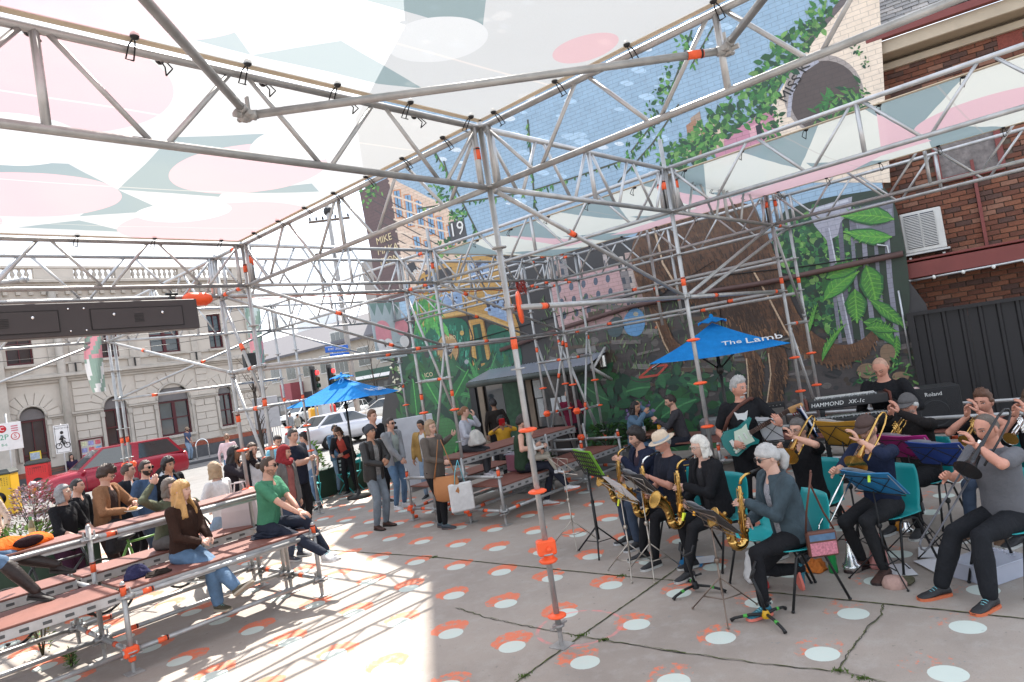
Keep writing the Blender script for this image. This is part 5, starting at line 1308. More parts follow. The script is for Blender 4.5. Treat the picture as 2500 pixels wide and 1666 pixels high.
def person(label,x,y,yaw,H=1.72,z=0.,seat=None,lean=4.,look=None,pitch=0.,roll=0.,hands=None,elbow=None,hdir=None,curl=(.6,.6),feet=None,knees=None,toes=None,tw=0.,build=1.,fem=0,sk='fair',top=(.1,.1,.1),sleeve='long',jacket=None,legs=(.03,.03,.035),wide=1.,shoes=(.02,.02,.02),sole=(.5,.5,.48),lace=None,hair='short',hc=(.04,.025,.015),seed=None,specs=None,hat=None,beard=None,vox=.02,collar=True,legs_end='ankle',hide=(),hem=0.,boots=False,socks=None,closed=False,brows=None):
 NP[0]+=1;seed=NP[0]if seed is None else seed
 s=H/1.75
 up=Vector((0,0,1))
 hipz=(.93*s if seat is None else seat+.095*s)
 pel=Vector((0,0,hipz));la=R(lean);sp=Vector((math.sin(tw)*0,math.sin(la),math.cos(la)))
 tl=.50*s;sh=pel+sp*tl
 fwd=Vector((0,math.cos(la),-math.sin(la)))
 lk=0. if look is None else((look-yaw+180)%360-180)
 tb=R(max(-35,min(35,lk*.35)));Rt=Matrix.Rotation(tb,3,'Z')
 rt=Rt@Vector((1,0,0))
 Sh={sd_:sh+rt*sd_*.178*s*(1.+.05*(build-1))-up*.01 for sd_ in(-1,1)}
 nb=sh+sp*.05*s
 hcn=nb+(sp*.7+Vector((0,.18,.5))).normalized()*.142*s
 Rh=Matrix.Rotation(R(lk),4,'Z')@Matrix.Rotation(R(-roll),4,'Y')@Matrix.Rotation(R(-pitch),4,'X')
 T=Matrix.Translation(hcn)@Rh@Matrix.Scale(s*.985,4)
 lu,lf,lt,ls=.295*s,.255*s,.435*s,.425*s
 hands=hands or[(-.25,.04,hipz-.03),(.25,.04,hipz-.03)]
 feet=feet or([(-.11,0,0),(.11,.02,0)]if seat is None else[(-.13,.45,0),(.13,.45,0)])
 elbow=elbow or[(-.6,-.6,-.5),(.6,-.6,-.5)]
 knees=knees or[(0,1,.3),(0,1,.3)]
 A={}
 for i,sd_ in enumerate((-1,1)):
  e,w=ik(Sh[sd_],Vector(hands[i]),lu,lf,Vector(elbow[i]));A[sd_]=(Sh[sd_],e,w)
 Lg={}
 for i,sd_ in enumerate((-1,1)):
  hj=pel+Vector((sd_*.088*s,0,-.01));an=Vector(feet[i])+up*.085*s;k,an=ik(hj,an,lt,ls,Vector(knees[i]));Lg[sd_]=(hj,k,an)
 msk=skin(sk)
 def torso(mb,g=0.,top_=1.0,hemz=0.,bt=1.):
  rings=[]
  for t,rx,ry,yo in((-.20-hem,.160,.112,.0),(-.05,.164,.118,.0),(.15,.158,.116,.004),(.38,.146,.110,.006),(.62,.158,.118,.006),(.82,.168,.116,.0),(.94,.160,.098,-.008),(1.01,.128,.082,-.012),(1.08,.082,.066,-.006)):
   if seat is not None and t<-.1:t=-.1-hem
   if t>top_:continue
   c=pel+sp*tl*t+fwd*yo;k=bt*(build if t<.8 else 1+(build-1)*.5)
   r_=Vector((1,0,0)).lerp(rt,max(0,min(1,t)));f_=fwd
   rings.append([c+r_*math.cos(2*PI*j/20)*(rx*s*k+g)+f_*math.sin(2*PI*j/20)*(ry*s*k*(1.0 if math.sin(2*PI*j/20)<0 else 1+(build-1)*.9)+g)for j in range(20)])
  mb.loft(rings)
 def limb(mb,pts,rad):
  mb.path(pts,rad,10)
  for p_,r_ in((pts[0],rad[0]),(pts[-1],rad[-1])):mb.ell(p_,(r_,r_,r_),10,6)
  if len(pts)>2:
   for p_,r_ in zip(pts[1:-1],rad[1:-1]):mb.ell(p_,(r_*1.0,r_*1.0,r_*1.0),10,6)
 raw=MB();torso(raw,-.012,1.2)
 raw.path([sh-sp*.03,sh+sp*.02,nb,hcn-up*.03+fwd*-.015],[.10*s,.074*s,.060*s,.054*s],12)
 ab=.5+.5*build
 for sd_ in(-1,1):
  a,e,w=A[sd_];m1=a.lerp(e,.35);m2=e.lerp(w,.3)
  limb(raw,[a,m1,e,m2,w],[.052*s*ab,.046*s*ab,.038*s*ab,.041*s*ab,.026*s])
  h_,k,an=Lg[sd_];limb(raw,[h_,k,k.lerp(an,.35),an],[.07*s,.05*s,.052*s,.034*s])
 ext=MB();add_head(ext,T,fem,closed=closed)
 for i,sd_ in enumerate((-1,1)):
  a,e,w=A[sd_];fd=(w-e).normalized();hd=Vector(hdir[i][0])if hdir and hdir[i]else fd;pn=Vector(hdir[i][1])if hdir and hdir[i]else Vector((-sd_,.2,0))
  ext.mat(0);hand_geo(ext,w,hd,pn,curl[i],-sd_ if True else sd_,s*(.95 if fem else 1.02))
 body=bpy.data.objects.new('person',None);bpy.data.objects.remove(body)
 me=raw.mesh('person',msk);body=link('person',me,None,(x,y,z),R(yaw-90),label,'person')
 PENDING.append((body,vox,ext,[msk,M('lips_'+sk,LIP[sk],.45,0,.05),eye_w,eye_d,hairm(brows or hc)]))
 def part(name,mb,mt,v=vox):
  o=mb.build(name,mt,body);PENDING.append((o,v,None,None));return o
 def sleeves(mb,kind,g):
  for sd_ in(-1,1):
   a,e,w=A[sd_]
   if kind=='none':continue
   if kind=='short':limb(mb,[a,a.lerp(e,.68)],[.068*s*ab+g,.062*s*ab+g])
   elif kind=='elbow':limb(mb,[a,a.lerp(e,.5),e,e.lerp(w,.25)],[.066*s*ab+g,.060*s*ab+g,.056*s*ab+g,.050*s+g])
   else:limb(mb,[a,a.lerp(e,.5),e,e.lerp(w,.5),e.lerp(w,.93)],[.065*s*ab+g,.058*s*ab+g,.053*s*ab+g,.047*s*ab+g,.039*s+g])
 tm=top if not isinstance(top,tuple)else cloth('cloth_%02d_%02d_%02d'%tuple(int(c*255)for c in top),top)
 q=MB();torso(q,.006,1.09);sleeves(q,sleeve if jacket is None else 'none',.0);part('shirt',q,tm)
 if jacket is not None:
  jm=cloth('jacket_%02d_%02d_%02d'%tuple(int(c*255)for c in jacket[0]),jacket[0],.6)if isinstance(jacket[0],tuple)else jacket[0]
  q=MB()
  op=jacket[1]if len(jacket)>1 else .5
  rings=[]
  for t,rx,ry in((-.24-hem if seat is None else-.1,.172,.124),(-.05,.176,.130),(.15,.170,.128),(.38,.160,.122),(.62,.170,.128),(.82,.178,.124),(.95,.166,.104),(1.03,.112,.082),(1.12,.078,.07)):
   c=pel+sp*tl*t;r_=Vector((1,0,0)).lerp(rt,max(0,min(1,t)));o_=[];i_=[]
   for j in range(25):
    a=PI/2+op+(2*PI-2*op)*j/24;kx=build if t<.8 else 1+(build-1)*.5
    for lst,g in((o_,.022),(i_,-.012)):lst.append(c+r_*math.cos(a)*(rx*s*kx+g)+fwd*math.sin(a)*(ry*s*kx+g))
   rings.append(o_+i_[::-1])
  q.loft(rings);sleeves(q,jacket[2]if len(jacket)>2 else 'long',.010);part('jacket',q,jm,vox*.9)
 lm=legs if not isinstance(legs,tuple)else cloth('legs_%02d_%02d_%02d'%tuple(int(c*255)for c in legs),legs,.45)
 q=MB()
 rings=[]
 for t,rx,ry in((.16,.150,.112),(0,.166,.124),(-.16,.160,.126),(-.24,.12,.10)):
  c=pel+(sp if seat is None else up)*tl*t;rings.append([c+Vector((1,0,0))*math.cos(2*PI*j/18)*rx*s*build+(fwd if seat is None else Vector((0,1,0)))*math.sin(2*PI*j/18)*ry*s*build for j in range(18)])
 if seat is not None:rings=rings[:3]
 q.loft(rings)
 for sd_ in(-1,1):
  h_,k,an=Lg[sd_];e_=an.lerp(k,.05)if legs_end=='ankle' else k.lerp(an,.45)
  limb(q,[h_,h_.lerp(k,.5),k,k.lerp(e_,.4),e_],[.098*s*build,.088*s*build,.068*s*(1+.3*(wide-1)),.062*s*wide,.049*s*wide])
 part('trousers',q,lm)
 if boots:
  q=MB()
  for sd_ in(-1,1):h_,k,an=Lg[sd_];limb(q,[k.lerp(an,.12),k.lerp(an,.4),an.lerp(k,.12),an],[.069*s,.070*s,.052*s,.05*s])
  part('boots',q,M('boot_leather',(.022,.014,.012),.45,0,.3,12,.3,60))
 shm=M('shoe_%02d_%02d_%02d'%tuple(int(c*255)for c in shoes),shoes,.6,0,.25,40,.3,80);sm_=M('sole_%02d_%02d_%02d'%tuple(int(c*255)for c in sole),sole,.6,0,.1);lcm=M('lace_%d'%(1 if lace else 0),lace or(.03,.03,.03),.8)
 for i,sd_ in enumerate((-1,1)):
  h_,k,an=Lg[sd_];shank=(an-k).normalized()
  if toes and toes[i]:td,u=Vector(toes[i][0]).normalized(),Vector(toes[i][1]).normalized()
  else:
   u=up if feet[i][2]<.02 else(-shank*.75+up*.4).normalized();td=Vector((sd_*.16,1,-.05 if feet[i][2]<.02 else-.35))
   if abs(u.dot(td.normalized()))>.9:td=Vector((0,1,0))
  so=shoe_geo(an,td,u,s*(.94 if fem else 1.04)).build('shoe',[shm,sm_,lcm],body)
  if socks:q=MB();q.tube(an-u*.02,an.lerp(k,.14),.042*s,10);q.build('sock',M('sock_white',socks,.9),body)
 hm=hairm(hc)
 if hair:
  for nm,mb in do_hair(hair,T,fem,seed):mb.build(nm,hm,body)
 if beard:
  q=MB();dens=beard[1]if len(beard)>1 else 'full'
  def bm_(a,b_,c,p):
   if b_<-.05:return-1
   v=min(-.036-p.z+.02*abs(a),.12+p.z)if dens=='full' else(-.075-p.z if abs(p.x)<.03 else-1)if dens=='goatee' else min(-.03-p.z+.02*abs(a),.12+p.z)
   if abs(p.x)<.024 and-.070<p.z<-.050:return-1
   return v
  shell(q,T,bm_,.0075 if dens!='stubble' else .0018,fem,.0018,seed)
  if dens!='stubble':q.path([T@Vector(v)for v in((-.026,.088,-.056),(-.012,.1,-.046),(0,.104,-.045),(.012,.1,-.046),(.026,.088,-.056))],[.004,.006,.005,.006,.004],6)
  q.build('beard',hairm(beard[0]if dens!='stubble' else tuple(beard[0][i]*.3+msk.diffuse_color[i]*.5 for i in range(3))),body)
 if specs:glasses_geo(T,specs=='dark',.022 if specs!='round' else .02).build('sunglasses' if specs=='dark' else 'glasses',[gframe if specs!='round' else wire,lens],body)
 if hat:
  kind,hcl=hat;hmt=cloth('hat_%02d_%02d_%02d'%tuple(int(c*255)for c in hcl),hcl,.3)
  if kind=='cap':cap_geo(T).build('cap',hmt,body)
  elif kind=='beanie':q=MB();shell(q,T,lambda a,b_,c,p:p.z-lerp3(b_,-.045,.0,.045),lambda a,b_,c,p:.016+.02*max(0,c),0,.0015);q.build('beanie',hmt,body)
  elif kind=='fedora':
   q=MB();S_=T@Matrix.Rotation(R(-4),4,'X')@Matrix.Translation((0,-.004,.040))@Matrix.Diagonal((1,1.18,1,1))
   q.lathe([(.088,.0),(.087,.04),(.080,.085),(.066,.108),(.03,.104),(0,.096)],22,S_);q.lathe([(.088,.0),(.115,-.006),(.14,.004),(.142,.008),(.115,.002),(.088,.008)],22,S_);q.mat(1).lathe([(.0895,.004),(.0892,.034)],22,S_)
   q.build('hat',[M('straw_felt',(.58,.46,.34),.85,0,.08,20,.4,150),M('hat_band',(.30,.36,.42),.8)],body)
  elif kind=='straw':
   q=MB();S_=T@Matrix.Translation((0,0,.04))@Matrix.Diagonal((1,1.15,1,1));q.lathe([(.19,-.03),(.15,-.012),(.088,.0),(.084,.07),(.06,.1),(0,.1)],24,S_);q.build('hat',M('straw',(.65,.55,.40),.85,0,.2,30,.5,90),body)
  elif kind=='hijab':
   q=MB();shell(q,T,lambda a,b_,c,p:max(p.z-.05,-.35-b_+.9*(b_<.25))if b_>-.2 else .1,.014,0,.002);curtain(q,T,.2,.03,128,.02,seed,1.,.006);q.path([T@Vector((.075*math.sin(a),.03+.075*math.cos(a),-.13-.02*math.sin(3*a)))for a in np.linspace(0,2*PI,16)[:-1]],.036,8,closed=True);q.build('headscarf',hmt,body)
 mw=Matrix.Translation((x,y,z))@Matrix.Rotation(R(yaw-90),4,'Z')
 return dict(o=body,M=mw,T=T,mouth=mw@(T@Vector((0,.102,-.060))),A=A,Lg=Lg,s=s,pel=pel,sp=sp,fwd=fwd,sh=sh,rt=rt,head=T)
def finish_people():
 """evaluate all voxel surfaces in one go, then join face and hands to the body"""
 for o,v,ext,mats in PENDING:
  md=o.modifiers.new('r','REMESH');md.mode='VOXEL';md.voxel_size=v;md.use_smooth_shade=True
  sm=o.modifiers.new('s','SMOOTH');sm.factor=.5;sm.iterations=4
 bpy.context.view_layer.update();dg=bpy.context.evaluated_depsgraph_get()
 for o,v,ext,mats in PENDING:
  me=bpy.data.meshes.new_from_object(o.evaluated_get(dg));
  nv=len(me.vertices);npol=len(me.polygons)
  if ext is not None:
   co=np.empty(nv*3,'f');me.vertices.foreach_get('co',co);vs=co.reshape(-1,3).tolist()
   fs=[list(p.vertices)for p in me.polygons]
   n2=bpy.data.meshes.new(o.name)
   n2 .from_pydata(vs+ext.v,[],fs+[[i+nv for i in f]for f in ext.f])
   for mt in mats:n2 .materials.append(mt)
   n2 .polygons.foreach_set('material_index',[0]*len(fs)+ext.mi);n2 .polygons.foreach_set('use_smooth',[True]*(len(fs)+len(ext.f)));n2 .update();me=n2
  else:
   me.polygons.foreach_set('use_smooth',[True]*npol)
  old=o.data;o.modifiers.clear();o.data=me
  if not me.materials and old.materials:me.materials.append(old.materials[0])
  bpy.data.meshes.remove(old)
# ================================================================== the cast
denim=M('denim_mid',(.085,.15,.24),.85,0,.35,10,.5,24);denim_l=M('denim_light',(.22,.30,.40),.85,0,.3,10,.5,24);denim_d=M('denim_dark',(.03,.045,.075),.85,0,.3,9,.5,24);denim_g=M('denim_grey',(.16,.19,.22),.85,0,.4,7,.5,24)
BK=(.013,.013,.015);NV=(.016,.020,.040)
C={}
def knit_check():
 mt=cloth('plaid_pale',(.5,.5,.5));return mt
C['M1']=person('saxophonist with dark tousled hair and a patterned tie, farthest of the saxophone row',2.86,.70,152,1.70,seat=.45,lean=10,pitch=8,hands=[(-.03,.36,1.0),(.06,.34,.78)],hdir=[((.2,.3,.1),(.5,.1,0)),((-.2,.3,0),(-.4,.2,0))],feet=[(-.16,.42,0),(.14,.36,0)],legs=denim_d,jacket=(NV,.45),top=(.05,.035,.05),shoes=(.02,.02,.022),sole=(.5,.5,.5),hair='shaggy',hc=(.018,.013,.012),beard=((.02,.015,.013),'stubble'),sk='fair',vox=.017)
C['M2']=person('saxophonist in a cream trilby hat with a pale blue band',2.45,.14,150,1.66,seat=.45,lean=8,pitch=14,hands=[(-.03,.35,.88),(.05,.34,.70)],hdir=[((.25,.4,.0),(.4,.1,0)),None],feet=[(-.2,.52,0),(.12,.48,0)],legs=BK,top=(.018,.020,.030),sleeve='short',hair='sides',hc=(.28,.26,.24),hat=('fedora',(.6,.5,.38)),beard=((.3,.28,.26),'goatee'),sk='ruddy',build=1.12,vox=.017)
C['M3']=person('woman saxophonist with a white bob haircut in a black jacket',2.19,-.42,152,1.64,seat=.45,lean=8,pitch=6,hands=[(-.02,.36,.84),(.05,.33,.68)],hdir=[((.25,.4,.0),(.4,.1,-.1)),None],feet=[(-.13,.55,0),(.12,.32,0)],fem=1,legs=(.016,.016,.018),jacket=(BK,.35),top=(.03,.03,.033),shoes=(.02,.02,.02),hair='bob',hc=(.62,.58,.52),specs='round',sk='pale',vox=.017)
C['M4']=person('woman saxophonist in a dark denim jacket with a grey ponytail and sunglasses',1.50,-1.40,141,1.66,seat=.45,lean=9,pitch=10,hands=[(-.01,.36,.86),(.05,.33,.70)],hdir=[((.25,.4,.05),(.4,.1,-.1)),None],feet=[(-.17,.44,0),(.15,-.12,.10)],knees=[(0,1,.4),(.15,1,-.6)],toes=[None,((.1,-.15,-.95),(0,-1,.2))],fem=1,legs=(.012,.012,.013),jacket=(M('denim_jacket',(.035,.055,.068),.85,0,.5,9,.6,22),.35),top=M('mono_print',(.22,.22,.24),.8,0,.9,55),shoes=(.02,.12,.16),sole=(.62,.16,.12),lace=(.2,.5,.55),hair='ponytail',hc=(.42,.41,.40),specs='dark',sk='pale',vox=.015)
C['M5']=person('guitarist with white hair and goatee in a black tee with a cat print',3.25,-.36,205,1.76,look=250,lean=3,pitch=8,hands=[(-.36,.31,1.20),(.16,.24,1.06)],elbow=[(-.6,-.1,-.8),(.6,-.5,-.5)],hdir=[((.2,.1,.5),(.2,-.9,0)),((-.6,.2,-.25),(0,-1,-.1))],legs=BK,top=BK,sleeve='short',hair='quiff',hc=(.36,.35,.34),beard=((.5,.49,.47),'goatee'),sk='ruddy',build=1.1,vox=.017)
C['M6']=person('woman trombonist with cropped grey hair and glasses in a black tee',2.84,-1.13,165,1.66,seat=.45,lean=4,pitch=6,hands=[(-.07,.27,1.16),(.02,.34,1.06)],hdir=[((.1,.2,.6),(.5,.4,0)),((-.1,.4,.3),(-.5,.2,0))],fem=1,legs=BK,top=BK,sleeve='short',hair='short',hc=(.09,.08,.075),specs='round',sk='fair',vox=.017)
C['M7']=person('trombonist in a brown cap and black glasses wearing a navy shirt',2.50,-1.86,160,1.72,seat=.45,lean=3,pitch=12,hands=[(-.06,.28,1.16),(.03,.52,.93)],hdir=[((.1,.25,.6),(.5,.4,0)),((-.1,.4,.2),(-.5,.2,-.2))],feet=[(-.15,.36,0),(.14,.24,0)],legs=(.022,.022,.024),top=(.014,.020,.045),sleeve='elbow',shoes=(.05,.02,.014),sole=(.03,.02,.02),hair='stubble',hc=(.05,.04,.035),hat=('cap',(.075,.05,.045)),specs='glasses',beard=((.12,.10,.09),'stubble'),sk='fair',vox=.016)
C['M8']=person('trumpeter with white hair in a grey cap and black jumper',3.82,-1.92,162,1.74,seat=.45,lean=3,pitch=6,hands=[(-.05,.32,1.20),(.05,.28,1.17)],hdir=[((.1,.1,.8),(.6,.2,0)),((-.1,.2,.8),(-.6,.2,0))],legs=BK,top=(.016,.014,.014),hair='short',hc=(.5,.49,.47),hat=('cap',(.10,.095,.095)),specs='round',beard=((.45,.43,.41),'stubble'),sk='ruddy',build=1.15,vox=.018)
C['M9']=person('trumpeter with swept back brown hair in a black tee',3.75,-2.58,165,1.72,seat=.45,lean=4,pitch=4,hands=[(-.05,.32,1.17),(.05,.30,1.13)],hdir=[((.1,.1,.8),(.6,.2,0)),((-.1,.2,.8),(-.6,.2,0))],legs=denim_d,shoes=(.10,.055,.03),top=BK,sleeve='short',hair='quiff',hc=(.10,.045,.025),sk='ruddy',vox=.017)
C['M10']=person('shaven headed trombonist in a grey and black top, nearest of the brass players',2.22,-2.80,146,1.72,seat=.45,lean=3,pitch=12,hands=[(-.07,.27,1.14),(.02,.46,.92)],hdir=[((.1,.25,.6),(.5,.4,0)),((-.1,.4,.2),(-.5,.2,-.2))],feet=[(-.20,.52,0),(.16,.58,0)],legs=(.016,.017,.020),top=M('grey_tee',(.105,.105,.115),.9,0,.1,8,.5,18),sleeve='short',shoes=(.02,.02,.022),sole=(.55,.14,.06),lace=(.05,.05,.05),hair='stubble',hc=(.10,.08,.065),sk='ruddy',build=1.08,wide=1.25,vox=.015)
C['M11']=person('bearded trumpeter in a brown cap and black sunglasses at the picture edge',3.60,-2.98,160,1.74,seat=.45,lean=2,pitch=4,hands=[(-.05,.32,1.16),(.05,.28,1.12)],hdir=[((.1,.1,.8),(.6,.2,0)),((-.1,.2,.8),(-.6,.2,0))],legs=denim_d,top=(.02,.02,.022),sleeve='short',hair='short',hc=(.03,.02,.017),hat=('cap',(.085,.055,.04)),specs='dark',beard=((.05,.03,.022),'full'),sk='ruddy',build=1.12,vox=.018)
C['M12']=person('bald keyboard player in a black hooded top looking down at the keys',4.34,-1.60,182,1.76,look=172,lean=12,pitch=34,hands=[(-.22,.42,1.16),(.14,.44,1.16)],hdir=[((.1,1,-.1),(0,0,-1)),((-.1,1,-.1),(0,0,-1))],curl=(.45,.45),legs=BK,top=(.012,.012,.014),hair='stubble',hc=(.42,.25,.18),sk='ruddy',closed=True,brows=(.2,.15,.12),build=1.1,vox=.017)
C['A1']=person('woman with long ginger blonde hair in a dark brown jumper on the front bench',-1.20,4.02,-66,1.63,seat=.77,look=-52,lean=5,pitch=-4,hands=[(-.02,.34,.98),(.10,.33,.97)],hdir=[((1,.4,-.1),(0,-.3,-1)),((-1,.5,-.1),(0,-.3,-1))],feet=[(.10,.70,.40),(.06,.40,.24)],knees=[(.1,1,.5),(0,1,.4)],fem=1,legs=denim,wide=1.35,top=cloth('brown_fleece',(.035,.018,.013),.6),shoes=(.07,.058,.035),sole=(.36,.31,.24),lace=(.4,.37,.3),hair='long_fringe',hc=(.52,.29,.105),sk='pale',build=1.12,vox=.014)
C['A2']=person('young man in a green tee and sunglasses with a bun, on the front bench',-.22,4.04,-62,1.74,seat=.77,look=-52,lean=8,hands=[(.05,.48,.98),(.12,.52,.97)],elbow=[(-.7,-.2,-.6),(.7,-.2,-.6)],hdir=[((.7,.8,-.1),(.3,-.3,-1)),((-.4,.8,-.2),(-.2,-.4,-1))],feet=[(-.10,.64,.40),(.17,.80,.42)],toes=[((.3,1,.05),(0,.1,1)),((.5,1,.15),(0,-.1,1))],legs=(.022,.026,.040),top=(.065,.215,.125),sleeve='short',shoes=(.58,.56,.54),sole=(.6,.58,.55),lace=(.65,.65,.62),socks=(.6,.6,.6),hair='bun',hc=(.055,.032,.02),specs='dark',beard=((.10,.06,.04),'stubble'),sk='fair',vox=.014)
C['A3']=person('woman with a greying bob, sunglasses and olive top leaning on the bench table',-.98,5.08,-72,1.62,seat=.77,look=-62,lean=16,hands=[(-.10,.42,1.30),(.22,.18,1.56)],elbow=[(-.7,0,-.6),(.8,.1,-.7)],hdir=[((1,.3,0),(0,-.2,-1)),((-.2,.4,.8),(-.4,-.8,.2))],feet=[(-.10,.40,.34),(.12,.42,.40)],fem=1,legs=(.10,.09,.085),top=(.105,.115,.075),shoes=(.16,.15,.13),hair='bob',hc=(.14,.11,.09),specs='dark',sk='pale',vox=.016)
C['A4']=person('person in blue jeans and tall black boots sitting up on the bench table',-3.02,4.52,-28,1.66,seat=1.26,lean=4,hands=[(-.1,.3,1.5),(.1,.3,1.48)],feet=[(-.22,.84,.92),(.06,.62,.80)],toes=[((.25,1,-.05),(0,.2,1)),((.2,1,-.2),(0,.3,1))],fem=1,legs=denim,boots=True,top=(.05,.03,.06),shoes=(.018,.013,.012),sole=(.02,.018,.016),hair='long',hc=(.05,.03,.02),sk='pale',vox=.016)
C['A12']=person('blonde woman seen from behind in a white top at the bench table',-.02,5.62,112,1.62,seat=.77,lean=4,fem=1,legs=denim_l,top=(.60,.58,.57),hair='bob',hc=(.36,.25,.15),sk='pale',hands=[(-.2,.3,.95),(.2,.3,.95)],vox=.017)
C['A6']=person('young man in a brown jacket eating from a paper plate behind the benches',-1.04,6.86,-52,1.80,look=-36,pitch=34,hands=[(-.10,.36,1.24),(.10,.34,1.16)],elbow=[(-.8,-.3,-.6),(.8,-.3,-.6)],hdir=[((.8,.6,0),(.2,0,-1)),((-.6,.8,0),(0,0,1))],legs=(.035,.022,.02),jacket=((.23,.115,.06),.55),top=(.035,.022,.02),hair='shaggy',hc=(.04,.02,.013),specs='round',sk='fair',vox=.017)
C['A7']=person('older woman with grey hair and glasses in a black tee holding a bottle',-1.56,6.82,-58,1.66,look=-45,pitch=-8,hands=[(-.16,.30,1.0),(.14,.34,.98)],fem=1,legs=(.04,.015,.03),top=(.014,.013,.015),sleeve='elbow',hair='bob',hc=(.22,.215,.22),specs='round',sk='fair',build=1.08)
C['A8']=person('dark haired young woman in black behind the older woman',-1.14,7.75,-60,1.65,look=-44,fem=1,legs=BK,top=BK,hair='pulled',hc=(.02,.013,.012),sk='fair')
C['A9']=person('bearded man in sunglasses and a blue denim shirt by the left post',-.30,7.50,-60,1.73,look=-62,legs=denim_d,top=(.05,.085,.15),hair='short',hc=(.035,.022,.016),beard=((.03,.02,.014),'full'),specs='dark',sk='fair')
C['A10']=person('man in a dark suit half hidden by the left scaffold post',-.36,8.05,-58,1.71,look=-40,legs=BK,jacket=((.02,.022,.028),.4),top=(.5,.5,.52),hair='short',hc=(.05,.03,.02),sk='fair')
C['A11']=person('person with a dark wavy bob in a black jacket and blue shirt',.06,7.55,-78,1.70,look=-72,legs=BK,jacket=(BK,.4),top=(.03,.10,.28),hair='shaggy',hc=(.018,.012,.011),sk='tan')
C['A13']=person('woman in a dark coat taking a picture with her phone',.76,6.84,-62,1.72,look=-50,pitch=6,hands=[(-.05,.30,1.48),(.05,.28,1.46)],hdir=[((.2,.3,1),(.5,-.5,0)),((-.2,.3,1),(-.5,-.5,0))],fem=1,legs=BK,jacket=((.022,.018,.022),.45),top=(.35,.33,.32),hair='long',hc=(.014,.010,.010),sk='brown')
C['A14']=person('man with receding brown hair in a white shirt and dark waistcoat',1.06,6.78,-100,1.72,look=-95,pitch=4,legs=BK,jacket=((.02,.022,.03),.55,'none'),top=(.52,.52,.54),hair='short',hc=(.09,.05,.03),sk='fair')
C['A15']=person('woman in a white cap over a red headscarf and grey wool coat',.92,5.62,-70,1.66,look=-48,pitch=8,hands=[(-.2,.06,.80),(.26,.2,.92)],fem=1,legs=denim_d,jacket=((.135,.125,.12),.5),top=(.28,.10,.09),hair=None,hat=('hijab',(.22,.025,.03)),sk='fair',shoes=(.03,.03,.04))
C['A16']=person('heavy man in a navy tee with arms crossed beside the scaffold post',1.92,7.05,-74,1.80,look=-84,pitch=6,hands=[(.16,.20,1.20),(-.14,.22,1.24)],elbow=[(-1,.1,-.4),(1,.1,-.4)],hdir=[((.9,.3,.1),(0,-1,0)),((-.9,.3,.2),(0,-1,0))],legs=BK,top=(.015,.017,.028),sleeve='short',hair='short',hc=(.05,.04,.035),sk='fair',build=1.28)
C['A17']=person('woman in a pale blue top looking down at the street edge',2.44,8.5,-95,1.68,pitch=28,fem=1,legs=denim,top=(.18,.42,.52),sleeve='short',hair='pulled',hc=(.03,.018,.013),sk='fair',vox=.026)
C['A18']=person('man in a white and navy tee turned away towards the street',3.36,8.98,-170,1.58,look=170,legs=denim,top=(.42,.44,.48),sleeve='short',hair='shaggy',hc=(.03,.018,.013),sk='fair',vox=.026)
C['A19']=person('woman in a denim jacket holding a black printed tote by the umbrella',4.76,10.1,-100,1.58,look=-85,hands=[(-.06,.24,.86),(.08,.24,.86)],fem=1,legs=denim_l,jacket=(denim,.5),top=M('red_floral',(.45,.14,.11),.8,0,.7,30),hair='pulled',hc=(.014,.01,.01),sk='tan',vox=.026)
C['A20']=person('person in a red and black jacket bending under the blue umbrella',4.66,9.55,-150,1.62,lean=28,pitch=40,hands=[(-.12,.45,.95),(.14,.45,.95)],fem=1,legs=BK,jacket=((.018,.016,.018),.6),top=(.38,.06,.045),hair='bob',hc=(.08,.045,.03),sk='fair',vox=.026)
C['A21']=person('man in a dark grey beanie, black leather jacket and faded jeans',2.50,5.66,-84,1.68,look=-82,pitch=-10,hands=[(-.02,.30,1.06),(.07,.31,1.04)],elbow=[(-.8,-.2,-.6),(.8,-.2,-.6)],hdir=[((.6,.6,.4),(.3,-.6,0)),((-.6,.6,.4),(-.3,-.6,0))],curl=(1.1,1.1),legs=denim_g,wide=1.15,jacket=(M('black_leather',(.020,.018,.017),.45,0,.3,8,.5,16),.32),top=M('plaid_scarf',(.20,.19,.18),.9,0,.8,22),shoes=(.05,.022,.014),sole=(.02,.015,.012),hair='short',hc=(.04,.03,.028),specs='round',hat=('beanie',(.055,.058,.066)),sk='tan',vox=.016)
C['A22']=person('tall young man in a black tee with folded arms behind the beanie man',3.90,7.46,-92,1.84,look=-84,hands=[(.16,.20,1.22),(-.14,.22,1.26)],elbow=[(-1,.1,-.4),(1,.1,-.4)],hdir=[((.9,.3,.1),(0,-1,0)),((-.9,.3,.2),(0,-1,0))],legs=BK,top=BK,sleeve='short',shoes=(.02,.02,.02),sole=(.55,.55,.55),hair='quiff',hc=(.12,.055,.028),sk='fair',vox=.02)
C['A23']=person('woman in sunglasses and a loose grey hoodie with hands clasped',3.66,6.62,-86,1.68,look=-82,hands=[(-.02,.26,.90),(.05,.27,.88)],hdir=[((.5,.6,-.5),(.2,-.7,0)),((-.5,.6,-.5),(-.2,-.7,0))],fem=1,legs=denim,jacket=((.22,.225,.235),.5),top=(.30,.34,.31),shoes=(.5,.48,.48),sole=(.6,.6,.6),hair='pulled',hc=(.022,.014,.012),specs='dark',sk='fair',vox=.018)
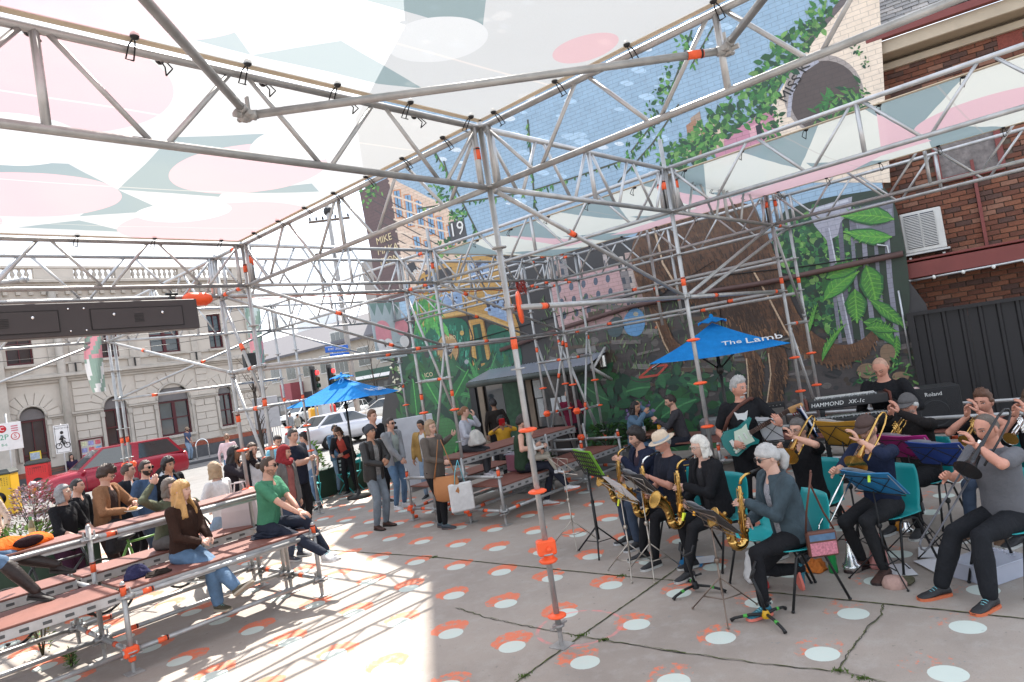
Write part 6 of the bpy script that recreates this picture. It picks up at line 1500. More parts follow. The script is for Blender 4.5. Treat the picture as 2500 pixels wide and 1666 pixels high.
C['A24']=person('smiling woman in glasses with a tan bag and a printed tote leaning on the scaffold',2.68,4.38,-78,1.66,look=-88,pitch=2,roll=-6,hands=[(-.42,.12,1.34),(.10,.28,1.02)],elbow=[(-.8,-.2,-.3),(.8,-.3,-.6)],hdir=[((-.6,.2,.2),(.3,-.6,0)),((-.3,.6,-.2),(-.5,-.3,0))],curl=(.7,1.2),feet=[(.06,.10,0),(-.04,-.06,0)],fem=1,legs=BK,top=M('striped_knit',(.075,.062,.052),.9,0,.9,2.6,.4,30),shoes=(.045,.06,.075),sole=(.10,.08,.08),lace=(.5,.42,.48),hair='bob',hc=(.30,.20,.12),specs='round',sk='pale',build=1.18,vox=.016)
C['A25']=person('person in a mustard jacket standing behind the scaffold posts',4.45,6.62,-150,1.52,look=-170,pitch=14,legs=denim_l,jacket=((.33,.205,.07),.4),top=(.6,.6,.6),hair='short',hc=(.014,.011,.01),sk='tan',vox=.024)
C['A26']=person('girl in a pale grey sweatshirt eating on the upper bench, bag on lap',3.60,4.58,-70,1.42,seat=1.0,look=-48,lean=6,pitch=6,hands=[(.03,.24,1.56),(.12,.30,1.22)],elbow=[(-.6,.1,-.8),(.7,-.2,-.6)],hdir=[((.1,.1,.9),(0,-1,.2)),((-.7,.6,0),(0,-.2,-1))],feet=[(-.10,.30,.57),(.12,.36,.57)],fem=1,legs=(.05,.05,.055),top=(.40,.41,.46),shoes=(.55,.50,.54),sole=(.6,.58,.6),lace=(.5,.45,.5),hair='pulled',hc=(.20,.09,.04),sk='pale',vox=.015)
C['A27']=person('woman with curly hair, dark face mask and yellow top reading from a red phone',6.28,6.25,-130,1.58,seat=.45,pitch=16,hands=[(-.04,.30,1.10),(.1,.30,1.08)],fem=1,legs=BK,top=(.48,.26,.03),sleeve='elbow',hair='curly',hc=(.02,.012,.010),sk='brown',vox=.026)
C['A28']=person('dark figure put in for a reflection in the cafe door glass',6.78,6.86,60,1.62,legs=BK,top=(.02,.016,.014),hair='short',hc=(.012,.01,.01),sk='brown',vox=.03)  # figure added before the door in place of a reflection in its glass
C['A29']=person('father in a white tee and green quilted vest holding a small child on the bench',3.98,3.72,-62,1.74,seat=.57,look=-44,lean=6,pitch=10,hands=[(.08,.34,.86),(.24,.30,.98)],elbow=[(-.8,-.1,-.6),(.8,0,-.6)],hdir=[((.9,.5,0),(.2,-.6,.3)),((-.7,.6,.2),(-.2,-.6,0))],feet=[(.0,.28,.0),(.16,.68,.22)],toes=[None,((.3,1,.25),(0,-.2,1))],legs=(.02,.022,.032),jacket=((.028,.050,.030),.4,'none'),top=(.55,.54,.56),sleeve='short',shoes=(.55,.53,.52),sole=(.42,.12,.07),socks=(.55,.55,.55),hair='quiff',hc=(.022,.014,.012),specs='dark',beard=((.03,.02,.016),'stubble'),sk='fair',vox=.015)
C['A30']=person('toddler in a white sweatshirt with a red motif on the father\'s knee',3.92,3.46,-50,.98,z=.0,seat=.76,look=-34,lean=2,hands=[(-.12,.20,.96),(.12,.20,.96)],feet=[(-.06,.30,.54),(.08,.34,.52)],toes=[((.2,1,.1),(0,0,1)),((.3,1,.1),(0,0,1))],legs=(.30,.27,.22),top=(.58,.56,.53),shoes=(.5,.5,.5),sole=(.55,.55,.55),hair='short',hc=(.26,.15,.07),sk='pale',vox=.013)
C['A31']=person('woman in a maroon top by the serving window',6.95,4.92,10,1.64,look=100,hands=[(-.2,.3,1.1),(.1,.34,1.12)],fem=1,legs=BK,top=(.12,.012,.03),hair='long',hc=(.03,.013,.01),sk='fair',vox=.024)
C['W32']=person('woman in a denim jacket laughing into her hand at the cafe table',6.44,3.16,-76,1.62,seat=.45,lean=8,look=-95,pitch=8,hands=[(-.02,.18,1.18),(.22,.32,1.08)],elbow=[(-.5,.2,-.9),(.7,-.1,-.6)],hdir=[((.1,-.1,.9),(0,-1,0)),((0,.5,.6),(-.8,0,0))],fem=1,legs=denim,jacket=((.085,.14,.20),.4),top=(.08,.12,.18),hair='long',hc=(.014,.009,.008),sk='tan',vox=.02)
C['M33']=person('man in a charcoal jumper eating at the cafe table',6.62,2.28,122,1.74,seat=.45,lean=10,look=135,pitch=14,hands=[(-.10,.42,.94),(.08,.30,.74)],legs=(.02,.022,.03),top=(.045,.043,.048),hair='short',hc=(.025,.018,.015),beard=((.04,.028,.022),'stubble'),sk='fair',vox=.02)
p=ground(420,1133);C['A34']=person('man in a blue tee walking past the Victorian hall',p.x,31.0,-60,1.66,z=.12,legs=denim_l,top=(.07,.09,.15),sleeve='short',hair='short',hc=(.06,.03,.02),beard=((.05,.03,.02),'full'),hat=('cap',(.3,.22,.16)),sk='fair',hands=[(-.2,.1,.85),(.3,.35,.95)],vox=.035)
C['P1']=person('person in grey with a white backpack near the far red box',15.72,31.2,20,1.64,legs=(.2,.2,.2),top=(.25,.26,.27),hair='short',hc=(.03,.02,.02),sk='tan',vox=.04)
C['P2']=person('person in a beige jacket walking by the far red box',16.0,30.9,10,1.50,legs=denim_d,top=(.38,.35,.30),hair='short',hc=(.02,.015,.015),sk='tan',vox=.04)
C['ST']=person('person in a wide straw hat at the far left behind the flowers',-1.72,9.95,-150,1.74,legs=BK,top=(.5,.38,.30),hair='long',hc=(.1,.06,.04),hat=('straw',(.6,.5,.4)),fem=1,sk='fair',vox=.026)
C['P3']=person('seated person on the bench beside the hall door',5.1,31.2,-90,1.66,z=.12,seat=.45,legs=BK,top=(.03,.02,.05),hair='long',hc=(.02,.015,.015),sk='fair',vox=.035)
C['P4']=person('woman in a pale pink top crossing at the kerb',4.9,15.8,60,1.62,legs=denim,top=(.55,.4,.42),hair='pulled',hc=(.18,.09,.05),fem=1,sk='fair',vox=.03)
# ================================================================== instruments
brass=M('lacquered_brass',(.55,.33,.10),.22,1.,.15,8);brass_o=M('old_brass',(.42,.25,.08),.3,1.,.3,14);silver=M('silver_plate',(.72,.71,.69),.16,1.,.08);ebony=M('ebonite',(.012,.012,.012),.35,0,0)
gold_in=M('bell_inside',(.60,.34,.08),.25,1.,.1)
def at_mouth(c,name,label,cat,dz=0.):
 yaw=c['o'].rotation_euler.z
 return empty(name,c['mouth'],yaw,label,cat)
def sax(c,label,size=1.,neck_m=None,tilt=0.):
 e=at_mouth(c,'saxophone',label,'saxophone');k=size;body=neck_m or brass
 q=MB();q.path([(0,-.005,0),(0,.05,-.012),(0,.085,-.022)],[.007,.011,.0125],10);q.build('mouthpiece',ebony,e)
 q=MB();q.path([(0,.08,-.02),(0,.13*k,-.03),(0,.17*k,-.055),(0,.19*k,-.10)],[.009,.011,.0125,.014],10);q.build('neck',body,e)
 b0=Vector((.0,.195*k,-.11));b1=Vector((.02,.215*k,-.11-.42*k));
 q=MB();q.path([b0 .lerp(b1,t)for t in(0,.25,.5,.75,1)],[.014,.019,.024,.029,.034*k],14);q.build('body_tube',brass,e)
 q=MB();bow=[b1+Vector((0,.055*k*(1-math.cos(a)),-.06*k*math.sin(a)))for a in np.linspace(0,PI,9)]
 q.path(bow,[.034*k+.0007*i for i in range(9)],14);q.build('bow',brass,e)
 t0=bow[-1];bell=[t0+Vector((0,(.004*i+.0042*max(0,i-1)**2)*k,(.043*i-.0028*max(0,i-2)**2)*k))for i in range(7)]
 rad=[.036,.037,.039,.043,.049,.059,.078];d_=(bell[-1]-bell[-2]).normalized()
 q=MB();q.path(bell,[r_*k for r_ in rad],20,cap=False);q.mat(1).path([bell[-1],bell[-1]-d_*.05,bell[-1]-d_*.16],[.075*k,.046*k,.03*k],20,cap=True);q.mat(0).path([bell[-1]+Vector((0,0,0))+Matrix.Rotation(0,3,'X')@(d_.orthogonal().normalized()*math.cos(a)+d_.cross(d_.orthogonal().normalized())*math.sin(a))*.078*k for a in np.linspace(0,2*PI,25)[:-1]],.0045,6,closed=True);q.build('bell',[brass,gold_in],e)
 q=MB();rr=random.Random(3)
 for i in range(13):
  t=.08+i*.07;p=b0 .lerp(b1,t);s_=-1 if i%3 else 1;r_=.009+.008*t
  ax=Vector((s_*.5*(i%2),-.2+.9*(i%3==0),0)).normalized()if(i%2 or i%3==0)else Vector((-1,-.2,0)).normalized()
  Mx=ax.to_track_quat('Z','Y').to_matrix().to_4x4();Mx.translation=p+ax*(.018+.02*t);q.lathe([(0,.006),(r_,.006),(r_*1.1,0),(r_*.8,-.004)],10,Mx)
 for x,y in((-.033,.005),(-.028,.026),(.030,-.012),(.033,.014)):q.tube(b0+Vector((x,y,-.02)),b1+Vector((x*1.15,y,.03)),.0032,5)
 for i in range(5):q.lathe([(0,.01),(.018,.008),(.02,0)],10,Matrix.Translation(t0+Vector((-.03,.04,.03+.05*i)))@Matrix.Rotation(-PI/2,4,'Y'))
 q.build('keywork',brass_o,e)
 return e
sax(C['M1'],'brass alto saxophone played by the tousled haired man',1.0);sax(C['M2'],'tenor saxophone with silver neck played by the man in the trilby',1.06,silver);sax(C['M3'],'golden saxophone played by the woman with the white bob',1.1);sax(C['M4'],'golden alto saxophone played by the woman in the denim jacket',1.02)
def trombone(c,label,mb_,ms_,pit=-32,yawo=0.):
 e=at_mouth(c,'trombone',label,'trombone');Rx=Matrix.Rotation(R(pit),4,'X')@Matrix.Rotation(R(yawo),4,'Z');e.matrix_local=e.matrix_basis@Rx if False else Matrix.Translation(c['mouth'])@Matrix.Rotation(c['o'].rotation_euler.z,4,'Z')@Rx
 q=MB();q.path([(0,0,0),(0,.012,0),(0,.04,0),(0,.075,0)],[.0145,.013,.007,.0065],12);q.build('mouthpiece',silver,e)
 L=.98
 q=MB();q.tube((0,.06,0),(0,L,0),.0075,8);q.tube((0,.22,-.09),(0,L,-.09),.0075,8);q.path([(0,L,0),(0,L+.04,-.012),(0,L+.056,-.045),(0,L+.04,-.078),(0,L,-.09)],.008,8)
 q.tube((0,.34,0),(0,.34,-.09),.006,8);q.tube((0,.24,0),(0,.24,-.09),.006,8);q.build('slide',ms_,e)
 x=-.11;q=MB();q.tube((0,.22,-.09),(x,.20,.035),.008,8);q.tube((0,.14,0),(x,.14,.035),.006,8)
 bp=[(x,.22,-.04),(x,-.05,-.04),(x,-.22,-.03),(x,-.29,-.005),(x,-.30,.03),(x,-.27,.06),(x,-.18,.075)]
 q.path(bp,.0085,8)
 bl=[(x,-.18,.075),(x,0,.072),(x,.16,.07),(x,.26,.068),(x,.31,.066),(x,.345,.065),(x,.365,.065)]
 q.path(bl,[.009,.011,.0165,.026,.04,.066,.098],24,cap=False);q.mat(1).path([(x,.364,.065),(x,.335,.065),(x,.28,.066),(x,.18,.07)],[.096,.056,.03,.014],24);q.build('bell',[mb_,gold_in if mb_ is not ebony_g else ebony_g],e)
 return e
ebony_g=M('black_lacquer',(.02,.02,.022),.22,.3,.1)
trombone(C['M6'],'brass trombone played by the woman with cropped grey hair',brass,brass,-28,6);trombone(C['M7'],'brass trombone with silver slide played by the man in the brown cap',brass,silver,-34,4);trombone(C['M10'],'black plastic trombone with silver mouthpiece played by the shaven headed man',ebony_g,M('grey_slide',(.09,.09,.10),.3,.3,0),-36,6)
def trumpet(c,label,m_,pit=-20):
 e=at_mouth(c,'trumpet',label,'trumpet');e.matrix_local=Matrix.Translation(c['mouth'])@Matrix.Rotation(c['o'].rotation_euler.z,4,'Z')@Matrix.Rotation(R(pit),4,'X')
 q=MB();q.path([(0,0,0),(0,.01,0),(0,.03,0),(0,.09,0)],[.0135,.012,.006,.0055],12);q.build('mouthpiece',silver,e)
 q=MB();q.tube((0,.08,0),(0,.36,0),.006,8);q.path([(0,.36,0),(0,.40,-.01),(0,.41,-.04),(0,.38,-.06),(0,.30,-.06)],.0065,8)
 q.path([(-.02,.28,-.055),(-.03,.12,-.055),(-.03,.08,-.045),(-.03,.07,-.02),(-.03,.09,-.004),(-.03,.14,0)],.007,8);q.path([(-.03,.14,0),(-.03,.30,0),(-.03,.40,0),(-.03,.45,0),(-.03,.48,0),(-.03,.495,0)],[.0075,.0095,.015,.024,.042,.062],20,cap=False);q.mat(1).path([(-.03,.494,0),(-.03,.465,0),(-.03,.40,0)],[.06,.03,.012],20);q.build('bell',[m_,gold_in],e)
 for k in range(3):q=MB();q.lathe([(.012,-.085),(.012,.03),(.004,.03),(.004,.05),(.009,.05),(.009,.055),(0,.056)],10,Matrix.Translation((-.012,.20+k*.028,0)));q.build('valve',m_,e)
 return e
trumpet(C['M8'],'trumpet played by the man in the grey cap',brass,-28);trumpet(C['M9'],'old brass trumpet played by the man with swept back hair',brass_o,-24);trumpet(C['M11'],'silver trumpet played by the bearded man in the brown cap',silver,-22)
teal=M('teal_lacquer',(.02,.17,.16),.2,0,.06);mint=M('mint_guard',(.52,.60,.48),.35,0,.05);rosew=M('rosewood',(.05,.025,.018),.5);maple=M('maple',(.45,.24,.10),.35)
g_=C['M5'];gm=Matrix.Translation((g_['o'].location.x,g_['o'].location.y,1.10))@Matrix.Rotation(g_['o'].rotation_euler.z,4,'Z')@Matrix.Translation((.06,.20,.0))@Matrix.Rotation(R(14),4,'Z')@Matrix.Rotation(R(22),4,'Y')@Matrix.Diagonal((-1,1,1,1))@Matrix.Rotation(R(90),4,'X')
gt=link('electric_guitar',None,mtx=gm,label='teal electric guitar with mint scratch plate held by the white haired guitarist',cat='guitar')
out_=[(-.22,.02),(-.20,.10),(-.13,.15),(-.05,.13),(.03,.115),(.10,.13),(.19,.15),(.20,.125),(.13,.07),(.10,.03),(.10,-.02),(.12,-.07),(.15,-.12),(.12,-.145),(.04,-.12),(-.05,-.135),(-.14,-.155),(-.20,-.11)]
q=MB();q.prism(out_,.042,None,-.021);q.build('body',teal,gt);q=MB();q.prism([(-.08,.02),(-.04,.10),(.05,.09),(.12,.11),(.10,.05),(.10,-.03),(.10,-.10),(.0,-.09),(-.12,-.12),(-.15,-.07)],.004,None,-.0265);q.build('scratch_plate',mint,gt)
q=MB();q.box((.34,0,-.026),(.50,.05,.018),bev=.004);q.build('fretboard',rosew,gt);q=MB()
for k in range(16):q.box((.585-.46*(1-.5**(k/10))*1.4,0,-.0365),(.003,.05,.002))
q.build('fret',silver,gt)
q=MB();q.prism([(.58,-.022),(.60,-.05),(.70,-.055),(.755,-.03),(.75,.0),(.70,.01),(.62,.022),(.58,.022)],.014,None,-.028);q.build('headstock',maple,gt);q=MB()
for k in range(6):q.tube((.61+k*.024,-.05,-.02),(.61+k*.024,-.085,-.02),.006,6)
q.build('tuner',M('red_tuner',(.35,.01,.03),.3,.5,0),gt);q=MB()
for x_ in(-.02,.04,.095):q.box((x_,0,-.031),(.02,.075,.008),bev=.003)
q.box((-.12,0,-.03),(.04,.075,.012));q.mat(1)
for k in range(3):q.lathe([(0,-.04),(.012,-.038),(.013,-.027)],10,Matrix.Translation((-.06-k*.04,-.085-k*.01,0)))
q.build('pickup',[M('pickup_white',(.6,.6,.56),.4),M('knob_white',(.6,.6,.56),.4)],gt)
q=MB();mwi=gm.inverted()@g_['M'];q.path([mwi@Vector(v)for v in((.24,.14,1.16),(.16,.15,1.32),(.03,.14,1.44),(-.10,.07,1.50),(-.15,-.05,1.47),(-.12,-.14,1.3),(-.14,-.12,1.1),(-.20,.1,1.0))],.022,6,flat=.25);q.build('strap',M('leather_strap',(.09,.03,.02),.6),gt)
q=MB();q.prism([(-.06,.03),(-.075,.085),(-.035,.06),(.035,.06),(.075,.085),(.06,.03),(.045,-.02),(.06,-.07),(.02,-.05),(-.02,-.05),(-.06,-.07),(-.045,-.02)],.004,Matrix.Rotation(PI/2,4,'X')@Matrix.Diagonal((-1,1,1,1)));o=q.build('cat_print',M('print_white',(.6,.6,.6),.8),g_['o'],loc=(0.02,.168,1.30));o.rotation_euler=(R(-6),0,0)
# ================================================================== keyboards, amplifiers, stands
def keyboard(name,a,b_,z,dep,h,label,txt,wood,tsz,tx):
 a,b_=Vector((a[0],a[1],z)),Vector((b_[0],b_[1],z));L=(b_-a).length;x=(b_-a).normalized();n=Vector((-x.y,x.x,0))
 mtx=Matrix((x,n,Vector((0,0,1)))).transposed().to_4x4();mtx.translation=(a+b_)/2
 e=link(name,None,mtx=mtx,label=label,cat='keyboard')
 q=MB();q.box((0,0,0),(L,dep,h),bev=.008);q.build('case',M('keyboard_black',(.016,.016,.018),.4),e)
 if wood:
  for s_ in(-1,1):q=MB();q.box((s_*(L/2+.014),.0,0.005),(.026,dep+.01,h+.014),bev=.004);q.build('wood_cheek',M('mahogany',(.11,.03,.02),.4,0,.2,6),e)
 q=MB();nk=36
 for k in range(nk):q.box((-L/2+.1+(L-.2)*(k+.5)/nk,dep/2-.07,h/2+.004),((L-.2)/nk-.003,.12,.012))
 q.build('keys',M('key_white',(.6,.6,.58),.35,0,0),e)
 q=MB()
 for k in range(22):q.lathe([(.006,0),(.006,.014),(0,.014)],8,Matrix.Translation((-L/2+.08+k*(L-.16)/22,-dep/2+.06+.03*(k%3),h/2)))
 q.build('knob',M('knob_grey',(.3,.3,.3),.4),e)
 for t,xx,s_,sh_ in txt:text(t,s_,frame((xx*L,-dep/2-.003,0),(1,0,0),(0,-1,0)),M('panel_white',(.62,.62,.6),.5),e,shear=sh_)
 return e
k1=keyboard('organ_keyboard',(3.70,-.92),(4.00,-1.66),1.32,.30,.10,'black organ keyboard with wooden cheeks on the upper tier of the stand',[('HAMMOND',-.26,.062,.15),('XK-1c',.1,.06,.3)],True,.06,0)
k2=keyboard('stage_piano',(3.58,-.88),(3.94,-1.76),1.10,.30,.13,'long black stage piano on the lower tier under the organ keyboard',[('RD-700GX',-.22,.062,.15),('Roland',.14,.075,0)],False,.06,0)
ks=empty('keyboard_stand',(3.84,-1.4,0),R(-70),'black two tier keyboard stand between the pianist and trombonists','stand')
for s_ in(-.36,.36):
 q=MB();q.box((s_,.02,.64),(.05,.05,1.22));q.box((s_,-.02,.99),(.05,.36,.03));q.box((s_,0,1.255),(.05,.34,.03));q.box((s_,0,.03),(.06,.5,.05));q.build('upright',blackp,ks)
q=MB();q.box((0,.02,.45),(.72,.04,.05));q.build('crossbar',blackp,ks)
def amp(name,loc,rz,w,h,d,label,grille,txt=None,knobs=True,feet_=True):
 e=empty(name,loc,rz,label,'amplifier')
 q=MB();q.box((0,0,h/2),(w,d,h),bev=.012);q.build('cabinet',M('tolex_black',(.016,.016,.017),.7,0,.2,40,.4,120),e)
 q=MB();q.box((0,-d/2-.003,h*(.44 if knobs else .5)),(w-.05,.012,h*(.78 if knobs else .92)),bev=.004);q.build('grille_cloth',grille,e)
 if knobs:
  q=MB();q.box((0,-d/2+.03,h*.915),(w-.05,.012,h*.11),Matrix.Rotation(R(-25),3,'X'));q.build('control_panel',M('panel_dark',(.03,.03,.032),.4),e);q=MB()
  for k in range(9):q.lathe([(.011,0),(.010,.018),(0,.018)],8,Matrix.Translation((-w*.38+k*w*.095,-d/2+.018,h*.915))@Matrix.Rotation(R(65),4,'X'))
  q.build('knob',M('knob_cream',(.5,.5,.46),.4),e)
 else:
  q=MB();q.lathe([(.16,0),(.17,-.006),(.19,0)],24,Matrix.Translation((.0,-d/2-.012,h*.4))@Matrix.Rotation(R(90),4,'X'));q.build('speaker_ring',M('ring_black',(.03,.03,.032),.4),e)
 if txt:text(txt,.075,frame((0,-d/2-.012,h*.84),(1,0,0),(0,-1,0)),M('panel_white'),e)
 for sx in(-1,1):
  for sy in(-1,1):q=MB();q.lathe([(.02,-.0),(.02,.012)],8,Matrix.Translation((sx*(w/2-.04),sy*(d/2-.04),-.010)));q.build('foot',blackp,e)
 return e
gam=amp('guitar_amplifier',(7.0,.93,.525),R(-57),.60,.47,.25,'guitar amplifier with tweed grey grille on the ply platform',M('grey_grille',(.115,.108,.10),.9,0,.1,30,.5,160));q=MB();q.lathe([(0,0),(.035,0),(.035,.004),(0,.004)],16,Matrix.Translation((-.22,-.137,.36))@Matrix.Rotation(PI/2,4,'X'));q.build('badge',M('badge_dark',(.03,.03,.03),.5),gam)
amp('keyboard_amplifier',(6.75,-1.52,.525),R(-68),.66,.56,.45,'large black keyboard amplifier before the charcoal fence',M('black_grille',(.018,.018,.02),.7,0,.2,60,.5,160),'Roland',False)
q=MB();q.box((0,0,0),(.21,.15,.004),Matrix.Rotation(.4,3,'Z'));q.build('paper_sheet',M('sheet_pink',(.55,.4,.38),.6),loc=(6.6,-1.35,1.092),label='small red edged card on top of the keyboard amplifier',cat='card')
tank=M('grey_planter',(.16,.16,.16),.7)
def lathe_thing(name,prof,mt,loc,label,cat,n=18,extra=None):
 e=empty(name,loc,0,label,cat);q=MB();q.lathe(prof,n);q.build('body',mt,e)
 if extra:q=MB();q.lathe(extra[0],n);q.build(extra[1],extra[2],e)
 return e
pb_=at_depth(1852,1066,11.2);lathe_thing('spray_bottle',[(0,0),(.045,0),(.047,.12),(.04,.17),(.016,.2),(.016,.22),(0,.22)],M('bottle_white',(.55,.56,.58),.4),(6.55,1.12,.512),'tall white plastic bottle beside the guitar amplifier','bottle',16,([(.018,.22),(.018,.25),(0,.25)],'cap',M('bottle_white')))
q=MB();q.box((0,0,.14),(.9,.35,.28),bev=.02);q.build('trough',tank,loc=(7.25,1.75,.515),rz=R(-70),label='grey trough planter behind the guitarist on the platform',cat='planter')
def leaves_clump(name,loc,rad,h,n,mts,size,label,cat,asp=.35):
 e=empty(name,loc,0,label,cat);q=MB()
 for k in range(n):
  a=random.uniform(0,6.28);rr=rad*math.sqrt(random.random());z=h*random.random()**.8;p=Vector((math.cos(a)*rr*(1-.4*z/h),math.sin(a)*rr*(1-.4*z/h),z));L=random.uniform(*size);d=Vector((math.cos(a)*.8+random.uniform(-.6,.6),math.sin(a)*.8+random.uniform(-.6,.6),random.uniform(-.2,.9))).normalized();w=d.cross(Vector((random.random(),random.random(),1))).normalized()*L*asp;m_=p+d*L*.5+Vector((0,0,L*.08))
  q.mat(random.randrange(len(mts))).add([p,m_-w*.5,p+d*L,m_+w*.5],[[0,1,2,3]])
 f=q.build('foliage',mts,e);tag(f,kind='stuff');q=MB()
 for k in range(7):a=random.uniform(0,6.28);q.path([(0,0,-.02),(math.cos(a)*rad*.4,math.sin(a)*rad*.4,h*.5),(math.cos(a)*rad*.7,math.sin(a)*rad*.7,h*.9)],[.008,.006,.003],5)
 q.build('stem',M('stem_brown',(.06,.05,.025),.8),e);return e
lf=[M('leaf_a',(.05,.13,.03),.6,0,.3,9),M('leaf_b',(.09,.19,.045),.6,0,.3,9),M('leaf_c',(.03,.08,.025),.6,0,.3,9)]
lfy=[M('leaf_y',(.22,.33,.07),.6,0,.3,9),M('leaf_b'),M('leaf_z',(.14,.25,.06),.6,0,.3)]
lfr=[M('leaf_red',(.28,.12,.12),.7,0,.4,9),M('leaf_pink',(.45,.3,.32),.7,0,.4),M('leaf_olive',(.14,.13,.06),.7),M('leaf_mauve',(.42,.34,.42),.7)]
for i,(px,py,D)in enumerate(((1290,1110,12.3),(1480,1050,13.2),(1560,1065,12.7))):
 v=at_depth(px,py,D);q=MB();q.box((0,0,.2),(.7,.4,.4),bev=.02);q.build('planter_box',tank,loc=(v.x,v.y,0),rz=R(-70),label=['grey planter box under the serving window','grey planter box of ferns behind the woman at the cafe table','grey planter box of ivy between the cafe table and platform'][i],cat='planter')
 leaves_clump('fern',(v.x,v.y,.4),.42,.45,260,[lf[0],lf[2],M('leaf_d',(.02,.05,.02),.6)],(.08,.2),['leafy fern in the planter under the serving window','dark fern growing behind the laughing woman','dark ivy growing beside the cafe table'][i],'plant')
tb=empty('cafe_table',(6.42,2.72,0),0,'small round cafe table with drinks beside the mural wall','table');q=MB();q.lathe([(0,.70),(.33,.70),(.335,.715),(.33,.73),(0,.73)],24);q.build('tabletop',M('table_brown',(.14,.06,.035),.4),tb);q=MB();q.lathe([(0,0),(.2,0),(.2,.015),(.03,.03),(.025,.7),(0,.7)],14);q.build('pedestal',blackp,tb)
lathe_thing('juice_glass',[(0,0),(.03,0),(.036,.12),(.033,.12),(.028,.01)],M('orange_juice',(.75,.30,.02),.15),(6.36,2.58,.73),'glass of orange juice on the cafe table','glass');lathe_thing('drink_cup',[(0,0),(.028,0),(.036,.12),(0,.12)],M('clear_cup',(.45,.42,.42),.2),(6.3,2.86,.73),'clear plastic cup with a blue straw on the cafe table','cup',14,([(.004,.1),(.004,.2)],'straw',M('straw_blue',(.2,.5,.7),.5)))
q=MB()
for k in range(14):a=random.uniform(0,6.28);r_=random.uniform(0,.1);q.box((math.cos(a)*r_,math.sin(a)*r_,.015+k*.003),(.12,.09,.002),Matrix.Rotation(random.uniform(0,3),3,'Z')@Matrix.Rotation(random.uniform(-.5,.5),3,'X'))
q.build('paper_wrap',M('paper_white'),loc=(6.45,2.55,.735),label='crumpled white food paper on the cafe table',cat='paper')
q=MB();q.box((0,0,.15),(.42,.26,.30),bev=.03);q.mat(1).box((0,0,.18),(.425,.265,.018));q.box((0,0,.27),(.425,.265,.012));q.build('canvas_bag',[cloth('bag_navy',(.02,.025,.05)),M('bag_stripe',(.5,.32,.06),.7)],loc=(5.75,1.95,.0),rz=R(-50),label='navy canvas bag with yellow stripes beside the cafe table',cat='bag')
def music_stand(loc,rz,h,tilt,label,m_,wire_=False,folder=None,sheets=True,perforated=False,w=.46):
 e=empty('music_stand',loc,rz,label,'music stand')
 q=MB();r_=.006 if wire_ else .013
 q.tube((0,0,.22),(0,0,h-.05),r_,8);q.tube((0,0,.15),(0,0,h*.55),r_*1.5,8);q.lathe([(.018,0),(.024,.02),(.018,.04)],10,Matrix.Translation((0,0,h*.55)));q.build('pole',m_,e)
 for k in range(3):
  a=R(30+120*k);q=MB();p0=Vector((0,0,.30));p1=Vector((math.cos(a)*.30,math.sin(a)*.30,.01));q.tube(p0,p1,.006 if wire_ else .010,6);q.tube(Vector((0,0,.12)),p0 .lerp(p1,.6),.005,6);q.ell(p1,(.012,.012,.01),8,5);q.build('leg',m_,e)
 Rt_=Matrix.Translation((0,0,h))@Matrix.Rotation(R(tilt),4,'X')
 d=empty('desk',(0,0,0));d.parent=e;d.matrix_local=Rt_
 if wire_:
  q=MB()
  for x in(-1,1):q.tube((0,0,-.12),(x*w/2,0,.13),.004,5);q.tube((0,0,.12),(x*w/2,0,-.10),.004,5)
  q.tube((-w/2,0,.13),(w/2,0,.13),.004,5);q.tube((-w/2,.01,-.11),(w/2,.01,-.11),.006,5);q.build('wire_rack',m_,d)
 else:
  q=MB()
  if perforated:
   nx,nz=8,5;W_,H_=w,.32
   for i in range(nx+1):q.box((-W_/2+i*W_/nx,0,0),(.020,.004,H_))
   for j in range(nz+1):q.box((0,.0005,-H_/2+j*H_/nz),(W_+.02,.003,.020))
  else:q.box((0,0,0),(w,.004,.32))
  q.box((0,-.02,-.16),(w,.05,.006));q.build('tray',m_,d)
 if folder:
  for s_ in(-1,1):q=MB();q.box((0,0,0),(.235,.006,.32));o=q.build('folder',M('folder_%02d_%02d_%02d'%tuple(int(c*99)for c in folder),folder,.4,0,.06),d,mtx=Matrix.Translation((0,-.012,.01))@Matrix.Rotation(R(s_*-5),4,'Z')@Matrix.Translation((s_*.1175,0,0)))
 if sheets:
  for k in range(3):q=MB();n=6;vs=[(-.105+.21*i/n,-.003-.012*math.sin(PI*i/n)-.004*k,z)for i in range(n+1)for z in(-.145,.145)];q.add(vs,[[2*i,2*i+1,2*i+3,2*i+2]for i in range(n)],True);q.build('music_sheet',M('sheet_paper',(.62,.62,.64),.7,0,.05,4),d,mtx=Matrix.Translation((-.11+.11*k,-.022-.008*k,.012*k))@Matrix.Rotation(R(random.uniform(-4,4)),4,'Y'))
 return e
nickel=M('nickel_wire',(.42,.38,.33),.3,.8,.1);stb=M('stand_black',(.015,.015,.016),.5,.2,.1)
def facing(c,ang):return c+ang
music_stand(ground(1466,1349),R(62),1.02,-24,'black perforated music stand with a green folder left of the saxophone row',stb,False,(.20,.52,.02),True,True,.46)
music_stand(ground(1405,1330),R(70),.96,-30,'thin silver folding music stand left of the black perforated one',nickel,True,None,False)
music_stand(ground(1545,1400),R(60),.82,-40,'nickel music stand with loose sheets and yellow pegs before the first saxophonist',nickel,True)
music_stand(ground(1598,1400),R(60),.88,-38,'nickel music stand with a black folder before the man in the trilby',nickel,True,(.02,.02,.022))
music_stand(ground(1772,1500),R(58),.76,-44,'bronze wire music stand with curling sheets before the denim jacket woman',M('bronze_wire',(.20,.15,.12),.4,.7,.1),True,(.025,.025,.027))
music_stand((3.22,-.55,0),R(100),1.12,-20,'wire music stand seen from behind with white sheets in front of the guitarist',stb,True)
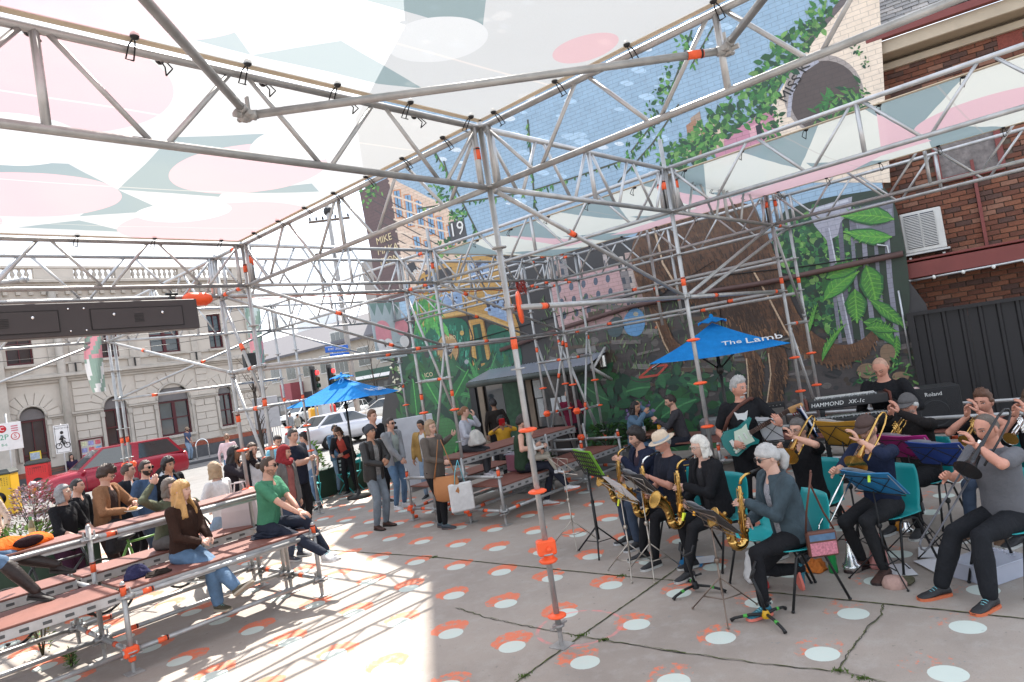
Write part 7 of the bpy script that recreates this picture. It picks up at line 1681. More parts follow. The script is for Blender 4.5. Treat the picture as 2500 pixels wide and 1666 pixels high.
sp_=at_depth(2055,1066,6.55);music_stand((sp_.x,sp_.y,0),R(70),sp_.z,-32,'music stand with an amber folder between two trombonists',stb,True,(.42,.22,.03))
sp_=at_depth(2215,1098,6.35);music_stand((sp_.x,sp_.y,0),R(74),sp_.z,-40,'music stand with a magenta folder by the trumpeters',stb,True,(.33,.01,.15))
sp_=at_depth(2295,1116,6.0);music_stand((sp_.x,sp_.y,0),R(72),sp_.z,-42,'music stand with a royal blue folder behind the shaven headed trombonist',stb,True,(.015,.05,.25))
music_stand(ground(2170,1416),R(70),.80,-46,'black music stand with a bright blue folder beside the pink bag',stb,True,(.03,.20,.42))
music_stand((3.36,-.98,.0),R(24),1.18,-22,'music stand with a dark blue folder left of the keyboards',stb,False,(.05,.08,.2))
def clip(px,py,D,c,label):q=MB();q.box((0,0,0),(.012,.02,.07),Matrix.Rotation(.5,3,'Y'));q.box((.012,0,0),(.012,.02,.07),Matrix.Rotation(.9,3,'Y'));q.build('peg',M('peg_%d'%int(c[0]*99),c,.5),loc=at_depth(px,py,D),label=label,cat='peg')
clip(1660,1240,6.3,(.75,.32,.02),'orange peg clipped to the denim jacket woman\'s music folder top');clip(1695,1250,6.2,(.76,.34,.02),'second orange peg holding the curling sheets');clip(1668,1262,6.2,(.6,.65,.03),'yellow peg on the black folder edge');clip(1510,1228,7.3,(.55,.62,.03),'yellow green peg on the loose sheets');clip(2122,1168,5.7,(.45,.7,.05),'lime peg on the bright blue folder')
tealp=M('teal_plastic',(.015,.30,.31),.38,0,.05)
def chair(loc,rz,label,group='teal plastic chairs under the band'):
 e=empty('plastic_chair',loc,rz,label,'chair',group)
 n,m_=10,14;vs=[]
 for i in range(n+1):
  for j in range(m_+1):
   u,t=(i/n-.5)*2,j/m_
   if t<.5:y=.20-.38*t/.5;z=.445-.02*(1-(2*t-1)**2)+.022*u*u
   else:
    k=(t-.5)/.5;y=-.18-.10*k-.02*math.sin(k*PI);z=.45+.40*k;
   w=.21 if t<.5 else .215-.025*(max(0,(t-.5)/.5)**2);
   if t>.93:w*=.93
   vs.append((u*w,y+(.03*u*u if t>.5 else 0),z))
 N=m_+1;fs=[[i*N+j,(i+1)*N+j,(i+1)*N+j+1,i*N+j+1]for i in range(n)for j in range(m_)]
 q=MB();q.add(vs,fs,True);sh_=q.build('shell',tealp,e);md=sh_.modifiers.new('t','SOLIDIFY');md.thickness=.006
 for sx in(-1,1):
  for k,(y0,y1)in enumerate(((.12,.24),(-.12,-.26))):
   q=MB();q.path([(sx*.15,0,.42),(sx*.18,y0*.6,.42),(sx*.20,y0,.40),(sx*.235,y1,.012)],.011,8);q.ell((sx*.235,y1,.012),(.015,.015,.014),8,5);q.build('leg',stb,e)
 q=MB();q.tube((-.17,.05,.42),(.17,.05,.42),.01,6);q.tube((-.17,-.08,.42),(.17,-.08,.42),.01,6);q.build('cross_tube',stb,e)
 return e
lbls={'M1':'teal plastic chair under the tousled haired saxophonist','M2':'teal plastic chair under the saxophonist in the trilby','M3':'teal plastic chair under the white haired woman saxophonist','M4':'teal plastic chair under the woman in the denim jacket','M6':'teal plastic chair under the woman trombonist','M7':'teal plastic chair under the trombonist in the brown cap','M8':'teal plastic chair under the trumpeter in the grey cap','M9':'teal plastic chair under the trumpeter with swept back hair','M10':'teal plastic chair under the shaven headed trombonist','M11':'teal plastic chair under the bearded trumpeter'}
for k,lb_ in lbls.items():
 o=C[k]['o'];chair((o.location.x,o.location.y,0),o.rotation_euler.z,lb_)
chair((1.72,-1.02,0),R(60),'empty teal plastic chair between the two women saxophonists')
def sax_stand(loc,rz,label,accent):
 e=empty('saxophone_stand',loc,rz,label,'instrument stand')
 for k in range(3):a=R(90+120*k);q=MB();q.path([(0,0,.06),(math.cos(a)*.12,math.sin(a)*.12,.055),(math.cos(a)*.24,math.sin(a)*.24,.03),(math.cos(a)*.27,math.sin(a)*.27,.012)],[.013,.012,.012,.016],8);lg=q.build('leg',stb,e);q=MB();q.tube((math.cos(a)*.14,math.sin(a)*.14,.05),(math.cos(a)*.17,math.sin(a)*.17,.045),.0145,8);q.build('ring',M('stand_green',(.06,.32,.05),.5),lg)
 q=MB();q.lathe([(.03,.03),(.035,.05),(.02,.09)],10);q.build('hub',accent,e);q=MB();q.path([(0,0,.06),(.01,.02,.2),(.0,.06,.34)],.013,8);q.path([(-.09,.02,.44),(-.08,.05,.38),(0,.07,.34),(.08,.05,.38),(.09,.02,.44)],.010,8);q.path([(-.05,-.05,.16),(0,-.02,.14),(.05,-.05,.16)],.010,8);q.build('cradle',stb,e);return e
sax_stand(ground(1873,1518),R(20),'low black saxophone stand with yellow hub in front of the denim jacket woman',M('stand_yellow',(.55,.30,.01),.4));sax_stand(ground(1700,1445),R(70),'black saxophone stand beside the white haired saxophonist\'s feet',stb)
lathe_thing('mute',[(0,0),(.075,0),(.082,.04),(.08,.06),(.06,.075),(.034,.16),(.02,.24),(.018,.27),(0,.27)],M('spun_aluminium',(.62,.61,.60),.22,.9,.1),ground(2082,1394),'silver cone trombone mute standing on the ground','mute',20,([(.02,.27),(.02,.285),(0,.285)],'cork',M('cork_red',(.3,.05,.04),.8)))
bt=empty('water_bottle',ground(2036,1398),0,'green ribbed water bottle by the teal chair','bottle');q=MB();q.lathe([(0,0),(.038,0),(.04,.03),(.036,.08),(.04,.12),(.036,.16),(.04,.19),(.02,.215),(0,.215)],16);q.build('body',M('bottle_green',(.012,.20,.05),.15),bt);q=MB();q.lathe([(.024,.21),(.024,.24),(.01,.245),(.01,.265),(0,.265)],12);q.build('cap',blackp,bt)
lathe_thing('beer_cup',[(0,0),(.032,0),(.043,.115),(.04,.118),(.0,.11)],M('beer_amber',(.50,.20,.02),.2),ground(2194,1300),'plastic cup of amber beer on the ground behind the blue folder stand','cup');lathe_thing('small_mute',[(0,0),(.05,0),(.06,.05),(.04,.06),(.03,.12),(0,.12)],M('spun_aluminium'),ground(2216,1304),'small silver mute next to the beer cup','mute')
def lumpy(name,loc,rad,h,mt,label,cat,seed=0,top=.3,sq=1.,rz=0.):
 rr=random.Random(seed);n,m_=26,14;vs=[];ph=[rr.uniform(0,6)for _ in range(6)]
 for i in range(m_+1):
  t=i/m_;r_=rad*(1-(1-top)*t**1.4)*(1 if t<.96 else .3)*(.86 if t<.04 else 1)
  for k in range(n):
   a=2*PI*k/n;w=1+.10*math.sin(a*3+ph[0]+t*2)+.06*math.sin(a*7+ph[1]-t*5)+.05*math.sin(a*5+t*11+ph[2]);vs.append((math.cos(a)*r_*w,math.sin(a)*r_*w*sq,h*t+.01*math.sin(a*4+ph[3])*t))
 q=MB();q.add(vs,[[i*n+k,i*n+(k+1)%n,(i+1)*n+(k+1)%n,(i+1)*n+k]for i in range(m_)for k in range(n)]+[[m_*n+k for k in range(n)],list(range(n))[::-1]],True)
 return q.build(name,mt,loc=loc,rz=rz,label=label,cat=cat)
plas_p=M('plastic_pink',(.62,.26,.24),.35,0,.15,10,.7,18);plas_w=M('plastic_white',(.55,.54,.53),.35,0,.15,10,.7,18)
lumpy('plastic_bag',ground(2150,1384),.11,.30,plas_p,'pink plastic bag standing behind the blue folder stand','bag',3,.35,.7);lumpy('plastic_bag',ground(1848,1412),.16,.26,plas_w,'white plastic shopping bag under the denim jacket woman\'s chair','bag',5,.45,.7);lumpy('cloth_bundle',ground(1992,1390),.14,.08,cloth('orange_cloth',(.48,.14,.03)),'orange cloth bundle by the green bottle','cloth',8,.5,.7)
lumpy('snack_bag',ground(1868,1437),.05,.09,M('snack_red',(.5,.03,.03),.4,0,.4,20),'small red packet beside the white shopping bag','packet',9,.6,.7)
def sheet(px,py,w,h,rz,label,mt=None,z=.012):q=MB();q.box((0,0,0),(w,h,.003));return q.build('paper_sheet',mt or M('sheet_paper'),loc=ground(px,py)+Vector((0,0,z)),rz=rz,label=label,cat='paper')
sheet(2195,1395,.30,.21,.5,'music sheet on the ground in front of the pink bag');sheet(2275,1352,.30,.21,.2,'music sheet lying beside the shaven headed man\'s shoe, upper of two');sheet(2285,1383,.31,.21,.7,'lower music sheet under the shaven headed man\'s shoe',None,.016);sheet(1688,1375,.32,.24,.4,'blue folder lying behind the saxophone stand',M('folder_blue_g',(.02,.20,.45),.4));sheet(1712,1372,.21,.29,.6,'white page on the blue folder',None,.018)
cp=empty('sun_cap',ground(2185,1432),R(30),'pale pink and olive cap lying upside down on the ground','cap');q=MB();q.lathe([(.09,.0),(.095,.03),(.07,.075),(.03,.085),(0,.087)],18);q.build('crown',cloth('cap_pink',(.42,.27,.23)),cp);q=MB();q.prism([(.17*math.cos(a)+.04,.10*math.sin(a))for a in np.linspace(-PI/2,PI/2,14)],.008,Matrix.Translation((.02,-.01,.012))@Matrix.Rotation(R(-50),4,'Z'));q.build('brim',cloth('brim_olive',(.10,.095,.06)),cp)
bxp=ground(2420,1405);tx=empty('document_box',(bxp.x,bxp.y,0),R(150),'clear plastic document box with papers under the end chair','box');clr=M('clear_plastic',(.55,.57,.66),.15,0,.05,3,alpha=.45)
q=MB();q.box((0,0,.01),(.46,.34,.015));[q.box(c,s)for c,s in(((-.225,0,.07),(.012,.34,.13)),((.225,0,.07),(.012,.34,.13)),((0,-.165,.07),(.46,.012,.13)),((0,.165,.07),(.46,.012,.13)))];q.box((0,0,.14),(.49,.37,.012),bev=.004);q.build('tub',clr,tx)
for k in range(5):q=MB();q.box((0,0,.03+k*.016),(.30,.21,.006),Matrix.Rotation(random.uniform(-.3,.3),3,'Z'));q.build('paper',M('sheet_paper'),tx)
q=MB();q.box((0,0,.20),(.10,.10,.20),bev=.008);q.build('carton',M('carton_white',(.6,.6,.6),.5),loc=bxp+Vector((.12,.05,.05)),label='white carton standing on the clear document box',cat='carton')
o4=C['M4'];hb_=empty('shoulder_bag',o4['M']@Vector((-.27,-.08,.50)),o4['o'].rotation_euler.z+R(78),'brown leather shoulder bag with a pink zigzag panel at the denim jacket woman\'s hip','bag')
q=MB();q.box((0,0,0),(.23,.06,.20),bev=.012);q.build('body',M('tan_leather',(.10,.035,.022),.5,0,.2,9),hb_);q=MB();q.box((0,.0,-.035),(.205,.066,.10),bev=.002);q.build('woven_panel',M('zigzag_weave',(.36,.13,.16),.8,0,.9,60),hb_);q=MB();q.box((0,0,.055),(.2,.064,.05));q.build('denim_panel',denim,hb_);q=MB();q.path([(-.11,0,.1),(-.04,.03,.25),(.05,.1,.5),(.06,.2,.62)],.008,5);q.path([(.11,0,.1),(.10,.08,.3),(.06,.2,.6)],.008,5);q.build('strap',M('tan_leather'),hb_)
t4=C['A24'];h4=t4['M']@t4['A'][1][2]
tb_=empty('tan_bag',h4+Vector((-.06,-.05,-.08)),R(120),'slouchy tan leather bag hanging from the smiling woman\'s arm','bag');n=14;q=MB();rings=[]
for z,w,d in((-.50,.10,.03),(-.47,.19,.06),(-.36,.21,.075),(-.24,.20,.06),(-.16,.19,.03),(-.13,.18,.015)):rings.append([(math.cos(2*PI*k/n)*w,math.sin(2*PI*k/n)*d,z)for k in range(n)])
q.loft(rings);q.build('body',M('tan_suede',(.36,.15,.055),.7,0,.12,8,.3,40),tb_)
for s_ in(-1,1):q=MB();q.path([(s_*.17,0,-.15),(s_*.10,0,.1),(s_*.02,.02,.42)],[.03,.014,.012],6,flat=.4);q.build('strap',M('tan_suede'),tb_)
tt=empty('tote_bag',h4+Vector((.05,-.22,-.30)),R(150),'white tote printed with rows of coloured toys hanging from the smiling woman\'s hand','bag');q=MB();q.box((0,0,-.24),(.36,.05,.42),bev=.02);q.build('body',plas_w,tt)
for s_ in(-1,1):q=MB();q.path([(s_*.08,s_*.02,-.04),(s_*.05,s_*.02,.14),(-.02,0,.30)],.013,6,flat=.4);q.build('handle',M('handle_blue',(.15,.5,.58),.6),tt)
for j in range(5):
 for i in range(5):
  c=[(.6,.10,.04),(.08,.10,.2),(.55,.2,.05),(.1,.3,.42),(.5,.06,.1)][(i*2+j)%5];q=MB();q.ell((-.13+i*.065,-.027,-.09-j*.075),(.022,.004,.022 if j!=2 else .012),8,5);q.build('print_motif',M('motif_%d'%((i*2+j)%5),c,.6,0,.3,20),tt)
lumpy('drawstring_bag',C['A26']['M']@Vector((.12,.26,1.10)),.17,.24,cloth('cream_canvas',(.46,.44,.41)),'cream drawstring bag on the girl\'s lap','bag',12,.4,.8)
lumpy('cushion',(-.22,3.92,.772),.25,.06,cloth('navy_cushion',(.018,.022,.035)),'navy cushion under the young man in the green tee','cushion',15,.8,.9);lumpy('folded_jumper',(-1.72,3.92,.772),.13,.12,cloth('navy_jumper',(.03,.03,.075),.8),'crumpled navy jumper on the front bench','clothing',16,.4,.8);lumpy('flat_hat',(-1.58,3.75,.772),.12,.035,cloth('hat_brown',(.03,.022,.018)),'flat brown cap beside the crumpled jumper','cap',17,.7,.8)
lumpy('rucksack',(-3.0,5.1,.772),.24,.22,cloth('rucksack_navy',(.018,.02,.035),.8),'navy rucksack with orange trim on the rear bench','bag',18,.5,.6)
oj=empty('orange_jacket',(-2.5,4.62,1.252),R(20),'bright orange jacket with dark lining heaped on the bench table','jacket');ojm=cloth('orange_shell',(.75,.13,.015),.8);n=20;q=MB();vs=[]
for i in range(n+1):
 for j in range(9):
  u,v=i/n,j/8;a=PI*v;r_=.15*(1+.12*math.sin(u*9))*(.35+.65*math.sin(PI*min(1,u*.9+.08)));vs.append(((u-.5)*.62,-math.cos(a)*r_,math.sin(a)*r_*(.9+.12*math.sin(u*13+v*5))))
q.add(vs,[[i*9+j,(i+1)*9+j,(i+1)*9+j+1,i*9+j+1]for i in range(n)for j in range(8)],True);o=q.build('shell',ojm,oj);md=o.modifiers.new('t','SOLIDIFY');md.thickness=.02;q=MB();q.ell((.02,-.13,.06),(.15,.04,.055),14,8);q.build('lining',cloth('lining_dark',(.025,.012,.015)),oj)
bo=lathe_thing('beer_bottle',[(0,0),(.03,0),(.031,.12),(.026,.15),(.013,.19),(.013,.225),(0,.226)],M('bottle_clear',(.20,.18,.10),.08,0,.1,3),on_plane(80,1312,(0,0,1.252),Vector((0,0,1))),'clear beer bottle with a green neck label beside the orange jacket','bottle',16,([(.0315,.03),(.0318,.1)],'label',M('label_cream',(.5,.42,.2),.6)));q=MB();q.lathe([(.0135,.18),(.0138,.22)],14);q.build('neck_label',M('label_green',(.05,.3,.08),.5),bo)
wb=empty('white_bag',(.0,5.12,.772),R(-50),'large pale pink shopping bag on the rear bench','bag');q=MB();q.loft([[(x*w,y*d,z)for x,y in((-1,-1),(1,-1),(1,1),(-1,1))]for z,w,d in((0,.24,.1),(.2,.235,.09),(.42,.20,.05))],True,False);q.build('body',M('pale_pink_vinyl',(.55,.47,.46),.5,0,.08,5),wb)
for s_ in(-1,1):q=MB();q.path([(-.1,s_*.05,.4),(-.07,s_*.05,.55),(.07,s_*.05,.55),(.1,s_*.05,.4)],.009,6);q.build('handle',M('pale_pink_vinyl'),wb)
a6=C['A6'];pm=a6['M']@Vector((.08,.44,1.14));pl_=lathe_thing('paper_plate',[(0,0),(.07,.0),(.11,.014),(.112,.018),(.07,.006),(0,.006)],M('paper_white'),pm,'white paper plate held by the man in the brown jacket','plate');q=MB();q.ell((0,0,.03),(.06,.04,.025),10,6);q.build('food',M('fritter',(.40,.22,.05),.7,0,.4,30),pl_);lumpy('coat',a6['M']@Vector((.24,.26,.66)),.20,.42,cloth('coat_dark',(.022,.02,.022),.8),'dark coat over the arm of the man eating','coat',20,.6,.5,a6['o'].rotation_euler.z)
ph_=C['A13']['M']@Vector((0,.36,1.53));q=MB();q.box((0,0,0),(.075,.01,.15),bev=.004);q.build('phone',blackp,loc=ph_,rz=C['A13']['o'].rotation_euler.z,label='black phone held up by the woman in the dark coat',cat='phone')
rp=C['A27']['M']@Vector((.03,.36,1.16));q=MB();q.box((0,0,0),(.12,.012,.17),Matrix.Rotation(R(-25),3,'X'),.004);q.build('phone',M('red_case',(.4,.01,.015),.4),loc=rp,rz=C['A27']['o'].rotation_euler.z,label='red phone case held by the woman in the yellow top',cat='phone')
tg_=C['A19']['M']@Vector((0,.28,.84));q=MB();q.box((0,0,-.2),(.32,.04,.36),bev=.012);q.mat(1)
for k in range(8):q.box((-.1+(k%3)*.1,-.022,-.1-(k//3)*.09),(.06,.004,.05))
q.build('tote_bag',[M('tote_black',(.02,.02,.022),.8),M('print_white')],loc=tg_,rz=C['A19']['o'].rotation_euler.z+PI,label='black tote with white print held by the woman in the denim jacket',cat='bag')
q=MB();q.box((0,0,0),(.15,.06,.12),bev=.02);q.build('red_bag',M('red_patent',(.5,.02,.02),.25),loc=C['A19']['M']@Vector((-.3,.1,.85)),label='small red handbag at the denim jacket woman\'s side by the umbrella',cat='bag')
tubm=M('pink_tub',(.30,.12,.16),.2,0,.2,4,alpha=.8);q=MB();q.box((0,0,.14),(.42,.28,.28),bev=.02);q.mat(1).box((0,0,.285),(.44,.3,.02),bev=.005);q.build('plastic_tub',[tubm,clr],loc=(4.2,3.98,.565),label='pink and clear plastic tub on the bench between girl and father',cat='tub')
q=MB();q.box((0,0,.0),(.09,.075,.05),bev=.015);q.build('clamp_cap',orange,loc=ground(825+525*.36125,1100+458*.36125)+Vector((0,0,.03)),label='loose orange clamp cover lying on the ground by the bench stand',cat='cover')
q=MB();q.box((0,0,0),(.05,.04,.03),bev=.01);q.build('shoe_on_ground',M('dark_trainer',(.03,.02,.02),.6),loc=ground(20,1578)+Vector((0,0,.02)),label='dark trainer under the left bench',cat='shoe')
# ================================================================== umbrellas
ub=cloth('umbrella_blue',(.010,.17,.46),.15)
def umbrella(x,y,za,ze,half,rz,label,tilt=(0,0),base=0.):
 e=empty('cafe_umbrella',(x,y,0),rz,label,'umbrella')
 dm=M('umbrella_pole',(.03,.028,.026),.4,.4,.1)
 q=MB();q.tube((0,0,base),(0,0,za-.02),.022,12);q.lathe([(0,0),(.26,0),(.26,.05),(.05,.08),(.03,.2)],16);q.build('pole',dm,e)
 N=12;q=MB();cs=[Vector((math.cos(PI/4+PI/2*k)*half*1.4142,math.sin(PI/4+PI/2*k)*half*1.4142,ze))for k in range(4)];top=Vector((0,0,za))
 for k in range(4):
  a,b_=cs[k],cs[(k+1)%4];vs=[];
  for i in range(N+1):
   for j in range(N+1):
    t,u=i/N,j/N;p=top.lerp(a.lerp(b_,u),t);sag=-.05*math.sin(PI*t)*.6+.09*t*t*(4*u*(1-u))*-.35;vs.append(p+Vector((0,0,sag)))
  q.add(vs,[[i*(N+1)+j,(i+1)*(N+1)+j,(i+1)*(N+1)+j+1,i*(N+1)+j+1]for i in range(N)for j in range(N)],True)
 q.build('canopy',ub,e)
 q=MB();
 for k in range(4):
  a,b_=cs[k]*.22,cs[(k+1)%4]*.22;a.z=b_.z=za-.03+.0;n=8;vs=[]
  for j in range(n+1):u=j/n;p=a.lerp(b_,u);vs+=[Vector((0,0,za+.07))*1.+Vector((p.x*.25,p.y*.25,0)),Vector((p.x,p.y,za-.015+.035*abs(math.sin(u*PI*3))))]
  q.add(vs,[[2*j,2*j+1,2*j+3,2*j+2]for j in range(n)],True)
 q.ell((0,0,za+.08),(.03,.03,.04),10,6);q.build('vent',ub,e)
 for k in range(4):q=MB();q.tube((0,0,za-.06),cs[k]*.98-Vector((0,0,.03)),.008,6);m_=cs[k]*.5;q.tube(Vector((m_.x,m_.y,(za+ze)/2-.05)),(0,0,za-.62),.007,6);q.build('rib',dm,e)
 q=MB();q.lathe([(.022,za-.68),(.045,za-.66),(.045,za-.58),(.022,za-.56)],10);q.build('runner',dm,e)
 return e,cs,top
def umb_text(e,cs,top,k,parts):
 a,b_=cs[k],cs[(k+1)%4];mid=(a+b_)/2;x=(b_-a).normalized();up_=(top-mid).normalized();n=x.cross(up_)
 if n.z<0:x=-x;n=x.cross(up_)
 for t,s_,u,v in parts:text(t,s_,frame(mid+up_*v+x*u+n*.012,x,n),M('print_white'),e)
u1=umbrella(4.34,8.87,2.58,2.12,.92,R(33),'blue umbrella lettered The Lamb in front of the silver car');u2=umbrella(4.30,.32,2.42,2.03,.82,R(26),'blue umbrella lettered The Lamb behind the guitarist')
def best_side(u,loc,rz):
 best=None
 for k in range(4):
  mid=(u[1][k]+u[1][(k+1)%4])/2;w=Matrix.Rotation(rz,3,'Z')@mid;s_=w.normalized().dot((CAM-Vector(loc)).normalized())+.6*w.normalized().dot(CR)
  if best is None or s_>best[0]:best=(s_,k)
 return best[1]
umb_text(*u1,best_side(u1,(4.34,8.87,0),R(33)),[('The',.20,-.34,.24),('Lamb',.27,.22,.24)]);umb_text(*u2,best_side(u2,(4.30,.32,0),R(26)),[('The',.15,.18,.22),('Lamb',.20,.55,.20)])
# ================================================================== cars
rubber=M('tyre_rubber',(.012,.012,.012),.85,0,.1);rimm=M('alloy_rim',(.35,.35,.36),.3,.8,.1);cgl=M('car_glass',(.02,.028,.033),.05,0,.3,2,spec=.9)
PROF={'sedan':dict(body=[(-2.4,.45,.85),(-2.3,.35,.98),(-1.5,.28,1.02),(.9,.28,.98),(1.6,.28,.93),(2.2,.30,.80),(2.38,.40,.66)],cab=[(-1.75,1.0),(-1.05,1.42),(.25,1.44),(1.15,.97)]),'hatch':dict(body=[(-1.95,.45,.9),(-1.9,.33,1.02),(-1.2,.28,1.02),(.8,.28,.98),(1.4,.28,.93),(1.85,.32,.78),(1.95,.42,.62)],cab=[(-1.88,1.0),(-1.5,1.48),(.1,1.5),(1.05,.97)]),'suv':dict(body=[(-2.25,.5,1.05),(-2.2,.42,1.1),(-1.4,.36,1.12),(.9,.36,1.08),(1.6,.36,1.03),(2.1,.40,.92),(2.25,.5,.75)],cab=[(-2.15,1.08),(-1.75,1.66),(.35,1.68),(1.15,1.06)])}
def car(kind,c,x,y,yaw,label,z=.004,plate=None):
 e=empty('parked_car',(x,y,z),R(yaw),label,'car','cars in the street beyond the square');P_=PROF[kind];W=.88;pm_=M('car_paint_%02d_%02d_%02d'%tuple(int(v*99)for v in c),c,.22,.25,.03,2,spec=.6)
 q=MB();rings=[]
 for x_,zl,zh in P_['body']:
  k=.86 if abs(x_)>2.1 or(kind=='hatch' and abs(x_)>1.8)else .97 if abs(x_)>1.5 else 1.
  rings.append([(x_,s_*W*k*w,zl+(zh-zl)*t)for s_,w,t in((-1,.90,0),(1,.90,0),(1,.99,.18),(1,1.,.5),(1,.95,.86),(1,.84,1),(-1,.84,1),(-1,.95,.86),(-1,1.,.5),(-1,.99,.18))])
 q.loft(rings);q.build('body',pm_,e)
 cb_=P_['cab'];q=MB();lo=W*.84;hi=W*.66
 ring=lambda x_,z_,w:[(x_,-w,z_),(x_,w,z_)]
 a,b_,c_,d=cb_
 vs=ring(*a,lo)+ring(*b_,hi)+ring(*c_,hi)+ring(*d,lo)
 q.add(vs,[[0,2,3,1],[2,4,5,3],[4,6,7,5],[0,6,4,2],[1,3,5,7]]);q.build('roof',pm_,e)
 def inset(p,f=.86):
  cc=sum((Vector(v)for v in p),Vector())/len(p);n_=(Vector(p[1])-Vector(p[0])).cross(Vector(p[2])-Vector(p[0])).normalized();n_=n_ if n_.dot(cc-Vector((0,0,.9)))>0 else-n_
  return[cc+(Vector(v)-cc)*f+n_*.006 for v in p]
 for nm,idx in(('rear_window',[0,2,3,1]),('windscreen',[4,6,7,5])):q=MB();q.add(inset([vs[i]for i in idx]),[[0,1,2,3]]);q.build(nm,cgl,e)
 for o_ in(0,1):
  A,B,C_,D=(Vector(vs[o_+2*i])for i in range(4));m0=B.lerp(C_,.52);m1=A.lerp(D,.48)
  for p in([A,B,m0,m1],[m1,m0,C_,D]):q=MB();q.add(inset(p,.84),[[0,1,2,3]]);q.build('side_window',cgl,e)
  q=MB();sy=-1 if o_==0 else 1;q.box((m1 .x,sy*W*1.0,.70),(.012,.012,.5));q.box((-1.0,sy*W*1.0,.62),(.01,.012,.4));q.box((.95,sy*W,.66),(.01,.012,.45));q.build('door_gap',blackp,e)
  q=MB();q.ell((D.x-.15,sy*(W+.05),1.02),(.07,.08,.06),8,6);q.build('wing_mirror',pm_,e)
 wx=1.38 if kind!='hatch' else 1.2;wr=.31 if kind!='suv' else .36
 for sx in(-1,1):
  for sy in(-1,1):
   wv=empty('wheel',(sx*wx,sy*(W-.09),wr));wv.parent=e;Rm=Matrix.Rotation(PI/2,4,'X')
   q=MB();q.lathe([(wr*.62,-.1),(wr*.95,-.1),(wr,-.06),(wr,.06),(wr*.95,.1),(wr*.62,.1)],20,Rm);q.build('tyre',rubber,wv)
   q=MB();q.lathe([(0,-.09),(wr*.62,-.085),(wr*.64,0),(wr*.62,.085),(0,.09)],14,Rm)
   q.build('rim',rimm,wv);q=MB()
   for k in range(5):a_=2*PI*k/5;[q.box((math.cos(a_)*wr*.42,s_*.094,math.sin(a_)*wr*.42),(.1,.006,.05),Matrix.Rotation(-a_,3,'Y'))for s_ in(-1,1)]
   q.build('rim_slot',blackp,wv)
 xe=P_['body'][-1][0];xr=P_['body'][0][0]
 for sy in(-1,1):q=MB();q.ell((xe-.10,sy*.58,.74 if kind!='suv' else .9),(.11,.16,.08),10,6);q.build('headlight',M('headlamp',(.6,.6,.6),.08),e);q=MB();q.ell((xr+.09,sy*.62,.88 if kind!='suv' else 1.0),(.09,.13,.09),10,6);q.build('tail_light',M('tail_red',(.35,.012,.012),.2),e)
 q=MB();q.box((xe-.01,0,.5),(.06,1.0,.16),bev=.01);q.build('grille',blackp,e);q=MB();q.box((xr-.005,0,.78 if kind=='sedan' else .7),(.03,.38,.12));q.build('number_plate',M('plate_white',(.6,.6,.58),.5),e)
 return e
SIL=(.50,.51,.54);WHT=(.72,.72,.71)
car('suv',(.27,.012,.028),3.9,22.4,176,'bright red estate car parked in front of the Victorian hall')
car('sedan',SIL,13.0,22.2,4,'silver sedan behind the blue umbrella, seen from its rear quarter',plate='BMD')
p=ground(950,1029);car('hatch',(.70,.67,.60),p.x-.6,p.y-.6,120,'cream hatchback partly hidden by the mural wall corner')
p=ground(866,1026);car('hatch',WHT,p.x,p.y,218,'white hatchback facing the square beyond the silver sedan')
p=ground(812,1026);car('hatch',(.62,.62,.60),p.x,p.y,190,'pale hatchback side on behind the umbrella pole')
p=ground(880,1008);car('suv',(.05,.055,.062),p.x,p.y,205,'dark grey off-road car behind the white hatchback')
p=ground(932,1012);car('hatch',(.025,.025,.028),p.x,p.y,150,'black car behind the cream hatchback')
p=ground(740,1034);car('suv',WHT,p.x,p.y,200,'white utility car beyond the far red box')
p=ground(1010,1050);
# ================================================================== street furniture
q=MB();gsteel=M('grey_post',(.42,.42,.42),.4,.5,.1)
def bin_(loc,rz,c,label,print_c):
 e=empty('street_bin',loc,rz,label,'bin');pm_=M('bin_%02d'%int(c[0]*99+c[1]*9),c,.4,0,.05);q=MB();q.box((0,0,.70),(.74,.74,1.30),bev=.02);q.build('body',pm_,e);q=MB();q.box((0,0,1.39),(.78,.78,.08),bev=.02);q.loft([[(x*w,y*w,z)for x,y in((-1,-1),(1,-1),(1,1),(-1,1))]for z,w in((1.43,.37),(1.52,.30))],True,False);q.build('lid',M('bin_lid',(.04,.045,.04),.5),e)
 q=MB();q.lathe([(0,0),(.20,0),(.21,.004),(0,.006)],24,Matrix.Translation((0,-.372,.62))@Matrix.Rotation(PI/2,4,'X'));q.mat(1).prism([(-.05,-.13),(.0,.12),(.02,-.02),(.06,.10),(.13,-.12),(.03,-.06)],.004,Matrix.Translation((0,-.382,.62))@Matrix.Rotation(PI/2,4,'X'));q.build('emblem',[blackp,pm_],e)
 q=MB()
 for i in range(9):
  for j in range(5):
   if abs(i-4)+j>1:q.box((-.28+i*.07,-.371,1.02+j*.055),(.02,.006,.02))
 q.build('vent_hole',blackp,e);text('WASTE',.09,frame((0,-.373,1.22),(1,0,0),(0,-1,0)),blackp,e);q=MB();q.box((0,0,.03),(.66,.66,.06));q.build('plinth',blackp,e);return e
bin_(ground(103,1216),R(-22),(.55,.022,.025),'red perforated litter bin in front of the Victorian hall',None);bin_(ground(14,1262),R(-30),(.62,.36,.01),'yellow litter bin behind the flowers at the picture edge',None)
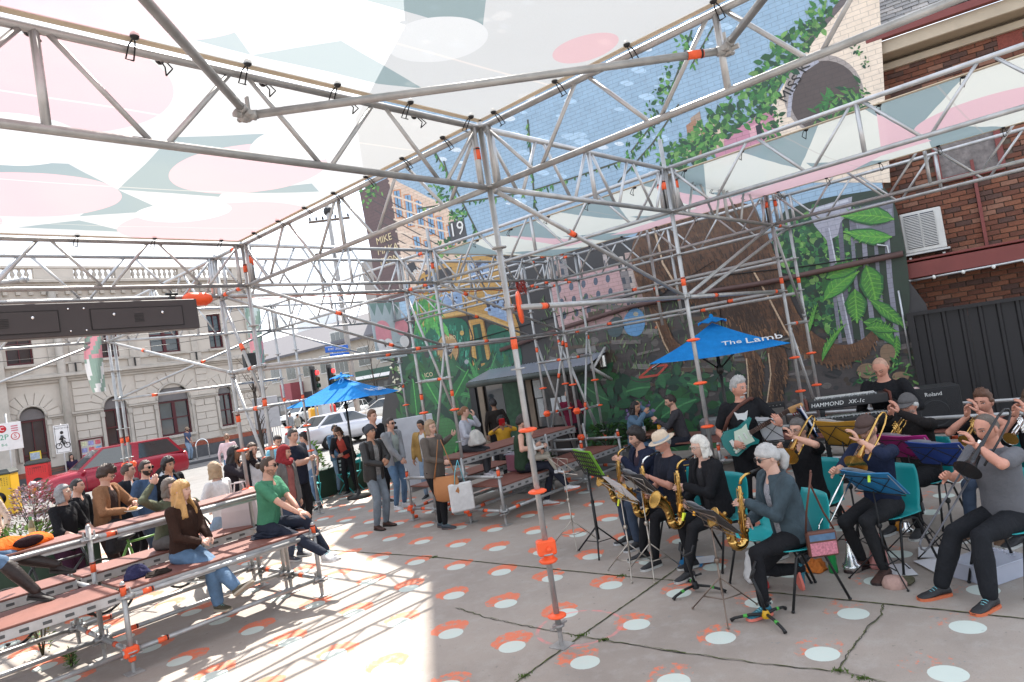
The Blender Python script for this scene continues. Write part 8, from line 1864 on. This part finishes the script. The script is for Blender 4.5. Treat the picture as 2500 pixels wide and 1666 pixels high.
def sign_post(loc,h,w,hh,zc,label,build):
 e=empty('sign_post',loc,0,label,'street sign');q=MB();q.tube((0,0,0),(0,0,h),.03,8);q.build('pole',gsteel,e);d=(CAM-Vector(loc));a=math.atan2(d.y,d.x)+PI/2
 pl_=empty('plate',(0,0,zc),a+R(6));pl_.parent=e;q=MB();q.box((0,-.035,0),(w,.01,hh),bev=.003);q.build('sheet',M('sign_white',(.66,.66,.66),.5),pl_);build(pl_);return e
redl=M('sign_red',(.5,.02,.03),.5);grn=M('sign_green',(.03,.28,.16),.5);blk=M('sign_black',(.02,.02,.02),.5);blu=M('sign_blue',(.015,.10,.42),.4)
def T_(p_,t,s_,x,z,m_):text(t,s_,frame((x,-.042,z),(1,0,0),(0,-1,0)),m_,p_)
def par(p_):
 q=MB();q.lathe([(0,0),(.13,0),(.13,.003),(0,.004)],20,Matrix.Translation((-.16,-.041,.28))@Matrix.Rotation(PI/2,4,'X'));q.build('disc',redl,p_);text('C',.2,frame((-.16,-.047,.28),(1,0,0),(0,-1,0)),M('sign_white'),p_);T_(p_,'2P',.26,-.12,-.02,grn);T_(p_,'S',.2,.2,-.02,redl);q=MB();q.path([(.2+.12*math.cos(a_),-.043,-.02+.12*math.sin(a_))for a_ in np.linspace(0,2*PI,21)[:-1]],.012,5,closed=True);q.build('ring',redl,p_);T_(p_,'8-6',.13,-.14,-.28,grn)
 for i in range(3):q=MB();q.box((.2,-.042,.34-i*.08),(.2,.006,.04));q.build('bar',M('sign_pink',(.5,.15,.2),.5),p_)
def bik(p_):
 T_(p_,'WATCH FOR',.085,0,.42,blk);q=MB()
 for a_ in np.linspace(0,2*PI,1):pass
 for s_ in(-1,1):q.path([(s_*.14+.10*math.cos(t),-.043,-.26+.10*math.sin(t))for t in np.linspace(0,2*PI,17)[:-1]],.016,5,closed=True)
 q.path([(-.14,-.043,-.26),(-.05,-.043,-.08),(.08,-.043,-.08),(.14,-.043,-.26)],.014,5);q.path([(-.05,-.043,-.08),(.02,-.043,-.26),(.08,-.043,-.08)],.014,5);q.path([(-.02,-.043,-.05),(.0,-.043,.14)],.05,8);q.path([(0,-.043,.12),(.1,-.043,-.02)],.022,6);q.path([(-.02,-.043,-.05),(.04,-.043,-.22)],.028,6);q.path([(.0,-.043,.12),(-.1,-.043,-.02)],.022,6);q.ell((0,-.045,.25),(.06,.01,.065),12,6);q.build('bicycle_symbol',blk,p_);q=MB()
 for c,s_ in(((0,-.042,.52),(.44,.006,.012)),((0,-.042,-.52),(.44,.006,.012)),((-.22,-.042,0),(.012,.006,1.04)),((.22,-.042,0),(.012,.006,1.04))):q.box(c,s_)
 q.build('border',blk,p_)
pk=at_depth(20,1066,24);sign_post((pk.x,pk.y,0),pk.z+.8,.80,.95,pk.z,'white parking sign with red C and green 2P on a grey post',par);bk=at_depth(152,1072,27);sign_post((bk.x,bk.y,0),bk.z+.6,.52,1.12,bk.z,'white sign with a black cyclist on a post before the hall',bik)
def hoop(px,py,label):v=ground(px,py);q=MB();q.path([(-.3,0,0)]+[(-.3*math.cos(t),0,.65+.3*math.sin(t))for t in np.linspace(0,PI,11)]+[(.3,0,0)],.03,8);q.build('bike_hoop',M('chrome'),loc=(v.x,30.6,.12),label=label,cat='bike rack')
hoop(446,1128,'steel hoop bike rack on the far footpath')
be=empty('street_bench',(4.9,31.1,.12),0,'slatted dark street bench by the hall door','bench')
for i in range(4):q=MB();q.box((0,-.2+i*.11,.45),(1.5,.09,.03));q.build('slat',M('bench_timber',(.10,.075,.06),.7),be);q=MB();q.box((0,.22,.56+i*.1),(1.5,.03,.08));q.build('slat',M('bench_timber'),be)
for s_ in(-1,1):q=MB();q.box((s_*.65,0,.22),(.06,.45,.44));q.box((s_*.65,.24,.6),(.06,.05,.6));q.build('leg',blackp,be)
def bike(loc,rz,label,c):
 e=empty('bicycle',loc,rz,label,'bicycle','bicycles behind the benches')
 for s_ in(-.52,.52):q=MB();q.path([(s_+.33*math.cos(t),0,.34+.33*math.sin(t))for t in np.linspace(0,2*PI,25)[:-1]],.016,6,closed=True);w=q.build('wheel',rubber,e);q=MB();[q.tube((s_,0,.34),(s_+.32*math.cos(t),0,.34+.32*math.sin(t)),.002,3)for t in np.linspace(0,2*PI,15)[:-1]];q.build('spokes',silver,w)
 q=MB();[q.tube(a_,b_,.015,6)for a_,b_ in(((-.52,0,.34),(-.1,0,.30)),((-.1,0,.30),(.36,0,.78)),((-.22,0,.82),(.36,0,.80)),((-.1,0,.30),(-.22,0,.86)),((-.52,0,.34),(-.22,0,.80)),((.52,0,.34),(.34,0,.92)))];q.build('frame',M('bike_%d'%int(c[0]*99),c,.4),e);q=MB();q.path([(.34,-.26,.98),(.36,0,.94),(.34,.26,.98)],.012,6);q.build('handlebar',stb,e);q=MB();q.ell((-.23,0,.90),(.13,.06,.03),8,6);q.build('saddle',stb,e)
bike((-.9,6.05,0),R(20),'bicycle standing behind the benches under the man eating',(.10,.22,.04));bike((-1.9,6.1,0),R(12),'second bicycle parked behind the benches near the older woman',(.03,.03,.03));bike((.45,8.3,0),R(100),'bicycle beside the person in the black jacket and blue shirt',(.03,.03,.03))
pg=M('planter_green',(.028,.055,.035),.6,0,.15,3)
def planter(x,y,w,d,h,rz,label,n,mts,size,fh,lab2):q=MB();q.box((0,0,h/2),(w,d,h),bev=.015);q.build('planter_box',pg,loc=(x,y,0),rz=rz,label=label,cat='planter');return leaves_clump('shrub',(x,y,h),w*.42,fh,n,mts,size,lab2,'plant')
planter(3.95,10.3,1.3,.6,.62,R(10),'dark green planter trough behind the teal folding chairs',750,lfy,(.07,.16),.62,'bright leafy shrub in the green planter by the umbrella')
planter(5.6,10.2,1.6,.6,.62,R(6),'second dark green planter trough under the blue umbrella',160,lf,(.06,.12),.2,'sparse shrub in the planter under the umbrella')
planter(at_depth(60,1300,8.8).x,at_depth(60,1300,8.8).y,1.5,.55,.95,R(0),'dark green planter trough behind the left benches',420,[lfy[0],lfy[2],lf[1]],(.05,.11),.25,'low lime green plant behind the orange jacket')
vp=at_depth(85,1262,9.0);leaves_clump('flowering_plant',(vp.x,vp.y,vp.z-.3),.34,.72,1000,lfr,(.03,.075),'airy pink and white flowering plant behind the orange jacket','plant',.5)
def fold_chair(x,y,rz,label):
 e=empty('folding_chair',(x,y,0),rz,label,'chair','teal folding cafe chairs');tm_=M('teal_frame',(.03,.36,.36),.4)
 for i in range(5):q=MB();q.box((0,-.16+i*.08,.45),(.38,.06,.014));q.build('slat',tm_,e)
 for s_ in(-1,1):q=MB();q.tube((s_*.19,-.2,.01),(s_*.19,.2,.46),.011,6);q.build('leg',tm_,e);q=MB();q.tube((s_*.17,.22,.01),(s_*.17,-.2,.46),.011,6);q.tube((s_*.17,.18,.45),(s_*.17,.26,.85),.011,6);q.build('leg',tm_,e)
 for k in range(2):q=MB();q.box((0,.24+.02*k,.68+k*.12),(.36,.014,.07));q.build('back_slat',tm_,e)
fold_chair(3.62,9.55,R(160),'teal folding chair beside the heavy man in the navy tee');fold_chair(4.75,9.75,R(195),'teal folding chair behind the woman with the black tote');fold_chair(5.35,9.5,R(150),'teal folding chair nearest the umbrella pole')
v=at_depth(1005,1040,14.2);q=MB();q.box((0,0,.8),(.9,.06,1.5),bev=.01);q.mat(1).box((-.33,-.035,1.38),(.08,.01,.06));q.build('pale_screen',[M('screen_grey',(.44,.45,.48),.5),blackp],loc=(v.x,v.y,0),rz=R(-40),label='pale grey panel board at the mural corner',cat='panel')
e=empty('post_box',(18.4,32.0,.0),R(-18),'pair of red and yellow post boxes on the far corner','post box');q=MB();q.box((.35,0,.85),(.7,.7,1.6),bev=.08);q.build('red_box',M('post_red',(.62,.03,.02),.35),e);q=MB();q.box((-.45,.25,.85),(.6,.7,1.55),bev=.08);q.build('yellow_box',M('post_yellow',(.65,.32,.02),.35),e);q=MB();q.box((.35,-.355,1.2),(.4,.01,.05));q.box((.5,-.356,.8),(.25,.01,.3));q.build('label',M('print_white'),e)
e=empty('power_pole',(21.5,33.0,0),0,'grey timber power pole with crossarms and blue street signs','pole');q=MB();q.tube((0,0,0),(0,0,14.5),.19,12,.13);q.build('pole',M('pole_grey',(.30,.29,.28),.8,0,.2,4),e)
for z_,L in((13.3,2.6),(11.2,2.4)):q=MB();q.box((0,0,z_),(L,.12,.14),Matrix.Rotation(R(-40),3,'Z'));q.build('crossarm',M('arm_brown',(.12,.09,.07),.8),e)
q=MB()
for k in range(7):q.lathe([(.05,0),(.09,.05),(.05,.1),(.08,.15),(.03,.2)],8,Matrix.Rotation(R(-40),4,'Z')@Matrix.Translation((-1.2+k*.4,0,13.4)))
q.ell((.1,.1,13.9),(.35,.3,.35),10,6);q.build('insulator',blackp,e);q=MB()
for zz in(11.0,8.6,7.0):q.path([(.25+.4*math.cos(t),-.2,zz+.55*math.sin(t))for t in np.linspace(.4,6,14)],.025,5)
q.build('cable_loop',blackp,e)
for i,(t,dx)in enumerate((('RMIT University',-1.0),('Brunswick Library',-.85))):
 q=MB();q.box((dx,-.2,5.0-i*.46),(1.7-i*.3,.05,.38),Matrix.Rotation(R(0),3,'Z'),.02);q.build('street_sign',blu,e);text(t,.2-.04*i,frame((dx,-.235,5.0-i*.46),(1,0,0),(0,-1,0)),M('print_white'),e)
def traffic(x,y,h,label):
 e=empty('traffic_light',(x,y,0),R(35),label,'traffic light');q=MB();q.tube((0,0,0),(0,0,h),.06,10);q.build('pole',gsteel,e);q=MB();q.box((0,-.12,h-.3),(.62,.06,1.5),bev=.05);q.box((0,-.2,h-.3),(.34,.2,1.1),bev=.03);q.build('housing',blackp,e)
 for k,m_ in enumerate((M('lamp_red',(.5,.02,.03),.3,0,0,emit=((1,.05,.05),1.2)),M('lamp_off_a',(.06,.04,.01),.3),M('lamp_off_b',(.01,.05,.03),.3))):q=MB();q.lathe([(0,0),(.11,0),(.12,.01),(.12,.12)],14,Matrix.Translation((0,-.3,h+.05-k*.34))@Matrix.Rotation(PI/2,4,'X'));q.build('lamp',m_,e)
v=at_depth(762,938,36);traffic(v.x,v.y,v.z+.5,'traffic light with red lamp lit in front of the shop row');v=at_depth(802,932,38);traffic(v.x,v.y,v.z+.5,'second traffic light turned away beside the power pole')
q=MB();v=at_depth(793,1010,37);q.box((0,0,1.2),(.5,.4,2.4));q.mat(1).box((0,-.21,.8),(.45,.02,.6));q.build('info_pillar',[M('pillar_white',(.5,.52,.54),.5),M('pillar_orange',(.7,.3,.05),.5)],loc=(v.x,v.y,0),label='white information pillar with an orange patch below the traffic lights',cat='pillar')
def wire_run(name,pts,label,r_=.012):q=MB();out=[];[out.extend([Vector(a_).lerp(Vector(b_),t)-Vector((0,0,.5*math.sin(PI*t)))for t in np.linspace(0,1,14)[:-1]])for a_,b_ in zip(pts[:-1],pts[1:])];q.path(out+[Vector(pts[-1])],r_,4);return q.build(name,blackp,label=label,cat='wire')
for i,(z0,z1)in enumerate(((7.5,10.8),(6.9,9.0),(6.2,8.6),(5.6,8.0))):wire_run('overhead_wire',[(-30,28.5,z0+1),(6,29.2,z0),(21.3,32.9,z1)],['topmost overhead wire crossing the hall front','second overhead wire crossing the hall front','third overhead wire below the upper hall windows','lowest overhead wire across the hall front'][i])
for i,z0 in enumerate((13.4,13.3,11.2)):wire_run('overhead_wire',[(21.5+i*.5,33,z0),(30,90,z0+.5)],['power wire running from the pole top up the cross street','power wire beside the topmost one up the cross street','lower power wire running up the cross street'][i])
def bare_tree(x,y,h,label,seed):
 e=empty('street_tree',(x,y,0),0,label,'tree');rr=random.Random(seed);q=MB();q.path([(0,0,0),(.03,.02,h*.5),(.0,.05,h)],[.06,.045,.012],8);q.build('trunk',M('bark_dark',(.04,.03,.025),.9,0,.3,9),e);q=MB()
 for k in range(16):z0=h*rr.uniform(.35,.95);a=rr.uniform(0,6.28);L=h*rr.uniform(.12,.3);p0=Vector((.02,.03,z0));p1=p0+Vector((math.cos(a)*L*.6,math.sin(a)*L*.6,L*.8));q.path([p0,p0 .lerp(p1,.5)+Vector((0,0,.03)),p1],[.014,.009,.004],5);[q.path([p0 .lerp(p1,t),p0 .lerp(p1,t)+Vector((rr.uniform(-.2,.2),rr.uniform(-.2,.2),rr.uniform(.05,.3)))],[.006,.002],4)for t in(.4,.6,.8)]
 q.build('branch',M('bark_dark'),e)
v=at_depth(640,1095,17);bare_tree(v.x,v.y,2.9,'slim bare street tree beyond the heavy man in navy',4);v=at_depth(925,1015,46);bare_tree(v.x,v.y,5.5,'bare young tree before the shop row by the mural corner',6);v=at_depth(628,1000,34);bare_tree(v.x,v.y,5.,'thin bare tree at the corner of the Victorian hall',9)
e=empty('switch_cabinet',(*at_depth(655,1040,31)[:2],0),R(-20),'grey switch cabinet with fine bars at the hall corner','cabinet');q=MB();q.box((0,0,1.9),(1.,.7,1.4),bev=.02);q.build('housing',M('cabinet_grey',(.35,.35,.36),.5),e);q=MB();[q.tube((-.45+k*.1,-.3,0),(-.45+k*.1,-.3,1.2),.015,5)for k in range(10)];q.build('bar',M('cabinet_grey'),e)
q=MB();v=at_depth(697,988,20);q.box((0,0,0),(.26,.04,.26));q.tube((0,0,-v.z),(0,0,.1),.02,6);q.build('square_sign',M('sign_back_grey',(.22,.22,.23),.5),loc=v,rz=R(-40),label='grey back of a square sign right of the far scaffold posts',cat='street sign')
def weed(px,py,h,n,label,mts):v=ground(px,py);leaves_clump('weed',(v.x,v.y,0),h*.28,h,n,mts,(.03,.06),label,'plant')
weed(105,1600,.42,90,'tall thin weed growing through the slab joint under the bench',[lfy[0],lf[1],M('leaf_dry',(.25,.15,.04),.8)]);weed(175,1628,.16,160,'low bushy weed beside the bench clamp',[lf[0],lfy[2],lf[1]])
finish_people()
